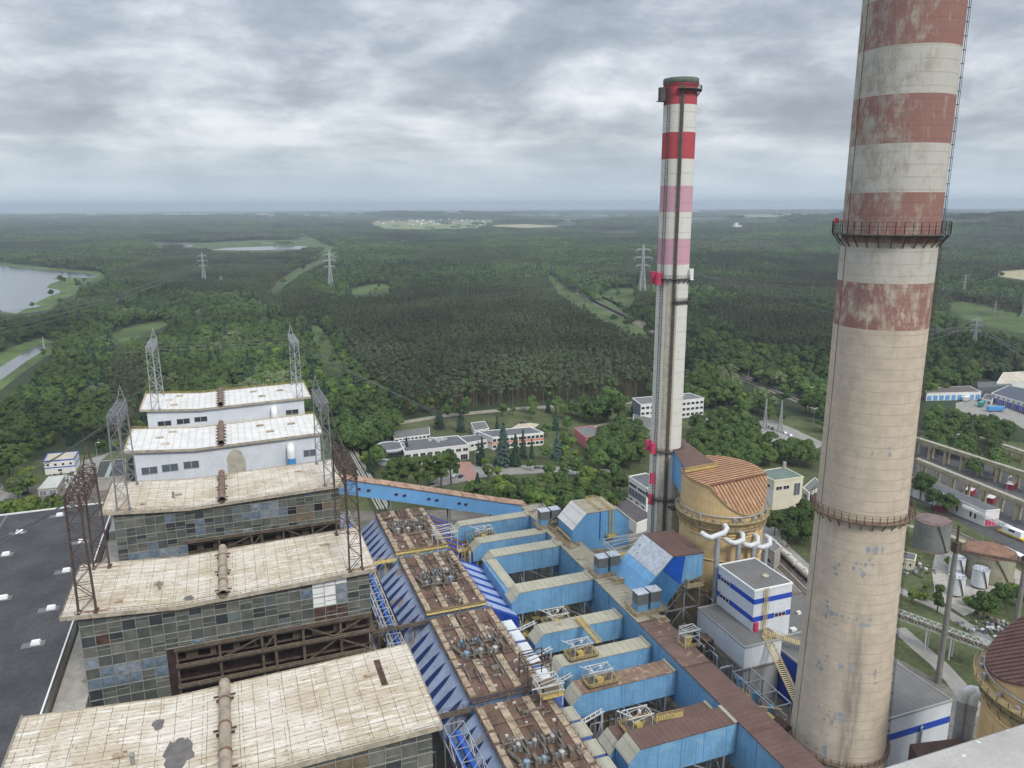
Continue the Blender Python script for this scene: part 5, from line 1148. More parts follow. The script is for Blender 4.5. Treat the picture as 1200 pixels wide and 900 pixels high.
for z in (9, 17, 24): m.bar((129, 202, z), (142, 202, z), .4); m.bar((142, 202, z), (142, 218, z), .4)
m.bar((129, 202, 9), (136, 202, 17), .25); m.bar((136, 202, 17), (142, 202, 9), .25); m.bar((129, 202, 17), (136, 202, 24), .25); m.bar((136, 202, 24), (142, 202, 17), .25); m.build('support_frame', G['galv_steel'], t)
m = MB(); m.box(134.5, 198.6, 26, 141.5, 201, 26.3); m.rail([(134.5, 201, 26.3), (134.5, 198.6, 26.3), (141.5, 198.6, 26.3), (141.5, 201, 26.3)], 1.15, 1.3, .1, 3); m.cyl((136, 200, 26.3), (136, 200, 28.6), .5, .5, 10); m.build('side_platform', G['plat_tan'], t)
# ------------------------------------------------------------------ absorbers
def absorber(cx, cy, label, r=14.5, fold=None, dz=0.):
    t = thing('absorber_tank', label, 'absorber tank', (cx, cy, 0), 'ochre absorber tanks')
    p1 = at(821, 572, 57)[:2]-np.array([160, 217]); p2 = at(878, 560, 57)[:2]-np.array([160, 217]); d = (p2-p1)/np.linalg.norm(p2-p1); nn = np.array([d[1], -d[0]]); 
    if nn[1] > 0: nn = -nn
    off = nn@p1
    if fold is not None: nn = np.array(fold[:2])/math.hypot(*fold[:2]); d = np.array([nn[1], -nn[0]]); off = fold[2]
    sl = (57-47.6)/(r-off)
    def zt(x, y): s_ = nn@np.array([x-cx, y-cy])-off; return dz+57.+(.08*(-s_) if s_ < 0 else -sl*s_)
    m = MB(); n = 72; lv = [0, 12, 30, 44]
    ring = [(cx+r*math.cos(2*PI*i/n), cy+r*math.sin(2*PI*i/n)) for i in range(n)]; vs = []
    for z in lv: vs += [(x, y, z) for x, y in ring]
    vs += [(x, y, zt(x, y)-.05) for x, y in ring]
    m.mesh(vs, [(j*n+i, j*n+(i+1) % n, (j+1)*n+(i+1) % n, (j+1)*n+i) for j in range(len(lv)) for i in range(n)], True); m.build('shell', G['ochre'], t)
    m = MB(); R0 = r+.45; vs = []; fs = []; K = 14
    for j in range(1, K+1):
        for i in range(n): x, y = cx+R0*j/K*math.cos(2*PI*i/n), cy+R0*j/K*math.sin(2*PI*i/n); vs.append((x, y, zt(x, y)))
    vs.append((cx, cy, zt(cx, cy))); c0 = len(vs)-1
    fs = [(c0, (i+1) % n, i) for i in range(n)]+[(j*n+i, j*n+(i+1) % n, (j+1)*n+(i+1) % n, (j+1)*n+i) for j in range(K-1) for i in range(n)]
    b0 = (K-1)*n; nv = len(vs); vs += [(vs[b0+i][0], vs[b0+i][1], vs[b0+i][2]-.5) for i in range(n)]; fs += [(b0+i, b0+(i+1) % n, nv+(i+1) % n, nv+i) for i in range(n)]
    m.mesh(vs, fs); ro = m.build('roof', M('absorber_roof%d' % (cy > 150), (.34,.205,.115) if cy > 150 else (.13,.075,.062), .2, .2, .75, rust=(.45, (.46,.30,.15)) if cy > 150 else (.2, (.2,.12,.08))), t)
    m = MB(); D2 = np.array([*d]); k = -R0
    def seg(o, dr):     # chord of the roof disc through o along dr
        b_ = o@dr; c_ = o@o-(R0-.1)**2; q = b_*b_-c_
        return None if q <= 0 else (-b_-math.sqrt(q), -b_+math.sqrt(q))
    s_ = -R0+.7
    while s_ < off-.2:
        o = nn*s_; q = seg(o, d)
        if q: a, b_ = o+d*q[0], o+d*q[1]; m.bar((cx+a[0], cy+a[1], zt(cx+a[0], cy+a[1])+.1), (cx+b_[0], cy+b_[1], zt(cx+b_[0], cy+b_[1])+.1), .26, .18)
        s_ += 1.5
    u = -R0
    dr = (nn*.93+d*.36); dr /= np.linalg.norm(dr)
    while u < R0:
        o = d*u+nn*off; 
        if o@o < (R0-.1)**2:
            q = seg(o, dr); b_ = o+dr*q[1]; m.bar((cx+o[0], cy+o[1], zt(cx+o[0], cy+o[1])+.1), (cx+b_[0], cy+b_[1], zt(cx+b_[0], cy+b_[1])+.1), .28, .18)
        u += 1.5
    a = seg(nn*off, d); m.bar((cx+(nn*off+d*a[0])[0], cy+(nn*off+d*a[0])[1], 57.15+dz), (cx+(nn*off+d*a[1])[0], cy+(nn*off+d*a[1])[1], 57.15+dz), .5, .35)
    m.build('roof_ribs', M('rib_brown%d' % (cy > 150), (.15,.07,.045) if cy > 150 else (.10,.055,.05), .25, .4, .8, rust=(.25, (.3,.17,.08))), ro)
    for k, (zr, w_) in enumerate(((44.6+dz, 2.0+dz*.12), (41.6+dz, 1.2))):
        m = MB(); m.lathe([(r+.02, zr), (r+w_, zr), (r+w_, zr-.35), (r+.02, zr-.35)], cx, cy, 64)
        pts_ = [(cx+(r+w_-.05)*math.cos(2*PI*i/40), cy+(r+w_-.05)*math.sin(2*PI*i/40), zr) for i in range(40)]; m.rail(pts_, 1.25, 2.4, .1, 3, True)
        for i in range(28): a = 2*PI*i/28; m.bar((cx+(r+w_-.2)*math.cos(a), cy+(r+w_-.2)*math.sin(a), zr-.4), (cx+r*math.cos(a), cy+r*math.sin(a), zr-2.6), .18)
        m.build('ring_platform', M('ring_tan', (.36,.28,.15), .3, .7, .8, rust=(.3, (.2,.13,.07))) if k == 0 else G['plat_tan'], t)
    m = MB(); R_ = random.Random(5)
    for i in range(22): a = 2*PI*i/22+R_.uniform(-.1, .1); x, y = cx+(r+.9)*math.cos(a), cy+(r+.9)*math.sin(a); m.box(x-.4, y-.4, 44.6+dz, x+.4, y+.4, 45.2+dz+R_.random()*1.1)
    m.tube([(cx+(r+.5)*math.cos(2*PI*i/48), cy+(r+.5)*math.sin(2*PI*i/48), 46.4+dz) for i in range(49)], .22, 6, False); m.build('pipe_ring', G['galv_steel'], t)
    m = MB()
    for z in (39.6+dz, 38.6+dz, 30, 18): m.lathe([(r, z+.25), (r+.22, z+.25), (r+.22, z-.25), (r, z-.25)], cx, cy, 64)
    m.build('stiffener_ring', G['ochre'], t)
    return t
absorber(160, 217, 'far ochre absorber tank with orange ribbed roof beside the white-red chimney')
absorber(160, 95, 'near ochre absorber tank with dark brown roof at the right edge', 14.5, (-.75, .66, 1.), 4.5)
def hull(name, label, cat, top, drop, wm, rm, loc):
    t = thing(name, label, cat, loc); top = [np.array(q, float) for q in top]; bt = [q-np.array([0, 0, drop]) for q in top]; m = MB()
    m.mesh([*bt, *top], [(0, 1, 5, 4), (1, 2, 6, 5), (2, 3, 7, 6), (3, 0, 4, 7), (3, 2, 1, 0)]); m.build('casing', wm, t)
    m = MB(); up = np.array([0, 0, .3]); e = np.array([0, 0, .01]); m.mesh([*[q+e for q in top], *[q+up for q in top]], [(0, 1, 2, 3), (4, 5, 6, 7), (0, 1, 5, 4), (1, 2, 6, 5), (2, 3, 7, 6), (3, 0, 4, 7)]); m.build('roof', rm, t); return t
hull('chimney_inlet_duct', 'blue duct with brown roof joining the far absorber to its chimney', 'duct', [at(782, 516, 62), at(803, 551, 58.5), at(840, 545, 57.8), at(797, 513, 62)], 11, G['blue_plain'], M('brown_slope', (.12,.075,.062), .2, .3, .85, ribs=('x', 1.2, .04, .25), rust=(.2, (.25,.15,.09))), (155, 232, 47))
m = MB(); a, b_ = at(803, 552.5, 59.), at(840, 546, 58.2); m.rail([a, b_], 1.3, 1.4, .14, 3); m.bar(a, b_, .5, .5); single(m, 'roof_walkway', G['yellow_steel'], 'rusty yellow rail at the foot of the brown inlet roof', 'railing')
hull('chimney_inlet_hood', 'dark brown gabled hood left of the near absorber', 'hood', [at(1098, 925, 15), at(1172, 900, 15), at(1126, 866, 20), at(1066, 873, 20)], 14, G['brown_roof'], M('brown_smooth', (.10,.062,.055), .15, .3, .85, rust=(.15, (.2,.12,.08))), (150, 120, 14))
m = MB()
for k in range(6): m.bar(at(1116+k*6, 876-k*3, 16), at(1150+k*6, 900-k*4, 16), .7, .4)
single(m, 'roof_joists', G['plat_tan'], 'pale joists beside the dark brown gabled hood', 'joists')
# insulated white pipes in front of each absorber
def header(pts_, base, r, label, k=0):
    t = thing('insulated_pipe', label, 'pipe', (base[0], base[1], 0), 'insulated white pipes'); m = MB(); m.tube(pts_, r, 14); m.build('elbow', M('lagging_white', (.55,.57,.58), .1, .5, .5, streak=.2), t)
    m = MB(); m.cyl((base[0], base[1], 0), (base[0], base[1], base[2]), r*.95, r*.95, 14); m.build('riser', M('riser_grey', (.36,.38,.40), .1, .4, .5, .2), t)
    for f in (.3, .55, .8, .95): m = MB(); m.cyl((base[0], base[1], base[2]*f), (base[0], base[1], base[2]*f+.5), r*1.08, r*1.08, 14); m.build('collar', G['galv_steel'], t)
for i, (px, py) in enumerate(((841, 634), (865.5, 641), (883, 644), (897, 646))):
    Y = 199.5; c = aty(px, py, Y); x, z = c[0], c[2]; dirs = [(-5, 0), (5.2, .6)] if i == 0 else [(-4.6, .4)] if i < 3 else [(4, 1)]
    pts_ = [(x-4.6, Y+2.6, z+2.5), (x-4.3, Y+.8, z+2.2), (x-2.8, Y, z+1.6), (x+2.6, Y, z+2.6), (x+4, Y+.8, z+3.6), (x+4.4, Y+2.6, z+3.8)] if i == 0 else [(x-3.6, Y+2.4, z+2.4), (x-3.2, Y+.4, z+2.2), (x-1.6, Y, z+1.7), (x, Y, z+1.9), (x+1.8, Y+.2, z+2.2), (x+2.4, Y+1.4, z+3.6), (x+2.4, Y+3.4, z+3.8)]
    header(pts_, (x, Y, z+1.9), .88, ['tall white T shaped pipe in front of the far absorber', 'second white pipe from the left before the far absorber', 'third white pipe from the left before the far absorber', 'rightmost white pipe before the far absorber'][i])
for i, (dx, dy) in enumerate(((0, 0), (2.8, -1.6))):
    c = at(1129+i*11, 815+i*3, 30); x, y = c[0], c[1]; header([(x, y, 28.5), (x+.2, y, 30.5), (x+1.6, y-.8, 31.6), (x+3.4, y-2, 31.3), (x+4.4, y-3, 29.6), (x+4.8, y-3.6, 28.4)], (x, y, 28.6), 1.3, ['left', 'right'][i]+' white elbow pipe at the near absorber')
# ------------------------------------------------------------------ chimneys
def chim_mat(name, bands, base, worn, white, red, lift, patch_c=None, streaks=.0, dark=.0, upper=None, soft=.06):
    mt, N, b = newmat(name, .92, 0, .15); P = N.n('ShaderNodeNewGeometry', name='GEO').outputs['Position']; sp_ = N.n('ShaderNodeSeparateXYZ'); N.l(P, sp_.inputs[0]); Z = sp_.outputs[2]
    n1 = N.noise(P, .35, 6, .65); n2 = N.noise(N.scalev(P, (1, 1, .12)), .8, 6, .65); n3 = N.noise(P, 2.6, 4, .6)
    c = N.mix(N.step(n1, .3, .7), tuple(t*.88 for t in base), tuple(min(1, t*1.08) for t in base))
    if upper: c = N.mix(N.step(Z, 118, 150), c, N.mix(N.step(n1, .3, .7), tuple(t*.85 for t in upper), tuple(t*1.15 for t in upper)))
    if streaks: c = N.mix(N.math('MULTIPLY', N.step(n2, .5, .75), streaks), c, tuple(t*.5 for t in base))
    for z0, z1, kind in bands:
        k = N.math('MULTIPLY', N.math('GREATER_THAN', Z, z0), N.math('LESS_THAN', Z, z1))
        wn = N.math('ADD', N.math('MULTIPLY', N.noise(N.scalev(P, (1, 1, .55)), .42, 7, .68), .7), N.math('MULTIPLY', N.noise(N.scalev(P, (1, 1, .3)), 1.9, 5, .7), .3))
        if upper: dt = N.n('ShaderNodeVectorMath', operation='DOT_PRODUCT'); N.l(N.nt.nodes['GEO'].outputs['True Normal'], dt.inputs[0]); dt.inputs[1].default_value = (.84, -.54, 0); wn = N.math('ADD', wn, N.math('MULTIPLY', N.math('MULTIPLY', N.math('ADD', dt.outputs['Value'], .35), N.step(Z, 132, 150)), .07))
        th = worn[kind]; c = N.mix(N.math('MULTIPLY', k, N.step(wn, th, th+soft)), c, {'w': white, 'r': red}[kind] if kind in 'wr' else PINK[kind])
    fr = N.math('FRACT', N.math('DIVIDE', N.math('ADD', Z, N.math('MULTIPLY', n3, .12)), lift)); ln = N.math('LESS_THAN', fr, .06)
    c = N.mix(N.math('MULTIPLY', N.math('MULTIPLY', ln, N.step(n1, .35, .7)), .36), c, tuple(t*.45 for t in base))
    if dark:
        az = N.math('ARCTAN2', N.math('SUBTRACT', sp_.outputs[1], DARK[1]), N.math('SUBTRACT', sp_.outputs[0], DARK[0])); da = N.math('ABSOLUTE', N.math('SUBTRACT', az, DARK[2]))
        k = N.math('MULTIPLY', N.math('SUBTRACT', 1., N.step(da, .08, .26)), N.math('SUBTRACT', 1., N.step(Z, 44, 62))); c = N.mix(N.math('MULTIPLY', N.math('MULTIPLY', k, N.step(n2, .3, .6)), dark), c, (.13,.11,.10))
    N.l(c, b.inputs['Base Color']); bp_ = N.n('ShaderNodeBump'); bp_.inputs['Distance'].default_value = .06; N.l(N.math('ADD', n3, N.math('MULTIPLY', ln, -1.)), bp_.inputs['Height']); N.l(bp_.outputs[0], b.inputs['Normal']); return mt
PINK = {'p': (.52,.31,.37), 's': (.41,.075,.09)}
D1 = 190.; A1 = rad(46.0); C1 = np.array([D1*math.sin(A1), D1*math.cos(A1)]); tc_ = -np.array(C1)/D1
def z1(y, D=D1, px=None): return atd(px if px is not None else 1070.5-.1035*(y-20), y, D)[2]
bd = [z1(380), z1(328), z1(283), z1(226), z1(171), z1(116), z1(61), z1(5)]
DARK = (C1[0], C1[1], math.atan2(tc_[1], tc_[0])+.22)
m1 = chim_mat('chimney_concrete', [(bd[0], bd[1], 'r'), (bd[1], bd[2]-1, 'w'), (bd[2], bd[3], 'r'), (bd[3], bd[4], 'w'), (bd[4], bd[5], 'r'), (bd[5], bd[6], 'w'), (bd[6], bd[7], 'r'), (bd[7], bd[7]+11.5, 'w')], (.515,.44,.35), {'r': .36, 'w': .38}, (.48,.465,.42), (.27,.145,.125), 2.5, None, .25, .55, (.36,.335,.285), .2)
t = thing('tall_chimney', 'huge beige concrete chimney with worn red and white bands, right foreground', 'chimney', (C1[0], C1[1], 0))
cx, cy = C1
m = MB(); prof = [(11.9, 0), (11.3, 15), (10.85, 32), (10.3, 55), (9.85, 85), (9.74, 110), (9.72, 150), (9.7, 207)]; m.lathe(prof, cx, cy, 96); m.lathe([(9.7, 207), (9.1, 207), (9.1, 195)], cx, cy, 96); sh_ = m.build('shaft', m1, t)
def rr(z): return float(np.interp(z, [q[1] for q in prof], [q[0] for q in prof]))
def ring(t, cx, cy, z, r, w_, hr, mat, n=40, brk=True, a0=0, a1=2*PI, post=2.6, th=.09):
    m = MB(); full = a1-a0 > 6.2; m.lathe([(r-.05, z), (r+w_, z), (r+w_, z-.3), (r-.05, z-.3)], cx, cy, 64, a0, a1)
    k = n if full else n+1; pts_ = [(cx+(r+w_-.06)*math.cos(a0+(a1-a0)*i/n), cy+(r+w_-.06)*math.sin(a0+(a1-a0)*i/n), z) for i in range(k)]; m.rail(pts_, hr, post, th, 3, full)
    nb = int(n*.62)
    for i in range(nb):
        a = a0+(a1-a0)*i/nb
        if brk: m.bar((cx+(r+w_-.2)*math.cos(a), cy+(r+w_-.2)*math.sin(a), z-.3), (cx+(r-.05)*math.cos(a), cy+(r-.05)*math.sin(a), z-w_*1.2-.4), .18)
    return m.build('gallery', mat, t)
M('gallery_dark', (.085,.075,.068), .3, .6, .85, rust=(.3, (.15,.09,.06)))
for y, hr, w_ in ((278, 2.5, 2.0), (607, 1.9, 1.5), (884, 1.4, 1.0)):
    z = z1(y, D1-rr(80)) if 0 else z1(y-5 if y == 278 else y-14 if y == 607 else y-22)
    ring(t, cx, cy, z, rr(z), w_, hr, G['gallery_dark'] if y == 278 else M('gallery_brown', (.17,.12,.085), .3, .6, .85, rust=(.4, (.11,.06,.04))), 44)
# ladder cage on the right flank, lightning cables, grey repair patches
ang = math.atan2(tc_[1], tc_[0]); m = MB(); al = ang+1.46
def cpos(a, z, e=0.): r_ = rr(z)+e; return (cx+r_*math.cos(a), cy+r_*math.sin(a), z)
for z in np.arange(3, 206, 2.6):
    for da in (-.05, .05): m.bar(cpos(al+da*.6, z, .3), cpos(al+da*.6, min(z+2.6, 206), .3), .08)
    m.bar(cpos(al-.05, z, .35), cpos(al+.05, z, .35), .1); m.bar(cpos(al, z, 0), cpos(al, z, .6), .14); m.bar(cpos(al, z, .6), cpos(al, min(z+2.6, 206), .6), .07)
m.build('ladder', G['gallery_dark'], t)
m = MB()
for a in (ang-1.02,):
    for z in np.arange(2, 204, 6): m.bar(cpos(a, z, .06), cpos(a, z+6, .06), .07)
m.build('lightning_cable', G['gallery_dark'], t)
R = random.Random(12); PATCH = M('patch_blue_grey', (.29,.315,.33), .12, .8, .9)
for px0, py0, w_, h_, n in ((1012, 640, 16, 12, 9), (985, 648, 10, 10, 3), (995, 697, 30, 6, 10), (975, 700, 8, 14, 6), (1018, 700, 8, 4, 3), (985, 750, 18, 6, 6), (962, 765, 8, 10, 5), (968, 808, 22, 8, 10), (955, 850, 20, 6, 8), (952, 875, 10, 8, 4), (1040, 765, 6, 14, 4), (1036, 510, 14, 6, 4), (1030, 618, 26, 5, 5), (1018, 325, 8, 4, 2)):
    for k in range(n):
        px, py = px0+R.uniform(-w_, w_), py0+R.uniform(-h_, h_)/1.2; q = atd(px, py, D1-9.5); a = math.atan2(q[1]-cy, q[0]-cx)
        if math.cos(a-ang) < .15: continue
        z = z1(py)-1; sz = R.choice([.3, .35, .45, .55, .7]); aw = sz*R.uniform(.6, 1.3)/rr(z); hh = sz*R.uniform(.7, 2.2); nn_ = 6; z = round(z/1.25)*1.25; pts_ = []
        for i in range(nn_): f = 2*PI*i/nn_; e = R.uniform(.6, 1.15); pts_.append(cpos(a+aw*math.cos(f)*e, z+hh*math.sin(f)*e, .02))
        m = MB(); m.poly(pts_); m.build('repair_patch', PATCH, t)
m = MB()
for i in range(1): a = ang-1.15; q = cpos(a, z1(273)+1.2, 1.9); m.box(q[0]-.3, q[1]-.3, q[2]+1, q[0]+.3, q[1]+.3, q[2]+2)
m.build('warning_lamp', G['red_lamp'], t)
q = cpos(ang+1.2, z1(884), 1.8); m = MB(); m.box(q[0]-1.4, q[1]-1.4, q[2], q[0]+1.4, q[1]+1.4, q[2]+.2); m.rail([(q[0]-1.4, q[1]-1.4, q[2]), (q[0]+1.4, q[1]-1.4, q[2]), (q[0]+1.4, q[1]+1.4, q[2]), (q[0]-1.4, q[1]+1.4, q[2])], 2, 1.2, .14, 3, True); m.build('yellow_cage', G['plat_tan'], t)
# far chimney
D2 = 285.; A2 = rad(32.03); C2 = np.array([D2*math.sin(A2), D2*math.cos(A2)]); cx, cy = C2; t2 = -C2/D2; an2 = math.atan2(t2[1], t2[0])
def z2(y): return atd(798.75-.0479*(y-105), y, D2)[2]
e2 = [z2(93), z2(124), z2(156), z2(187), z2(218), z2(248.5), z2(279), z2(309)]
m2 = chim_mat('chimney_painted', [(0, e2[7], 'w'), (e2[7], e2[6], 'p'), (e2[6], e2[5], 'w'), (e2[5], e2[4], 'p'), (e2[4], e2[3], 'w'), (e2[3], e2[2], 's'), (e2[2], e2[1], 'w'), (e2[1], e2[0]+3, 's')], (.44,.42,.36), {'w': .33, 'p': .30, 's': .26, 'r': .3}, (.60,.595,.55), (.4,.1,.1), 5., None, .6, 0, None, .1)
t = thing('tall_chimney', 'slender white chimney with red and pink bands beside the far absorber', 'chimney', (cx, cy, 0))
r2 = 5.62; m = MB(); m.lathe([(5.9, 0), (5.75, 40), (r2, 90), (r2, e2[0])], cx, cy, 64); m.lathe([(r2, e2[0]), (r2+.25, e2[0]), (r2+.25, e2[0]-2.2), (r2, e2[0]-2.6)], cx, cy, 64); m.lathe([(r2, e2[0]), (4.9, e2[0]), (4.9, e2[0]-8)], cx, cy, 64); m.build('shaft', m2, t)
m = MB(); m.lathe([(r2+.28, e2[0]+.1), (r2+.4, e2[0]-.1), (r2+.4, e2[0]-1.6), (r2+.28, e2[0]-1.7)], cx, cy, 64); m.build('top_ring', M('ring_green', (.13,.15,.13), .2, .5, .8), t)
M('stain_dirt', (.20,.185,.15), .3, .6, .95)
def strip(a, aw, z0, z1_, e, mat, name):     # flat dirty strip running down the shaft
    m = MB(); n = 40; R_ = random.Random(int(a*99))
    for i in range(n):
        za, zb = z0+(z1_-z0)*i/n, z0+(z1_-z0)*(i+1)/n; w0, w1 = aw*R_.uniform(.85, 1.1), aw
        P_ = lambda aa, z: (cx+(np.interp(z, [0, 40, 90], [5.9, 5.75, r2])+e)*math.cos(aa), cy+(np.interp(z, [0, 40, 90], [5.9, 5.75, r2])+e)*math.sin(aa), z)
        for q_ in range(12): u0, u1 = a-aw+aw*q_/6, a-aw+aw*(q_+1)/6; m.poly([P_(u0, za), P_(u1, za), P_(u1, zb), P_(u0, zb)])
    return m.build(name, mat, t)
strip(an2-.02, .36, 2, z2(332), .012, M('stain_tan', (.42,.395,.31), .22, .5, .95, streak=.45), 'weathered_strip')
strip(an2+.12, .12, 2, z2(100), .03, M('stain_brown', (.19,.17,.135), .35, .6, .95, streak=.5), 'stained_strip')
def lad(a, z0, z1_, w_, name):
    m = MB()
    for z in np.arange(z0, z1_, 2.2):
        for da in (-w_, w_): m.bar((cx+(r2+.45)*math.cos(a+da), cy+(r2+.45)*math.sin(a+da), z), (cx+(r2+.45)*math.cos(a+da), cy+(r2+.45)*math.sin(a+da), min(z+2.2, z1_)), .15)
        m.bar((cx+(r2+.45)*math.cos(a-w_), cy+(r2+.45)*math.sin(a-w_), z), (cx+(r2+.45)*math.cos(a+w_), cy+(r2+.45)*math.sin(a+w_), z), .13); m.bar((cx+(r2+.45)*math.cos(a), cy+(r2+.45)*math.sin(a), z+1), (cx+(r2+1.1)*math.cos(a), cy+(r2+1.1)*math.sin(a), z+1), .2); m.bar((cx+(r2+1.1)*math.cos(a), cy+(r2+1.1)*math.sin(a), z), (cx+(r2+1.1)*math.cos(a), cy+(r2+1.1)*math.sin(a), min(z+2.2, z1_)), .13)
    m.build(name, G['gallery_dark'], t)
lad(an2-.66, 10, z2(100), .085, 'ladder'); lad(an2+.115, 10, z2(104), .055, 'cable_ladder')
ring(t, cx, cy, z2(325), r2, 1.3, 1.2, G['gallery_dark'], 30); ring(t, cx, cy, z2(351), r2, 1., 1.1, G['gallery_dark'], 16, True, an2+.05, an2+1.5); ring(t, cx, cy, z2(524), r2, 1., 1.2, G['gallery_dark'], 30); ring(t, cx, cy, z2(580), r2, 1., 1.2, G['gallery_dark'], 30)
ring(t, cx, cy, z2(106), r2, 1.5, 1.3, G['gallery_dark'], 20, True, an2-.15, an2+1.9)
def cab(a, z, w_, h_, mat, name): m = MB(); x, y = cx+(r2+1.2)*math.cos(a), cy+(r2+1.2)*math.sin(a); m.cyl((x, y, z), (x, y, z+h_), w_, w_, 6, True, False); m.box(x-w_, y-w_, z-.25, x+w_, y+w_, z-.02); m.build(name, mat, t)
cab(an2-1.05, z2(119), 1.5, 4.2, G['gallery_dark'], 'top_cabin'); cab(an2-.78, z2(331), 1.25, 3.8, G['red_box'], 'pink_cabin'); cab(an2-1.3, z2(330), 1.25, 3.6, G['red_box'], 'pink_cabin'); cab(an2-.72, z2(526), 1.1, 3.6, G['red_box'], 'pink_cabin'); cab(an2-1.25, z2(525), 1.1, 3.5, G['red_box'], 'pink_cabin'); cab(an2-.7, z2(561), .9, 3.8, G['red_box'], 'pink_cabin'); cab(an2-.75, z2(585), .9, 3.6, G['red_box'], 'pink_cabin'); cab(an2+1.2, z2(326), .8, 3.6, G['white_paint'], 'white_cabin')
t = thing('chimney_annex', 'dirty concrete shaft base at the right foot of the white-red chimney', 'shaft', (cx+3, cy-4, 0)); m = MB(); m.box(cx-1.5, cy-8.8, 0, cx+8.2, cy-5.9, z2(585)-1); m.build('wall', M('annex_conc', (.40,.37,.29), .15, .3, .9, streak=.35), t); m = MB(); m.box(cx-1.7, cy-9, z2(585)-.98, cx+8.4, cy-5.7, z2(585)-.5); m.rail([(cx-1.7, cy-9, z2(585)-.5), (cx+8.4, cy-9, z2(585)-.5)], 1.1, 2, .1); m.build('cap', G['gallery_dark'], t)
# ------------------------------------------------------------------ buildings around the plant
def qb(t, quad, z0, z1, wm, rm, par=.45, pm=None, wn='wall', rn='roof', bands=()):
    q = [np.array(p[:2], float) for p in quad]; n = len(q); m = MB()
    m.mesh([v3(p, z0) for p in q]+[v3(p, z1) for p in q], [(i, (i+1) % n, n+(i+1) % n, n+i) for i in range(n)]+[tuple(range(n, 2*n))]); wo = m.build(wn, wm, t)
    c = sum(q)/n; big = [c+(p-c)*(1+.25/max(1, np.linalg.norm(p-c))) for p in q]; sm = [c+(p-c)*(1-.35/max(1, np.linalg.norm(p-c))) for p in q]
    m = MB(); m.mesh([v3(p, z1+.01) for p in sm]+[v3(p, z1+.12) for p in sm], [tuple(range(n)), tuple(range(n, 2*n))]+[(i, (i+1) % n, n+(i+1) % n, n+i) for i in range(n)]); ro = m.build(rn, rm, t)
    if par:
        m = MB(); vs = [v3(p, z1-.25) for p in big]+[v3(p, z1+par) for p in big]+[v3(p, z1+par) for p in sm]+[v3(p, z1+.013) for p in sm]
        m.mesh(vs, [(k*n+i, k*n+(i+1) % n, (k+1)*n+(i+1) % n, (k+1)*n+i) for k in range(3) for i in range(n)]); m.build('parapet', pm or wm, t)
    for (ba, bb, bm, off) in bands:
        m = MB(); b2 = [c+(p-c)*(1+off/max(1, np.linalg.norm(p-c))*1.42) for p in q]; m.mesh([v3(p, ba) for p in b2]+[v3(p, bb) for p in b2]+[v3(p, ba) for p in q]+[v3(p, bb) for p in q], [(i, (i+1) % n, n+(i+1) % n, n+i) for i in range(n)]+[(2*n+i, 2*n+(i+1) % n, (i+1) % n, i) for i in range(n)]+[(n+i, n+(i+1) % n, 3*n+(i+1) % n, 3*n+i) for i in range(n)]); m.build('colour_band', bm, t)
    return ro
def wins(t, p, q, z0, z1, n, fill=.6, glass=None, name='window', a=0., b=1., dp=.08, frame=None):
    """n windows on the wall from p to q, seen from the camera side"""
    p = np.array(p[:2], float); q = np.array(q[:2], float); d = q-p; L = np.linalg.norm(d); d /= L; nn = np.array([d[1], -d[0]])
    if nn@(-(p+q)/2) < 0: nn = -nn
    for i in range(n):
        s0 = L*(a+(b-a)*(i+.5-fill/2)/n); s1 = L*(a+(b-a)*(i+.5+fill/2)/n); m = MB(); m.mi = 0
        o = v3(p+d*s0, z0); m.ob(o, v3(d*(s1-s0), 0), v3(nn*dp, 0), (0, 0, z1-z0)); m.mi = 1; w_ = s1-s0
        for zz in (z0-.08, z1): m.ob(v3(p+d*(s0-.1), zz), v3(d*(w_+.2), 0), v3(nn*(dp+.06), 0), (0, 0, .1))
        k = max(1, int(w_/1.4))
        for j in range(k+1): m.ob(v3(p+d*(s0-.05+w_*j/k), z0), v3(d*.1, 0), v3(nn*(dp+.05), 0), (0, 0, z1-z0))
        m.build(name, [glass or G['window_glass'], frame or G['white_paint']], t)
def Q(pts, z): return [at(x, y, z)[:2] for x, y in pts]
def cen(q): return (*(sum(np.array(p) for p in q)/len(q)), 0)
W, GL = G['render_white'], G['window_glass']
# striped tower by the absorber and the halls round it
q = [(145, 177.5), (159.2, 177.5), (159.2, 196.2), (145, 196.2)]
t = thing('striped_block', 'white tower block with two blue bands beside the far absorber', 'building', (152, 187, 0)); ro = qb(t, q, 0, 33.8, G['white_sheet'], G['grey_roof'], .35, G['white_paint'], bands=((29.2, 30.9, G['blue_band'], .06), (23.2, 24.9, G['blue_band'], .06)))
wn = M('window_maroon', (.05,.02,.035), .3, .5, .2, spec=.5)
for z in (29.4, 23.4): wins(t, (145, 196.2), (145, 177.5), z, z+1.3, 1, .9, wn, a=.08, b=.36, dp=.16)
wins(t, (145, 177.5), (159.2, 177.5), 23.4, 24.7, 1, .9, wn, a=.55, b=.88, dp=.16)
m = MB(); m.cyl((154, 184, 33.9), (154, 184, 34.4), .9, .9, 12); m.cyl((154, 184, 34.4), (154, 184, 35), 1.1, .3, 12); m.build('roof_vent', G['roof_plaster'], ro)
m = MB()
for dx in (-.5, .5): m.bar((149+dx, 176.9, 20), (149+dx, 176.9, 34.5), .16); m.bar((149+dx, 176.2, 22), (149+dx, 176.2, 34.5), .1)
for k in range(24): m.bar((148.5, 176.9, 20.3+k*.6), (149.5, 176.9, 20.3+k*.6), .1)
m.build('ladder', G['yellow_steel'], t)
m = MB(); m.box(145.3, 176.5, 20.2, 146.6, 177.3, 23.2); m.build('red_cabinet', G['red_box'], t)
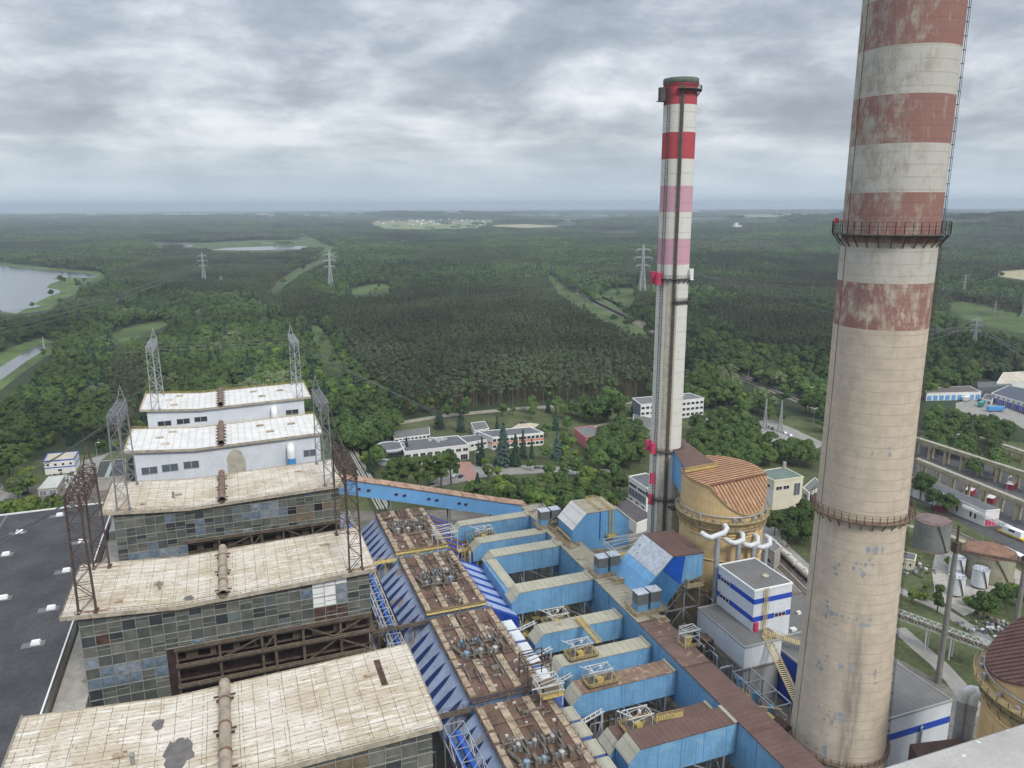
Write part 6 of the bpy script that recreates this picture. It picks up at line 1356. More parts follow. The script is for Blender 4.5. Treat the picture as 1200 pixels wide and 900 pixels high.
t = thing('pump_hall', 'grey roofed low hall with pale panels at the foot of the striped tower', 'building', (141, 183, 0))
ro = qb(t, [(137.4, 170.8), (151, 170.8), (151, 177.3), (144.8, 177.3), (144.8, 195.6), (137.4, 195.6)], 12.8, 20, G['white_sheet'], G['grey_roof'], .3, G['render_grey'])
qb(t, [(137.6, 171), (150.8, 171), (150.8, 177.2), (144.7, 177.2), (144.7, 195.4), (137.6, 195.4)], 0, 12.78, G['render_grey'], G['grey_roof'], 0, wn='lower_wall')
m = MB(); m.tube([(136.8, 196, 12.6), (136.8, 170.3, 12.6), (150, 170.3, 12.6)], .22, 6); m.box(134.5, 186.5, 8, 137.2, 190, 13.5); m.box(134.2, 186, 13.51, 137.35, 190.5, 13.9); m.build('pipe_run', G['gallery_brown'], t)
t = thing('grey_roof_hall', 'low grey roofed hall between the striped tower and the tall chimney', 'building', (172, 186, 0))
ro = qb(t, [(159.6, 177.4), (184, 177.4), (184, 200), (159.6, 200)], 0, 14.5, G['render_grey'], G['grey_roof'], .4, G['gallery_brown'])
m = MB(); m.box(163, 180, 14.6, 165, 181.5, 15.4); m.build('roof_hatch', W, ro); m = MB(); m.box(172, 188, 14.6, 173.4, 189, 15.6); m.build('roof_hatch', W, ro)
q = Q([(1116, 821), (1040, 841)], 16); p0 = q[0]; t = thing('banded_hall', 'long grey roofed hall with blue band, partly hidden by the tall chimney', 'building', (p0[0]-15, p0[1]+12, 0))
xr, yf = p0[0], p0[1]; xl = 151.3; ro = qb(t, [(xl, yf), (xr, yf), (xr, 177.1), (xl, 177.1)], 0, 16, G['white_sheet'], G['grey_roof'], .3, G['render_grey'], bands=((9.2, 11.2, G['blue_band'], .05),))
m = MB(); m.box(xl-.25, yf+.3, .1, xl-.07, 176.9, 15.6); m.build('deep_blue_end_wall', G['deep_blue'], t); m = MB(); m.box(158, 170, 16.13, 159.4, 171, 16.8); m.build('roof_hatch', W, ro); m = MB(); m.cyl((xr-11, yf-.6, 0), (xr-11, yf-.6, 10), .35, .35, 8); m.tube([(xr-11, yf-.6, 10), (xr-11, yf-.4, 10.6), (xr-10.4, yf-.3, 10.8)], .35, 8); m.build('down_pipe', G['galv_steel'], t)
stair((147, 174.5, 21.2), (167, 160, 16.2), 2., 'yellow gangway sloping from the striped tower down behind the tall chimney', M('pale_yellow', (.50,.41,.22), .2, .7, .7, rust=(.25, (.25,.17,.09))), 'gangway', 'gangway')
stair((146.5, 173, 21), (143.5, 150.5, 8), 2.2, 'steep yellow stair running down beside the tall chimney', G['pale_yellow'])
t = thing('pump_rack', 'open steel rack with blue vessels and yellow rails left of the tall chimney', 'pump rack', (133, 158, 0)); m = MB()
for x in (131.5, 137.5):
    for y in (150, 156, 162, 168): m.bar((x, y, 0), (x, y, 15), .35)
    for z in (5, 10, 15): m.bar((x, 150, z), (x, 168, z), .28)
for y in (150, 156, 162, 168):
    for z in (5, 10, 15): m.bar((131.5, y, z), (137.5, y, z), .25)
for k, y in enumerate((150, 156, 162)): m.bar((131.5, y, 10), (131.5, y+6, 15), .16); m.bar((131.5, y+6, 5), (131.5, y, 10), .16)
m.build('rack_frame', G['galv_steel'], t)
for y in (166, 158.5, 152): m = MB(); m.cyl((132.4, y, 10.2), (132.4, y, 14), .9, .9, 12); m.cyl((132.4, y, 14), (132.4, y, 14.5), .9, .2, 12); m.build('blue_vessel', M('vessel_blue', (.14,.33,.5), .15, .4, .5), t)
m = MB()
for z, y0, y1 in ((10, 150, 168), (5, 146, 168)): m.box(130.6, y0, z-.2, 131.4, y1, z); m.rail([(130.6, y0, z), (130.6, y1, z)], 1.15, 1.5, .1, 3)
m.tube([(134, 169, 9), (134, 163, 9), (134, 160, 6), (134, 150, 6)], .7, 10); m.build('yellow_rails', G['yellow_steel'], t)
t = thing('motor_platform', 'yellow railed platform with blue motor against the tall chimney', 'platform', (124, 137, 0)); m = MB(); m.box(119.6, 128, 15.5, 128.5, 148, 15.9)
m.rail([(119.7, 148, 15.9), (119.7, 128, 15.9)], 1.3, 1.3, .14, 4); m.rail([(119.7, 148, 15.9), (128, 148, 15.9)], 1.3, 1.3, .12, 4)
for x in (120, 128):
    for y in (129, 147): m.bar((x, y, 0), (x, y, 15.5), .4)
m.build('railed_floor', G['yellow_steel'], t); m = MB(); m.cyl((122, 144.5, 17.2), (122, 140.5, 17.2), 1.0, 1.0, 14); m.box(121.2, 141, 15.92, 122.8, 144.2, 16.6); m.build('motor', M('motor_blue', (.05,.17,.55), .15, .4, .45), t)
m = MB(); m.cyl((122.4, 140, 17.2), (122.6, 137, 17.2), .5, .5, 10); m.build('shaft_coupling', G['dark_rust'], t); m = MB(); m.cyl((125.6, 137.5, 17.8), (125.6, 141.5, 17.8), 1.9, 1.9, 16); m.build('fan_casing', G['dark_rust'], t); m = MB(); m.bar((121.5, 133, 16), (126.5, 133, 19), .3); m.bar((121.5, 146, 16), (121.5, 146, 21), .3); m.bar((121.5, 146, 21), (127.5, 142, 21), .25); m.build('lifting_beam', G['pale_yellow'], t)
m = MB(); f = [(112+13, 238), (139, 236)]
t = gantry_frame(124, 141.5, 226.5, 238.5, 12, 28.5, G['white_steel'], 'steel_frame', 'white open steel frame between damper house and silver sloped hood', 'steel frame')
m = MB(); m.box(128, 230, 12, 138, 237, 23); m.build('yellow_gear', G['yellow_steel'], t)
# office group beyond the ducts
c = at(457, 524, 9); t = thing('office_building', 'white office wing with a round grey roofed end tower', 'office', (c[0], c[1], 0)); r = 9.2
m = MB(); m.lathe([(r-1, 0), (r-1, 4.6)], c[0], c[1], 40); m.lathe([(r-.4, 8), (r, 8), (r, 10), (r-.7, 10), (r-.7, 9.4)], c[0], c[1], 40); m.lathe([(r-.2, 3.6), (r-.2, 4.6), (r-1.2, 4.6)], c[0], c[1], 40); m.build('round_wall', M('office_grey', (.42,.45,.47), .08, .3, .7), t)
m = MB(); m.lathe([(r-.6, 4.6), (r-.6, 8)], c[0], c[1], 40); m.build('round_glazing', GL, t); m = MB(); m.lathe([(.01, 9.42), (r-.72, 9.4)], c[0], c[1], 40); m.build('round_roof', G['slate_roof'], t)
q = Q([(474, 530), (549.5, 521.5), (536, 511), (468, 517)], 9); ro = qb(t, q, 0, 9, W, G['slate_roof'], .5, G['white_paint'], 'wing_wall', 'wing_roof')
wins(t, q[0], q[1], 5.6, 7.4, 9, .7); wins(t, q[0], q[1], 1.6, 3.4, 7, .6, a=0, b=.75); wins(t, q[0], q[1], .2, 3.6, 1, .9, G['black'], 'entrance', .86, .98)
m = MB(); R = random.Random(9)
for k in range(12): p = at(504+k*1.6+R.uniform(-1, 1), 517.5-k*.1+R.uniform(-2, 2), 9); m.box(p[0]-1, p[1]-.8, 9.14, p[0]+1, p[1]+.8, 10+R.random()*1.2)
m.build('roof_units', G['white_steel'], ro)
def simple(name, label, cat, px, z, wm, rm, rows=(), par=.4, pm=None, bands=()):
    q = Q(px, z); t = thing(name, label, cat, cen(q)); ro = qb(t, q, 0, z, wm, rm, par, pm, bands=bands)
    for (i, z0, z1, n, *k) in rows: wins(t, q[i], q[(i+1) % len(q)], z0, z1, n, *(k or (.65,)))
    return t
simple('office_building', 'white office with salmon red stripe between its window rows', 'office', [(577, 513), (637, 507.5), (621, 501), (560, 506)], 8, W, G['slate_roof'], ((0, 5.2, 7, 12, .8), (0, 1.2, 3, 12, .8)), .5, G['white_paint'], ((3.4, 4.9, G['salmon'], .05),))
simple('office_building', 'low flat roofed link building between the two white offices', 'office', [(541, 520.5), (580, 513.5), (572, 508), (534, 513)], 5.5, W, G['slate_roof'], ((0, 2.6, 4.2, 8, .7),))
simple('long_shed', 'long low shed with light grey roof behind the round office', 'shed', [(462, 514), (504, 508.5), (503, 500), (459, 506)], 4.6, W, G['grey_roof'], ((0, 2.2, 3.8, 9, .7),), 0)
simple('low_block', 'small grey flat block at the rear of the offices', 'building', [(556, 505), (573, 502.5), (568, 494), (552, 496)], 5, W, G['grey_roof'], ((0, 2, 3.6, 3, .7),))
simple('pink_building', 'pink walled building with grey flat roof', 'building', [(673, 502), (686.5, 513), (705, 509.5), (694, 499)], 7.5, G['render_pink'], G['grey_roof'], ((1, 3, 5, 3, .6),))
t = simple('office_block', 'white three storey office block behind the white-red chimney', 'office', [(741, 467), (751, 474.5), (825, 467), (808, 461)], 13, W, G['grey_roof'], ((1, 9.6, 11.4, 14, .72), (1, 5.6, 7.4, 14, .72), (1, 1.6, 3.4, 14, .72)), .5)
m = MB(); q = Q([(741, 467), (751, 474.5)], 13); d = q[1]-q[0]; nn = np.array([-d[1], d[0]])/np.linalg.norm(d)
if nn@q[0] > 0: nn = -nn
m.ob(v3(q[0]+nn*.02, .1), v3(d, 0), v3(nn*.12, 0), (0, 0, 12.5)); m.build('blue_grey_gable', M('slate_wall', (.19,.23,.29), .1, .3, .8), t)
for px, py in ((765, 468), (785, 467), (800, 464)): p = at(px, py, 13); m = MB(); m.box(p[0]-1.2, p[1]-1, 13.1, p[0]+1.2, p[1]+1, 14); m.build('roof_unit', G['white_steel'], t)
simple('low_block', 'low grey roofed annex left of the white-red chimney', 'building', [(742, 498), (768, 505), (764, 490), (742, 486)], 4.5, W, G['grey_roof'], ((0, 2, 3.4, 4, .6),))
t = simple('workshop', 'white workshop with dark window bands left of the chimney foot', 'building', [(737, 559), (758, 573), (778, 566), (757, 555)], 13, W, G['slate_roof'], ((0, 9.2, 11, 2, .86), (0, 1.6, 2.8, 3, .5)), .5)
q = Q([(737, 559), (758, 573)], 13); wins(t, q[0], q[1], 4, 8.2, 1, .96, G['dark_panel'], 'grey_panel', dp=.05)
simple('low_shed', 'low dark roofed shed in front of the white workshop', 'shed', [(708, 584), (746, 614), (766, 606), (728, 580)], 5.5, W, M('umber_roof', (.085,.075,.075), .2, .3, .9))
t = simple('green_roofed_block', 'white block with dull green flat roof right of the far absorber', 'building', [(885, 553.5), (907.5, 564), (941.5, 559.5), (919, 548)], 15.5, G['render_cream'], G['green_roof'], ((0, 11.2, 12.8, 1, .62), (1, 10.6, 12.4, 2, .8, None, 'window', .05, .55)), .5)
q = Q([(885, 553.5), (907.5, 564), (941.5, 559.5)], 15.5); wins(t, q[1], q[2], 6.5, 13, 1, .9, G['dark_panel'], 'tall_door', .68, .92); wins(t, q[0], q[1], 0, 4.5, 1, .9, M('door_blue', (.05,.17,.42), .1, .4, .6), 'blue_door', .3, .66)
m = MB(); d = q[1]-q[0]; L = np.linalg.norm(d); d /= L; nn = np.array([d[1], -d[0]]); nn = nn if nn@q[0] < 0 else -nn; m.ob(v3(q[0]+nn*.02, .1), v3(d*L, 0), v3(nn*.08, 0), (0, 0, 10.4)); m.build('white_panel_wall', W, t)
p = at(919, 549, 15.5); m = MB(); m.cyl((p[0], p[1], 15), (p[0], p[1], 19), .9, .9, 10); m.build('chimney_stub', G['concrete'], t)
simple('low_shed', 'small shed beside the green roofed block, behind the tall chimney', 'shed', [(941, 572), (948, 578), (965, 570), (955, 560)], 6, W, G['grey_roof'], ((0, 2, 4, 1, .5),))
simple('low_shed', 'grey shed at the foot of the far absorber by the tank wagons', 'shed', [(886, 632), (908, 648), (915, 642), (893, 624)], 8, G['concrete'], G['grey_roof'], ((0, 2, 4, 2, .4),))
# left edge
t = simple('banded_block', 'white two storey block with dark blue bands at the forest edge', 'office', [(51, 541), (86.5, 538), (92, 529), (56, 532)], 8, W, M('tan_roof', (.42,.38,.3), .12, .2, .9), ((0, 5, 6.3, 4, .36), (0, 1.5, 2.8, 1, .14)), .3, G['blue_band'], ((3.6, 4.2, G['blue_band'], .05),))
simple('garage', 'low garage with pale sheet roof below the blue banded block', 'garage', [(44, 573.5), (67, 571.5), (76, 557), (57, 558.5)], 4, G['concrete'], M('pale_roof', (.45,.46,.42), .1, .3, .8), ((0, .2, 3, 2, .7, M('door_grey', (.16,.19,.22), .1, .5, .7)),), .15)
simple('low_hall', 'low black roofed hall left of the front white house', 'building', [(112, 561), (147, 558), (147, 538), (117, 541)], 7, G['concrete'], G['bitumen'])
q = Q([(130, 541), (122, 560)], 7.2); m = MB(); m.ob(v3(q[0], 7.15), v3(q[1]-q[0], 0), (2.2, 0, 0), (0, 0, .3)); single(m, 'roof_strip_light', M('strip_green', (.25,.30,.28), .15, .5, .7), 'grey green strip light on the low black roof', 'skylight')
m = MB(); R = random.Random(2)
for k in range(120):
    p = at(80+R.gauss(0, 9), 566+R.gauss(0, 6), 0); s_ = R.uniform(.3, 1.4); m.mi = R.choice([0, 0, 1, 2]); m.ob((p[0], p[1], R.uniform(0, 1.4)), (s_, R.uniform(-.5, .5), .1), (R.uniform(-.5, .5), s_*.8, .2), (0, .1, s_*.7))
tag(m.build('scrap_heap', [G['white_steel'], G['grey_steel'], G['rusty_steel']]), 'heap of pale scrap and debris behind the rusty left gantry', 'scrap heap', None, 'stuff')
sheet('road', [(-30, 640), (-30, 560), (0, 566), (40, 590), (62, 600), (48, 612), (20, 620)], G['road'], .075); sheet('road', [(88, 566), (96, 540), (130, 530), (118, 540), (104, 566)], G['road'], .07)
# right side: garages, pipe bridges, warehouse, tanks
t = simple('garage_row', 'low brown roofed building with blue and white doors behind the trees', 'garage', [(1086, 461), (1150, 459.5), (1136, 452.5), (1082, 455)], 6, W, M('brown_flat', (.12,.10,.09), .15, .3, .9), ((0, .2, 4.2, 9, .7, M('door_sky', (.10,.30,.6), .15, .4, .6)),), .3)
t = simple('garage_row', 'white garage row with dark blue doors between brick piers', 'garage', [(1162, 461), (1216, 477), (1236, 462), (1182, 452)], 7, W, M('navy_roof', (.07,.085,.11), .15, .3, .8), ((0, 5, 6, 9, .5),), .3)
q = Q([(1162, 461), (1216, 477)], 7); wins(t, q[0], q[1], .1, 4.4, 6, .7, M('door_royal', (.02,.08,.4), .1, .4, .6), 'garage_door', dp=.05)
d = q[1]-q[0]
for i in range(7): m = MB(); p = q[0]+d*(i/6); nn = np.array([d[1], -d[0]])/np.linalg.norm(d); nn = nn if nn@q[0] < 0 else -nn; m.ob(v3(p-d/np.linalg.norm(d)*.7, 0), v3(d/np.linalg.norm(d)*1.4, 0), v3(nn*.25, 0), (0, 0, 4.6)); m.build('brick_pier', G['brick'], t)
simple('low_shed', 'white kiosk between the two garage rows', 'shed', [(1151, 468), (1162, 470), (1166, 464), (1155, 462)], 4, W, G['slate_roof'], ((0, 1.5, 3, 2, .6),))
simple('storage_hall', 'pale roofed storage hall at the right edge behind the garages', 'building', [(1168, 449), (1240, 447), (1240, 434), (1176, 437)], 7, W, G['roof_plaster'])
simple('long_shed', 'dark open shed behind the blue doored garages', 'shed', [(1146, 455), (1186, 452), (1180, 447), (1146, 448)], 6, G['dark_panel'], G['slate_roof'])
sheet('depot_yard', [(1120, 472), (1150, 466), (1165, 472), (1215, 492), (1260, 500), (1240, 520), (1190, 498), (1140, 486), (1120, 480)], G['road'], .06)
def box_thing(name, label, cat, px, py, L, Wd, h, ang, mat, z0=.5, group=None):
    p = at(px, py, 0); c, s = math.cos(ang), math.sin(ang); m = MB(); m.mi = 0
    m.ob((p[0], p[1], z0), (L*c, L*s, 0), (-Wd*s, Wd*c, 0), (0, 0, h)); m.mi = 1
    for f in (.15, .8):
        for wv in (0, Wd): o = np.array([p[0]+L*f*c-wv*s, p[1]+L*f*s+wv*c, .5]); m.cyl(o-np.array([-s*.1, c*.1, 0]), o+np.array([-s*.1, c*.1, 0]), .5, .5, 10)
    m.mi = 2
    for k in range(9): o = (p[0]+L*(k+.5)/9*c+s*.03, p[1]+L*(k+.5)/9*s-c*.03, z0+.1); m.ob(o, (.08*c, .08*s, 0), (s*.06, -c*.06, 0), (0, 0, h-.2))
    return single(m, name, [mat, G['tyre'], G['grey_steel']], label, cat, group)
box_thing('box_trailer', 'teal box trailer in the depot yard', 'trailer', 1150, 478, 7, 2.6, 3, rad(25), G['teal'], 1); box_thing('box_trailer', 'light blue box trailer in the depot yard', 'trailer', 1158, 483, 12, 2.6, 3, rad(-20), M('trailer_blue', (.08,.28,.6), .1, .4, .5), 1); box_thing('van', 'white van parked in the depot yard', 'van', 1132, 471, 8, 2.6, 3, rad(20), G['white_paint'], .7)
def bridge(p, q, z, label, w_=4.5, n=8, conc=False):
    p = np.array(p[:2], float); q = np.array(q[:2], float); d = q-p; L = np.linalg.norm(d); d /= L; s = np.array([-d[1], d[0]])
    t = thing('pipe_trestle', label, 'pipe bridge', v3((p+q)/2, 0), 'elevated pipe bridges'); m = MB()
    for a in (-1, 1): m.ob(v3(p+s*(a*w_/2-.2), z-1.4), v3(d*L, 0), v3(s*.4, 0), (0, 0, 1.4)); m.rail([v3(p+s*a*w_/2, z), v3(q+s*a*w_/2, z)], 1.1, 3, .1, 2)
    k = int(L/4)
    for i in range(k): m.ob(v3(p+d*(L*i/k)-s*w_/2, z-.5), v3(d*.4, 0), v3(s*w_, 0), (0, 0, .4))
    m.build('beams', G['trestle'], t)
    for o in (-1.4, -.3, .9): m = MB(); m.cyl(v3(p+s*o, z+.4), v3(q+s*o, z+.4), .42, .42, 10); m.build('pipe', G['trestle'] if o < -1 else M('lagging', (.40,.39,.34), .15, .3, .7, rust=(.2, (.2,.14,.08))), t)
    for i in range(n):
        f = (i+.5)/n; c = p+d*L*f; m = MB()
        for a in (-1, 1): m.ob(v3(c+s*(a*w_*.38-.5)-d*.5, 0), v3(s*1., 0), v3(d*1., 0), (0, 0, z-1.4))
        m.ob(v3(c-s*w_*.55-d*.6, z-2.2), v3(s*w_*1.1, 0), v3(d*1.2, 0), (0, 0, .79)); m.build('pier', M('pier', (.36,.31,.20), .2, .3, .9), t)
    return t
bridge(at(1066, 511, 10), at(1228, 563, 10), 10, 'far elevated pipe bridge on tan piers at the right edge'); bridge(at(1074, 538, 10), at(1228, 600, 10), 10, 'near elevated pipe bridge on tan piers above the white warehouse')
bridge(at(1150, 513, 6), at(1215, 535, 6), 6, 'short concrete road bridge behind the two pipe bridges', 7, 3)
t = simple('warehouse', 'long white warehouse with dark roof below the pipe bridges', 'warehouse', [(1062, 561.5), (1093, 573.5), (1155.5, 598.5), (1172, 597), (1078, 557)], 8, W, G['slate_roof'], ((1, 2, 5, 3, .12, wn), (1, 2, 5, 2, .08, wn)), .1)
q = Q([(1155.5, 598.5), (1172, 597)], 8); wins(t, q[0], q[1], .1, 3.6, 1, .9, G['red_box'], 'red_door')
simple('kiosk', 'small red sided kiosk in front of the white warehouse', 'kiosk', [(1096, 592), (1106, 595), (1110, 591), (1100, 588)], 3, M('hut_maroon', (.24,.035,.06), .15, .3, .7), M('hut_roof', (.55,.56,.55), .1, .3, .7), (), .1)
for i, (x, y) in enumerate(((1130, 574), (1155, 583), (1178, 567))): simple('rail_hut', ['red and white hut left under the near pipe bridge', 'red and white hut right under the near pipe bridge', 'red and white hut between the two pipe bridges'][i], 'hut', [(x, y), (x+9, y+2), (x+14, y-1), (x+4, y-4)], 3., M('hut_maroon', (.24,.035,.06), .15, .3, .7), M('hut_roof', (.55,.56,.55), .1, .3, .7), (), .1)
sheet('rail_yard', [(1060, 520), (1100, 522), (1240, 580), (1240, 680), (1180, 640), (1100, 600), (1060, 580)], G['asphalt'], .06)
def tank(px, py, r, h, wm, cm, label, name='storage_tank', cone=1.3, group=None, leg=False):
    p = at(px, py, 0); t = thing(name, label, 'tank', (p[0], p[1], 0), group); z0 = 1. if leg else 0; m = MB(); m.lathe([(r, z0), (r, z0+h)], p[0], p[1], 36)
    if leg: m.lathe([(r*.3, z0), (r, z0+.01)], p[0], p[1], 24)
    m.build('shell', wm, t); m = MB(); m.lathe([(r+.15, z0+h-.15), (r+.15, z0+h+.05), (.02, z0+h+cone)], p[0], p[1], 36, smooth=False); ro = m.build('roof', cm, t)
    m = MB(); m.rail([(p[0]+(r-.1)*math.cos(2*PI*i/14), p[1]+(r-.1)*math.sin(2*PI*i/14), z0+h+.06) for i in range(14)], 1, 2.6, .09, 2, True); m.build('roof_rail', G['rusty_steel'], ro)
    m = MB(); m.lathe([(r+.5, .0), (r+.5, .4), (r-.1, .4)], p[0], p[1], 36) if not leg else [m.bar((p[0]+r*.8*math.cos(a), p[1]+r*.8*math.sin(a), 0), (p[0]+r*.8*math.cos(a), p[1]+r*.8*math.sin(a), z0+.1), .4) for a in (.5, 2, 3.6, 5.2)]
    m.build('foot', G['gallery_brown'], t); a = math.atan2(-p[1], -p[0]); m = MB()
    for k in range(10): m.bar((p[0]+(r+.3)*math.cos(a+.3+k*.07), p[1]+(r+.3)*math.sin(a+.3+k*.07), z0+h*(1-k/10)), (p[0]+(r+.3)*math.cos(a+.37+k*.07), p[1]+(r+.3)*math.sin(a+.37+k*.07), z0+h*(1-(k+1)/10)), .3)
    m.build('spiral_stair', G['rusty_steel'], t); return t
tank(1090, 641, 7.4, 13, G['silo_steel'], G['silo_cap'], 'rusty grey storage tank directly right of the tall chimney'); t = tank(1156, 674, 9.4, 11, M('tank_olive', (.27,.26,.19), .2, .2, .7, rust=(.35, (.17,.08,.04))), M('cap_rust', (.20,.11,.075), .3, .3, .85, rust=(.3, (.28,.18,.1))), 'wide storage tank with rusty conical roof behind the leaning pole', cone=2)
WT = M('tank_white', (.58,.62,.64), .12, .3, .6, rust=(.2, (.3,.2,.13)))
for i, (x, y) in enumerate(((1120, 674), (1119, 697), (1147, 688))): tank(x, y, 3.0, 7.2, WT, G['silver_slope'], ['rear white drum tank of the trio, left of the pole', 'front white drum tank of the trio, left of the pole', 'right white drum tank of the trio, under the rusty roofed tank'][i], 'drum_tank', .5, 'white drum tanks', True)
simple('small_house', 'small cream house with slate roof at the tall chimney edge', 'house', [(1054, 654), (1072, 657), (1074, 650), (1057, 646)], 4.5, G['render_cream'], G['slate_roof'], ((0, 1.5, 3, 2, .3),), .1)
for i, (px, py, yt, wd, lab) in enumerate(((1099, 800, 616, 1.5, 'leaning thick concrete pole with cross beam before the storage tanks'), (1186, 760, 640, 1.5, 'thick concrete pole at the right edge'))):
    p = at(px, py, 0); h = htop(px, py, yt); t = thing('concrete_pole', lab, 'pole', (p[0], p[1], 0), 'concrete portal poles'); m = MB(); m.cyl((p[0], p[1], 0), (p[0], p[1], h*.86), .95, .75, 12); m.build('shaft', G['pole'], t); m = MB(); m.bar((p[0], p[1], h*.86), (p[0], p[1], h), .55); m.box(p[0]-1, p[1]-1, h*.84, p[0]+1, p[1]+1, h*.9); m.build('head', G['rusty_steel'], t)
    if i == 0: POLE = (p, h)
p, h = POLE; p2 = at(1186, 760, 0); h2_ = htop(1186, 760, 640); m = MB(); m.bar((p[0], p[1], h*.85), (p2[0], p2[1], h2_*.84), .7, .9); single(m, 'cross_beam', G['rusty_steel'], 'long brown beam spanning between the two concrete poles', 'beam')
a, b_ = at(1050, 722, 8), at(1165, 764, 8); truss('conveyor_bridge', 'white lattice conveyor bridge with brown deck right of the tall chimney', 'conveyor', (a[0], a[1], 8), (b_[0], b_[1], 8), 3, 2.2, 14, G['white_steel'], [(0, .7, G['gallery_brown'])], None, (.35, .5, .6, .95))
def carline(pts, mat, name, z, wd): return ribbon(name, [at(x, y, 0) for x, y in pts], wd, mat, z)
carline([(1052, 736), (1075, 757), (1100, 778), (1120, 800), (1150, 840)], G['road'], 'road', .08, 6); carline([(1050, 690), (1100, 712), (1150, 744), (1200, 790)], G['road'], 'road', .08, 5); carline([(1060, 615), (1110, 626), (1160, 648), (1220, 690)], G['path'], 'path', .08, 3.5)
sheet('gravel_pad', [(1098, 640), (1135, 650), (1190, 668), (1205, 690), (1170, 704), (1130, 722), (1096, 700), (1092, 668)], M('gravel', (.36,.34,.30), .2, .4, .95), .09)
# rails and rolling stock by the absorber
a, b_ = at(903, 640, 0), at(956, 690, 0)
def track(p, q, name='railway_track'):
    p = np.array(p[:2], float); q = np.array(q[:2], float); d = q-p; L = np.linalg.norm(d); d /= L; s = np.array([-d[1], d[0]]); ribbon('railway_bed', [p, q], 4.2, G['ballast'], .1); m = MB()
    for o in (-.75, .75): m.ob(v3(p+s*(o-.06), .2), v3(d*L, 0), v3(s*.12, 0), (0, 0, .16))
    n = min(600, int(L/.8))
    for i in range(n): m.ob(v3(p+d*L*i/n-s*1.2, .11), v3(d*.25, 0), v3(s*2.4, 0), (0, 0, .1))
    return tag(m.build(name, G['rail_steel']), kind='structure')
d = (b_-a)/np.linalg.norm(b_-a); track(a-d*60, a+d*110); track(a-d*60+np.array([5.5*d[1], -5.5*d[0], 0]), a+d*110+np.array([5.5*d[1], -5.5*d[0], 0]))
def wagon(c, d, L, mat, label, grp='tank wagons by the absorber'):
    d = np.array([d[0], d[1], 0])/math.hypot(d[0], d[1]); s = np.array([-d[1], d[0], 0]); c = np.array([c[0], c[1], 0.]); t = thing('tank_wagon', label, 'wagon', c, grp); m = MB(); z = np.array([0, 0, 2.75])
    m.tube([c-d*L/2+z, c-d*(L/2-.35)+z*1., c+d*(L/2-.35)+z, c+d*L/2+z], 1.45, 16); m.cyl(c+z+np.array([0, 0, 1.3]), c+z+np.array([0, 0, 1.9]), .7, .7, 12); m.build('tank', mat, t)
    m = MB(); m.ob(c-d*L/2-s*1.2+np.array([0, 0, 1]), d*L, s*2.4, (0, 0, .3)); m.build('underframe', G['rail_steel'], t)
    for f in (-.38, -.3, .3, .38):
        m = MB()
        for o in (-.75, .75): m.cyl(c+d*L*f+s*(o-.07)+np.array([0, 0, .55]), c+d*L*f+s*(o+.07)+np.array([0, 0, .55]), .46, .46, 14)
        m.bar(c+d*L*f-s*.75+np.array([0, 0, .55]), c+d*L*f+s*.75+np.array([0, 0, .55]), .12); m.build('wheelset', G['rail_steel'], t)
WG = M('wagon_white', (.50,.47,.42), .2, .4, .7, rust=(.4, (.2,.11,.06)))
wagon(a+d*4, d, 12, WG, 'rustier tank wagon, farther of the two beside the far absorber'); wagon(a+d*17.5, d, 12, WG, 'pale tank wagon, nearer of the two, left of the tall chimney')
wagon(a+d*31, d, 12, WG, 'tank wagon mostly hidden behind the tall chimney')
a, b_ = at(1174, 650, 0), at(1220, 672, 0); d = (b_-a)/np.linalg.norm(b_-a); track(a-d*70, b_+d*20); s = np.array([-d[1], d[0], 0]); t = thing('railway_carriage', 'old pink and white railway carriage with white roof at the right edge', 'carriage', a+d*10); m = MB(); m.ob(a+np.array([0, 0, 1])-s*1.4, d*22, s*2.8, (0, 0, 2.5)); m.build('body', M('carriage_pink', (.45,.32,.4), .1, .3, .6), t)
m = MB(); m.ob(a+np.array([0, 0, 3.51])-s*1.5-d*.2, d*22.4, s*3, (0, 0, .35)); m.build('roof', G['white_paint'], t)
for k in range(7): m = MB(); m.ob(a+np.array([0, 0, 2.1])-s*1.46+d*(1.2+k*3), d*1.8, s*.06, (0, 0, .9)); m.build('window', GL, t)
for f in (3, 18): m = MB(); m.ob(a+np.array([0, 0, .15])-s*1+d*f, d*3, s*2, (0, 0, .84)); m.build('bogie', G['rail_steel'], t)
p = at(1176, 626, 0); t = thing('rail_crane', 'white rail crane with long pale boom near the red warehouse door', 'crane', (p[0], p[1], 0)); m = MB(); m.ob((p[0], p[1]-8, 1.2), (3, 0, 0), (0, 9, 0), (0, 0, 2.8)); m.build('cab', G['white_paint'], t); m = MB(); m.box(p[0]-.2, p[1]-10, .5, p[0]+3.2, p[1]+3, 1.19); m.build('chassis', M('chassis_yellow', (.6,.4,.05), .1, .4, .6), t)
m = MB(); m.box(p[0]-.04, p[1]-5, 2.6, p[0]+3.04, p[1]-2, 3.6); m.build('cab_window', GL, t); m = MB(); m.lattice((p[0]+1.5, p[1]-2, 3.5), (p[0]-3, p[1]+20, 7), 1.6, .9, 10, .14); m.build('boom', G['white_paint'], t)
for k in range(4):
    m = MB(); m.cyl((p[0]-.1, p[1]-9+k*3.6, .5), (p[0]+3.1, p[1]-9+k*3.6, .5), .48, .48, 12); m.build('wheelset', G['rail_steel'], t)
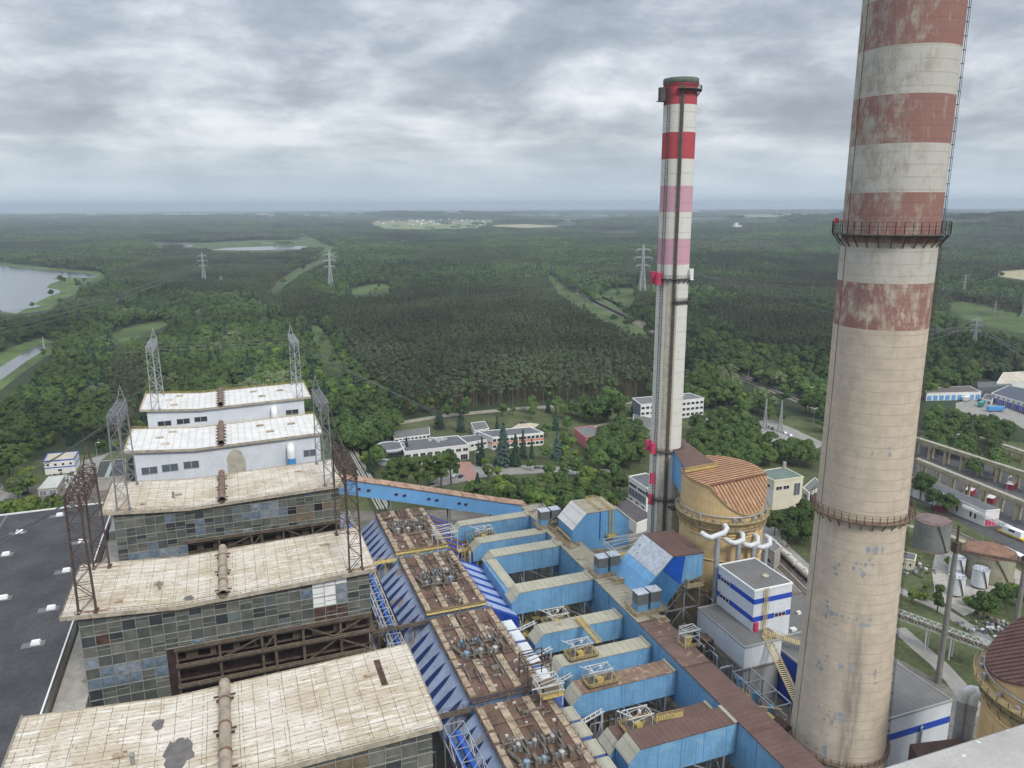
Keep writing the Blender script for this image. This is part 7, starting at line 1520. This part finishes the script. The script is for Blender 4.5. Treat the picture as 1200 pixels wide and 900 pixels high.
# ------------------------------------------------------------------ blue coal gallery
t = thing('coal_gallery', 'blue inclined conveyor gallery with rusty roof crossing behind the brown decks', 'conveyor gallery', (80, 306, 0)); X0, X1, Y0 = 36, 120, 305
pz = [(X0, 41.4), (72, 31.), (108, 20.4), (X1, 17.2)]; m = MB(); prof = [(x, z) for x, z in pz]+[(x, z-6.6) for x, z in reversed(pz)]; m.prism(prof, Y0, Y0+5.5); m.build('casing', G['blue_plain'], t)
m = MB(); m.prism([(x, z+.02) for x, z in pz]+[(x, z+.4) for x, z in reversed(pz)], Y0-.5, Y0+6); m.build('roof', G['gallery_roof'], t)
for x in (45, 49, 60.5, 64, 74.5, 78, 88, 91): z = float(np.interp(x, [q[0] for q in pz], [q[1] for q in pz]))-3.4; m = MB(); m.mi = 1; m.box(x-.75, Y0-.09, z-.5, x+.75, Y0-.005, z+.5); m.mi = 0; m.box(x-.9, Y0-.14, z-.62, x+.9, Y0-.006, z-.5); m.build('window', [BP, wn], t)
m = MB()
for x in (58, 84, 104): z = float(np.interp(x, [q[0] for q in pz], [q[1] for q in pz]))-6.6; [m.bar((x, y, 0), (x, y, z), .6) for y in (Y0+.5, Y0+5)]; m.bar((x, Y0+.5, z*.3), (x, Y0+5, z*.7), .3)
m.build('trestle_legs', G['grey_steel'], t)
m = MB(); p0 = at(407, 521, 3.2); p1 = at(449, 596, 3.2); d = p1-p0; L = np.linalg.norm(d); d /= L; s = np.array([d[1], -d[0], 0]); t = thing('pipe_rack', 'bundle of pale parallel pipes running towards the forest by the gallery', 'pipes', (p0+p1)/2*np.array([1, 1, 0]))
for o in (-3, -1.9, -.2, 1.0, 2.6): m = MB(); m.cyl(p0+s*o, p1+s*o, .42, .42, 10); m.build('pipe', G['lagging'], t)
m = MB()
for k in range(12): c = p0+d*L*(k+.5)/12; m.bar(c-s*3.4+np.array([0, 0, -.6]), c+s*3.2+np.array([0, 0, -.6]), .3); m.bar(c-s*3-np.array([0, 0, 3.2]), c-s*3-np.array([0, 0, .6]), .3); m.bar(c+s*2.8-np.array([0, 0, 3.2]), c+s*2.8-np.array([0, 0, .6]), .3)
m.build('rack_frames', G['trestle'], t)
# ------------------------------------------------------------------ roads, forecourt, cars
sheet('forecourt', [(498, 572), (520, 553), (545, 547), (560, 543), (600, 545), (660, 546), (712, 550), (728, 554), (690, 557), (640, 554), (600, 556), (560, 560), (535, 566)], G['road'], .07)
sheet('entrance_paving', [(534, 541), (552, 541), (556, 551), (562, 562), (550, 566), (540, 553)], G['pink_paving'], .11); sheet('gravel_lot', [(594, 505), (612, 494), (632, 497), (622, 505)], M('gravel_beige', (.45,.38,.29), .15, .2, .95), .07)
sheet('car_park', [(884, 497), (900, 490), (925, 500), (968, 520), (955, 527), (930, 531), (905, 521)], G['road'], .07); sheet('side_yard', [(822, 500), (830, 486), (850, 484), (868, 492), (850, 500), (835, 505)], G['road'], .07)
sheet('path', [(690, 500), (745, 487), (745, 489), (692, 503)], G['path'], .07); sheet('plant_road', [(893, 606), (905, 612), (925, 640), (990, 700), (960, 700), (900, 640), (885, 618)], G['road'], .06)
NC = [0]
def car(px, py, ang, mat, label, grp):
    p = at(px, py, 0); t = thing('parked_car', label, 'car', (p[0], p[1], 0), grp); m = MB(); m.prism([(-2.1, .3), (2.1, .3), (2.15, .75), (1.1, .92), (.5, 1.4), (-1.2, 1.43), (-1.9, .98), (-2.15, .9)], -.86, .86); V = np.array(m.v); c, s = math.cos(ang), math.sin(ang)
    def tr(mb): mb.v = [(x*c-y*s+p[0], x*s+y*c+p[1], z) for x, y, z in mb.v]; return mb
    tr(m).build('body', mat, t); m = MB(); m.prism([(1.0, .96), (.52, 1.34), (-1.15, 1.37), (-1.75, 1.0)], -.88, .88); tr(m).build('windows', GL, t)
    for x in (-1.3, 1.3):
        for y in (-.8, .8): m = MB(); m.cyl((x, y-.1, .32), (x, y+.1, .32), .32, .32, 12); tr(m).build('wheel', G['tyre'], t)
CM = {k[4:]: v for k, v in G.items() if k.startswith('car_')}
for px, py, a_, k, lab in ((505, 568, .4, 'black', 'dark car on the drive left of the office entrance'), (533, 559, .9, 'silver', 'silver car, left of the pair before the office entrance'), (540, 559, .9, 'black', 'black car, right of the pair before the office entrance'), (630, 549, -.3, 'grey', 'grey blue car alone on the forecourt before the blue spruce'), (665, 546, .2, 'black', 'dark car half hidden behind the tree right of the blue spruce'), (612, 496, .3, 'black', 'black car, left of the pair on the gravel lot'), (617, 495.5, .3, 'grey', 'grey car, right of the pair on the gravel lot'), (600, 540, .1, 'white', 'white car between the spruces and the striped office')): car(px, py, a_, CM[k], lab, 'cars by the offices')
for i, (px, py, k) in enumerate(((889, 502, 'grey'), (893, 505, 'white'), (900, 501, 'grey'), (905, 503, 'black'), (910, 511, 'blue'), (905.5, 508.5, 'black'), (920, 508, 'white'), (926, 511, 'white'), (930, 520, 'silver'))): car(px, py, .5+.1*i, CM[k], ordl(i).replace('leftmost', 'first')+' car from the left in the car park right of the chimney, '+('dark', 'white', 'silver', 'blue')[['grey', 'black'].index(k) // 2 if k in ('grey', 'black') else ['white', 'silver', 'blue'].index(k)+1], 'cars in the right car park')
for i, (px, py, k) in enumerate(((832, 493, 'white'), (838, 488, 'red'), (845, 487, 'black'), (851, 489, 'grey'), (856, 491, 'black'))): car(px, py, .3, CM[k], ordl(i).replace('leftmost', 'first')+' car from the left beside the three storey office, '+{'white': 'white', 'red': 'red', 'black': 'black', 'grey': 'grey'}[k], 'cars by the three storey office')
car(31, 579, .1, CM['black'], 'black car under the trees by the pale garage', 'cars at the left edge'); car(1148, 470, .2, CM['black'], 'black car at the white kiosk by the garages', 'cars at the depot'); car(1176, 478, .5, CM['silver'], 'silver car before the blue garage doors', 'cars at the depot')
def wallrun(pts, h, th, label, name='boundary_wall'):
    m = MB()
    for p, q in zip(pts[:-1], pts[1:]): m.bar((p[0], p[1], h/2), (q[0], q[1], h/2), th, h)
    return single(m, name, G['concrete'], label, 'wall')
wallrun([at(x, y, 0) for x, y in ((452, 500), (520, 489), (600, 481), (680, 476), (742, 473))], 2.2, .3, 'long grey boundary wall along the pine forest edge')
# ------------------------------------------------------------------ masts, lines, railway
def lamp(px, py, h, label, grp):
    p = at(px, py, 0); t = thing('lamp_post', label, 'lamp post', (p[0], p[1], 0), grp); m = MB(); m.cyl((p[0], p[1], 0), (p[0], p[1], h), .16, .09, 8); m.build('post', G['galv_steel'], t); m = MB(); m.tube([(p[0], p[1], h), (p[0]+.6, p[1], h+.4), (p[0]+1.6, p[1], h+.4)], .07, 6); m.box(p[0]+1.3, p[1]-.25, h+.25, p[0]+2.4, p[1]+.25, h+.5); m.build('lamp_head', G['white_paint'], t)
for i, (x, y) in enumerate(((884, 447), (900, 452), (915, 458), (930, 464), (948, 471), (953, 497))): lamp(x, y, 11, ordl(i).replace('leftmost', 'first')+' lamp post from the left beside the railway right of the chimney', 'lamp posts by the railway')
lamp(557, 548, 9, 'lamp post at the pink paved office entrance', None); lamp(114, 536, 9, 'lamp post behind the low black roofed hall', None); lamp(1117, 536, 14, 'lamp post on the far pipe bridge side', None); lamp(1177, 590, 14, 'lamp post beside the near pipe bridge', None)
def pylon(px, py, yt, label, w_=None, arms=3, ang=0., mat=None, grp='transmission pylons'):
    p = at(px, py, 0); h = htop(px, py, yt); w_ = w_ or h*.125; t = thing('pylon', label, 'pylon', (p[0], p[1], 0), grp); th = max(.22, h*.011); mat = mat or G['galv_steel']; m = MB(); x, y = p[0], p[1]; ax = (math.cos(ang), math.sin(ang), 0)
    m.lattice((x, y, 0), (x, y, h*.58), w_, w_*.34, 6, th, ax); m.lattice((x, y, h*.58), (x, y, h), w_*.34, w_*.06, 5, th*.9, ax); m.build('lattice_mast', mat, t); E = []
    for k in range(arms):
        z = h*(.62+.14*k); L = h*(.155-.03*abs(k-(1 if arms == 3 else 0))); m = MB()
        for sgn in (-1, 1): e = (x+sgn*L*ax[0], y+sgn*L*ax[1], z+.3); m.bar((x, y, z), e, th); m.bar((x, y, z+h*.035), e, th*.9); m.bar(e, (e[0], e[1], z-h*.05), th*.8); E.append((e[0], e[1], z-h*.05))
        m.build('cross_arm', mat, t)
    return E
def view_ang(px, py): p = at(px, py, 0); return math.atan2(-p[0], p[1])
PY = {}
for k, px, py, yt, lab, arms in (('a', 240, 336, 296, 'pylon standing in the forest between lake and pond', 3), ('b', 388, 342, 294, 'pylon standing in the forest beside the straight clearing', 3), ('c', 752, 352, 286, 'tall pylon just left of the white-red chimney', 3), ('d', 1140, 414, 371, 'tall pylon right of the tall chimney', 3), ('e', 1129, 346, 321, 'distant pylon at the upper edge of the right meadow', 3), ('f', 1104, 352, 335, 'small distant pylon left of the right meadow', 2), ('g', 896, 503, 467, 'left of two small pylons at the car park', 0), ('h', 914, 506, 469, 'right of two small pylons at the car park', 0), ('i', 1198, 372, 350, 'distant pylon at the right end of the meadow', 3), ('j', 52, 410, 394, 'low dull pylon on the bank at the canal end', 1), ('k', 260, 338, 322, 'thin distant mast right of the lake side pylon', 2), ('l', 1166, 366, 352, 'small mast on the right meadow', 2)):
    PY[k] = pylon(px, py, yt, lab, None, arms, view_ang(px, py)+.25, M('pylon_grey', (.36,.38,.39), .1, .6, .6, .2))
NW = [0]
def wire(p, q, sag=.03, r=.09, label=None, grp='overhead lines'):
    p = np.array(p, float); q = np.array(q, float); L = np.linalg.norm(q-p); m = MB(); m.tube([p+(q-p)*f-np.array([0, 0, sag*L*4*f*(1-f)]) for f in np.linspace(0, 1, 15)], r, 4, False)
    o = m.build('power_cable', M('cable', (.12,.12,.12), .1, .5, .6)); c = (p+q)/2; return tag(o, label, 'cable', grp)
L1 = 'thin overhead cable strung between gantries and distant pylons'
for sx in (-1, 0, 1): wire((-39.6+sx*1.4, 204+sx*8+12, 77), at(-40, 650+sx*12, 45), .012, .11, 'cable running from the rusty left gantry down over the black roof', 'cables over the black hall roof')
for sx in (-1, 0, 1): wire((-38.6+sx*1.4, 290+sx*10, 79), at(-30, 590+sx*7, 25), .012, .12, 'cable running from the grey left gantry past the blue banded block', 'cables past the banded block')
for sx in (-1, 0, 1): wire((-38.2+sx, 436+sx*10, 79), (32.8+sx, 436+sx*10, 77), .012, .12, 'cable strung between the two silver gantries on the rear white roof', 'cables between the silver gantries')
for k in range(4): wire((32.8, 421+k*9, 76+k*.5), at(572, 505+k*3.6, 16), .012, .085, 'cable from the right silver gantry down towards the office spruces', 'cables above the offices')
for k in range(3): wire((26+k*2, 230, 78), (28+k*2, 277, 78), .02, .1, 'short cable between the right rusty and right grey gantries', 'cables between the right gantries')
for a_, b_, lab in ((PY['b'], PY['a'], 'distant line between the two left pylons'), (PY['c'], [tuple(at(560+k*2, 352-k*6, 30)) for k in range(6)], 'distant line running left from the pylon beside the chimney'), (PY['c'], [tuple(at(1010, 330+k*9, 25)) for k in range(6)], 'distant line running right from the pylon beside the chimney'), (PY['d'], [tuple(at(1010, 368+k*9, 25)) for k in range(6)], 'line from the right pylon towards the tall chimney'), (PY['d'], [tuple(at(1260, 410+k*9, 25)) for k in range(6)], 'line from the right pylon off the right edge'), (PY['a'], [tuple(at(-40, 370+k*6, 30)) for k in range(6)], 'distant line from the lake pylon to the left edge')):
    for k in range(0, min(len(a_), len(b_)), 1): wire(a_[k], b_[k], .02, .2, lab, lab.replace('line', 'lines', 1))
RW = [(655, 322), (668, 334), (684, 346), (705, 358), (735, 372), (770, 390), (800, 408), (830, 424), (868, 442), (905, 456), (960, 478), (1000, 490)]
carline(RW, G['ballast'], 'railway_bed', .2, 14)
rw = [np.array(at(x, y, 0)) for x, y in RW]; m = MB()
for o in (-4.5, -3, 2.5, 4):
    for p, q in zip(rw[:-1], rw[1:]): d = (q-p)/np.linalg.norm(q-p); s = np.array([-d[1], d[0], 0]); m.bar(p+s*o+np.array([0, 0, .4]), q+s*o+np.array([0, 0, .4]), .25)
tag(m.build('railway_track', G['rail_steel']), kind='structure')
a, b_ = np.array(at(693, 351.5, 0)), np.array(at(742, 375.5, 0)); d = (b_-a)/np.linalg.norm(b_-a); s = np.array([-d[1], d[0], 0]); n = int(np.linalg.norm(b_-a)/15.5)
for i in range(n):
    c = a+d*15.5*i-s*3.5; m = MB(); m.mi = 0; m.ob(c+np.array([0, 0, 1.2])-s*1.45, d*14, s*2.9, (0, 0, 2.6)); m.mi = 1; m.ob(c+np.array([0, 0, .4])-s*1.2+d*1.5, d*2.5, s*2.4, (0, 0, .78)); m.ob(c+np.array([0, 0, .4])-s*1.2+d*10, d*2.5, s*2.4, (0, 0, .78)); single(m, 'freight_wagon', [M('wagon_dark', (.06,.05,.055), .2, .4, .8), G['rail_steel']], 'dark open freight wagon in the train on the forest railway', 'wagon', 'wagons of the freight train')
for i in range(16):
    f = i/15*(len(rw)-4); k = int(f); p = rw[k]+(rw[k+1]-rw[k])*(f-k); d = (rw[k+1]-rw[k]); d /= np.linalg.norm(d); s = np.array([-d[1], d[0], 0]); c = p+s*7.5; m = MB(); m.cyl(c, c+np.array([0, 0, 9.5]), .28, .2, 8); m.bar(c+np.array([0, 0, 8]), c-s*4+np.array([0, 0, 8.6]), .16); m.bar(c+np.array([0, 0, 9.3]), c-s*4+np.array([0, 0, 8.6]), .12)
    single(m, 'catenary_mast', G['galv_steel'], 'thin catenary mast beside the forest railway', 'mast', 'catenary masts on the railway')
# ------------------------------------------------------------------ far things
def turbine(px, D, lab, rot):
    c = atd(px, 246, D); t = thing('wind_turbine', lab, 'wind turbine', (c[0], c[1], 0), 'wind turbines on the horizon'); h = 112; m = MB(); m.cyl((c[0], c[1], 0), (c[0], c[1], h), 2.6, 1.6, 12); m.build('tower', G['white_paint'], t); a = math.atan2(-c[0], c[1]); ax = np.array([math.cos(a), math.sin(a), 0]); fw = np.array([math.sin(a), -math.cos(a), 0]); hub = np.array([c[0], c[1], h])+fw*4
    m = MB(); m.bar(hub-fw*10, hub, 4); m.build('nacelle', G['white_paint'], t)
    for k in range(3): th = rot+2*PI*k/3; m = MB(); m.cyl(hub, hub+(ax*math.sin(th)+np.array([0, 0, math.cos(th)]))*58, 2.6, 1.2, 6); m.build('blade', G['white_paint'], t)
for i, (px, D, r) in enumerate(((538, 13500, .3), (551, 12500, .9), (573, 13000, .1), (612, 13200, .5), (631, 12800, 1.2), (650, 12000, .2), (838, 12500, .8), (893, 13000, .4), (911, 11500, 1.))): turbine(px, D, ('leftmost' if i == 0 else ordl(i))+' wind turbine from the left on the far horizon', r)
R = random.Random(31); hm = [M('house_white', (.7,.7,.68), .1, .1, .8), M('house_cream', (.55,.5,.4), .1, .1, .8)]; rm_ = [M('roof_red', (.38,.12,.07), .2, .1, .8), M('roof_dark', (.12,.11,.11), .2, .1, .8), M('roof_pale', (.5,.5,.5), .1, .1, .7)]
for i in range(70):
    px = R.choice([R.uniform(432, 480), R.uniform(470, 520), R.uniform(485, 580)]); py = R.uniform(257, 264.5); p = at(px, py, 0); w_, d_, h_ = R.uniform(10, 26), R.uniform(10, 16), R.uniform(6, 11); m = MB(); x, y = p[0], p[1]; m.mi = 0; m.box(x-w_/2, y-d_/2, 0, x+w_/2, y+d_/2, h_); m.mi = 1; m.prism([(y-d_/2-.5, h_+.02), (y+d_/2+.5, h_+.02), (y, h_+5)], x-w_/2-.5, x+w_/2+.5, 'x')
    k = R.choice([0, 0, 1, 2, 2]); single(m, 'village_house', [R.choice(hm), rm_[k]], ['small red roofed house', 'small dark roofed house', 'small pale roofed house'][k]+' in the distant village below the wooded hill', 'house', ['red', 'dark', 'pale'][k]+' roofed village houses')
for i, (px, py, w_, h_, lab) in enumerate(((863, 274, 38, 42, 'distant white tower block in the forest right of the chimney'), (841, 275, 46, 10, 'distant low white hall beside the white tower block'), (849, 274.5, 18, 9, 'small white shed between distant hall and tower block'), (1161, 337, 12, 6, 'small white farmhouse above the right meadow'), (1172, 334, 12, 5, 'small red roofed farmhouse above the right meadow'), (595, 259, 40, 12, 'distant white hall right of the village'))):
    p = at(px, py, 0); x, y = p[0], p[1]; m = MB(); m.mi = 0; m.box(x-w_/2, y-12, 0, x+w_/2, y+12, h_); m.mi = 1; m.box(x-w_/2-.5, y-12.5, h_+.01, x+w_/2+.5, y+12.5, h_+1); m.mi = 0
    if h_ > 30: m.box(x-w_/2+6, y-8, h_+1.02, x+2, y+8, h_+12)
    single(m, 'distant_building', [hm[0], rm_[0 if 'red' in lab else 2]], lab, 'building')
# ------------------------------------------------------------------ the place the photograph was taken from
A, B = at(1038, 900, 149.3), at(1200, 849, 149.3); A = np.array(A); B = np.array(B); d = (B-A); d /= np.linalg.norm(d); n_ = np.array([d[1], -d[0], 0]); n_ = n_ if n_@(-A) > 0 else -n_
t = thing('lookout_tower', 'grey concrete parapet with worn white paint in the near lower right corner', 'parapet', (0, 0, 0)); mt, N, b = newmat('parapet_concrete', .95); P = N.n('ShaderNodeNewGeometry').outputs['Position']
n1 = N.noise(P, 9, 6, .65); n2 = N.noise(P, 22, 6, .7); c = N.mix(N.step(n1, .3, .7), (.30,.29,.27), (.42,.41,.385)); c = N.mix(N.step(n2, .60, .66), c, (.60,.59,.57)); c = N.mix(N.step(N.noise(P, 14, 4), .68, .72), c, (.33,.21,.16)); N.l(c, b.inputs['Base Color']); bp = N.n('ShaderNodeBump'); bp.inputs['Distance'].default_value = .006; N.l(n2, bp.inputs['Height']); N.l(bp.outputs[0], b.inputs['Normal'])
m = MB(); o = A-d*6+np.array([0, 0, -1.2])-n_*.012; th = .34; L = 12.; bev = .012
prof = [(0, 0), (0, 1.2-bev), (bev, 1.2), (th-bev, 1.2), (th, 1.2-bev), (th, 0)]
vs = [o+n_*u+np.array([0, 0, v]) for u, v in prof]+[o+d*L+n_*u+np.array([0, 0, v]) for u, v in prof]; k = len(prof); m.mesh(vs, [(i, (i+1) % k, k+(i+1) % k, k+i) for i in range(k)]+[tuple(range(k)), tuple(range(k, 2*k))]); m.build('parapet', mt, t)
m = MB(); m.ob(o+np.array([0, 0, -.3]), d*L, n_*9, (0, 0, .29)); m.build('deck', G['concrete'], t); m = MB(); o2 = o+np.array([0, 0, -o[2]])+n_*.3+d*.3; m.ob(o2, d*(L-.6), n_*8.4, (0, 0, o[2]-.31)); m.build('shaft', G['concrete'], t)

# ------------------------------------------------------------------ pipework, rails and small gear between the ducts
def clutter(x0, x1, y0, y1, z, h, n, seed, label, mats_=None):
    R = random.Random(seed); t = thing('pipework', label, 'pipework', ((x0+x1)/2, (y0+y1)/2, z), None); U = R.uniform
    a, b_, c, g = MB(), MB(), MB(), MB()
    for k in range(n):
        x, y, zz = U(x0, x1), U(y0, y1), z+U(.3, h); r = R.choice([.12, .16, .22, .35])
        if R.random() < .5: q = (min(x1, x+U(2, 9)), y, zz); m_ = (q[0], y, z)
        else: q = (x, min(y1, y+U(2, 9)), zz); m_ = (x, q[1], z)
        R.choice([a, a, b_]).tube([(x, y, z), (x, y, zz-.3), (x+(.3 if q[1] == y else 0), y+(.3 if q[1] != y else 0), zz), q, m_], r, 6)
    for k in range(n//2): x, y, w_, d_ = U(x0, x1-1), U(y0, y1-1), U(.5, 2.2), U(.5, 2); g = MB(); g.box(x, y, z, min(x1, x+w_), min(y1, y+d_), z+U(.4, h*.5)); g.build('machine_box', G['bus_grey'], t)
    for k in range(0 if mats_ else n//3):
        c = MB(); x, y = U(x0, x1-2), U(y0, y1-2); xb, yb = min(x1, x+U(2.5, 6)), min(y1, y+U(2, 4)); zz = z+U(.8, h*.7)
        c.box(x, y, zz-.12, xb, yb, zz); c.rail([(x, y, zz), (xb, y, zz), (xb, yb, zz), (x, yb, zz)], 1.1, 1.3, .09, 2, True)
        for px in (x+.1, xb-.1):
            for py in (y+.1, yb-.1): c.bar((px, py, z), (px, py, zz-.12), .18)
        c.build('railed_stage', G['yellow_steel'], t)
    for nm, m, mt_ in (('pipe_run', a, mats_[0] if mats_ else G['galv_steel']), ('rusty_pipe_run', b_, mats_[1] if mats_ else G['gallery_brown'])):
        if m.v: m.build(nm, mt_, t)
    return t
for i, (a, lab) in enumerate((((84, 108, 152.5, 154.4, 0, 11, 10), 'pipes and stages in the gap behind the nearest two ducts'), ((84, 109, 173, 179, 0, 13, 22), 'pipes and stages between the rusty streaked duct and the pale roofed duct'), ((84, 109, 186, 196, 0, 13, 26), 'pipes and stages below the yellow gangway between ducts'),
    ((84, 109, 204, 218, 0, 12, 30), 'pipes and stages in front of the corner duct'), ((86, 109, 227, 246, 0, 9, 34), 'machines and pipes on the dark ground inside the corner duct loop'), ((121, 134, 160, 198, 0, 17, 44), 'dense pipes and yellow stages right of the brown main duct roof'),
    ((121, 140, 223, 244, 0, 21, 44), 'dense pipes and yellow stages under the white open steel frame'), ((36, 42, 120, 162, 0, 15, 30), 'pipes and stages in the lane by the nearest precipitator'), ((36.8, 41.8, 168, 250, 0, 13, 40), 'pipes and stages in the lane by the middle boiler house'), ((36.8, 42, 262, 312, 0, 12, 26), 'pipes and stages in the lane by the farthest old boiler house'),
    ((72, 79, 258, 262, 15, 11, 14), 'pipes and rails where the two farthest striped funnels meet'), ((80.5, 92, 270.5, 277.5, 10, 15, 16), 'yellow stages and pipes between the two farthest ducts'), ((141, 150, 198.5, 203, 0, 24, 16), 'pipes between silver hood and tall T shaped pipe'), ((119.6, 127, 118, 128, 0, 14, 12), 'rusty pipes at the foot of the tall chimney'), ((112, 118.5, 262, 284, 24.9, 3.2, 12), 'pipes and rails on the far end of the main duct roof'))): clutter(*a, 100+i, lab)
for i, (y0, y1, lab) in enumerate(((123, 163, 'nearest'), (169.5, 209.5, 'second nearest'), (216, 253.5, 'second farthest'), (261.5, 298, 'farthest'))):
    clutter(51.5, 69, y0, y1, 26.01, 1.3, 26, 300+i, 'rusty pipes and small boxes spread over the '+lab+' precipitator deck', (G['bus_grey'], G['gallery_brown'], G['dark_rust']))
# loose stuff along the deck gaps
R = random.Random(77)
for i, (y, lab) in enumerate(((166.2, 'nearest two'), (212.4, 'middle two'), (257.4, 'farthest two'))):
    m = MB()
    for k in range(7): x = 50.6+k*2.8; m.tube([(x, y-1.4, 22), (x, y-1.2, 24+R.random()*2), (x+R.uniform(.5, 2.5), y, 24.6+R.random()*1.6), (x+2.4, y+1.2, 23)], .16, 6)
    m.rail([(50.4, y, 24.9), (70.2, y, 24.9)], 1.1, 1.8, .1, 2); single(m, 'gap_pipes', G['yellow_steel'] if i == 2 else G['gallery_brown'], 'thin pipes and rail in the gap between the '+lab+' precipitator decks', 'pipework')
# weeds, scrap and parked things round the tanks
for i, (px, py, s_) in enumerate(((1066, 668, 5), (1160, 735, 5), (1176, 742, 6))):
    p = at(px, py, 0); m = MB(); R = random.Random(90+i)
    for k in range(60): x, y, w_ = p[0]+R.gauss(0, s_), p[1]+R.gauss(0, s_*.7), R.uniform(.3, 1.3); m.mi = R.choice([0, 0, 1, 2, 3]); m.ob((x, y, R.uniform(0, .5)), (w_, R.uniform(-.4, .4), .05), (R.uniform(-.4, .4), w_*.8, .1), (0, .1, w_*.7))
    tag(m.build('scrap_heap', [G['grey_steel'], G['bus_grey'], G['rusty_steel'], G['white_steel']]), ['pale scrap heap beside the small cream house', 'scrap heap left of the right concrete pole', 'scrap heap at the right concrete pole foot'][i], 'scrap heap', None, 'stuff')
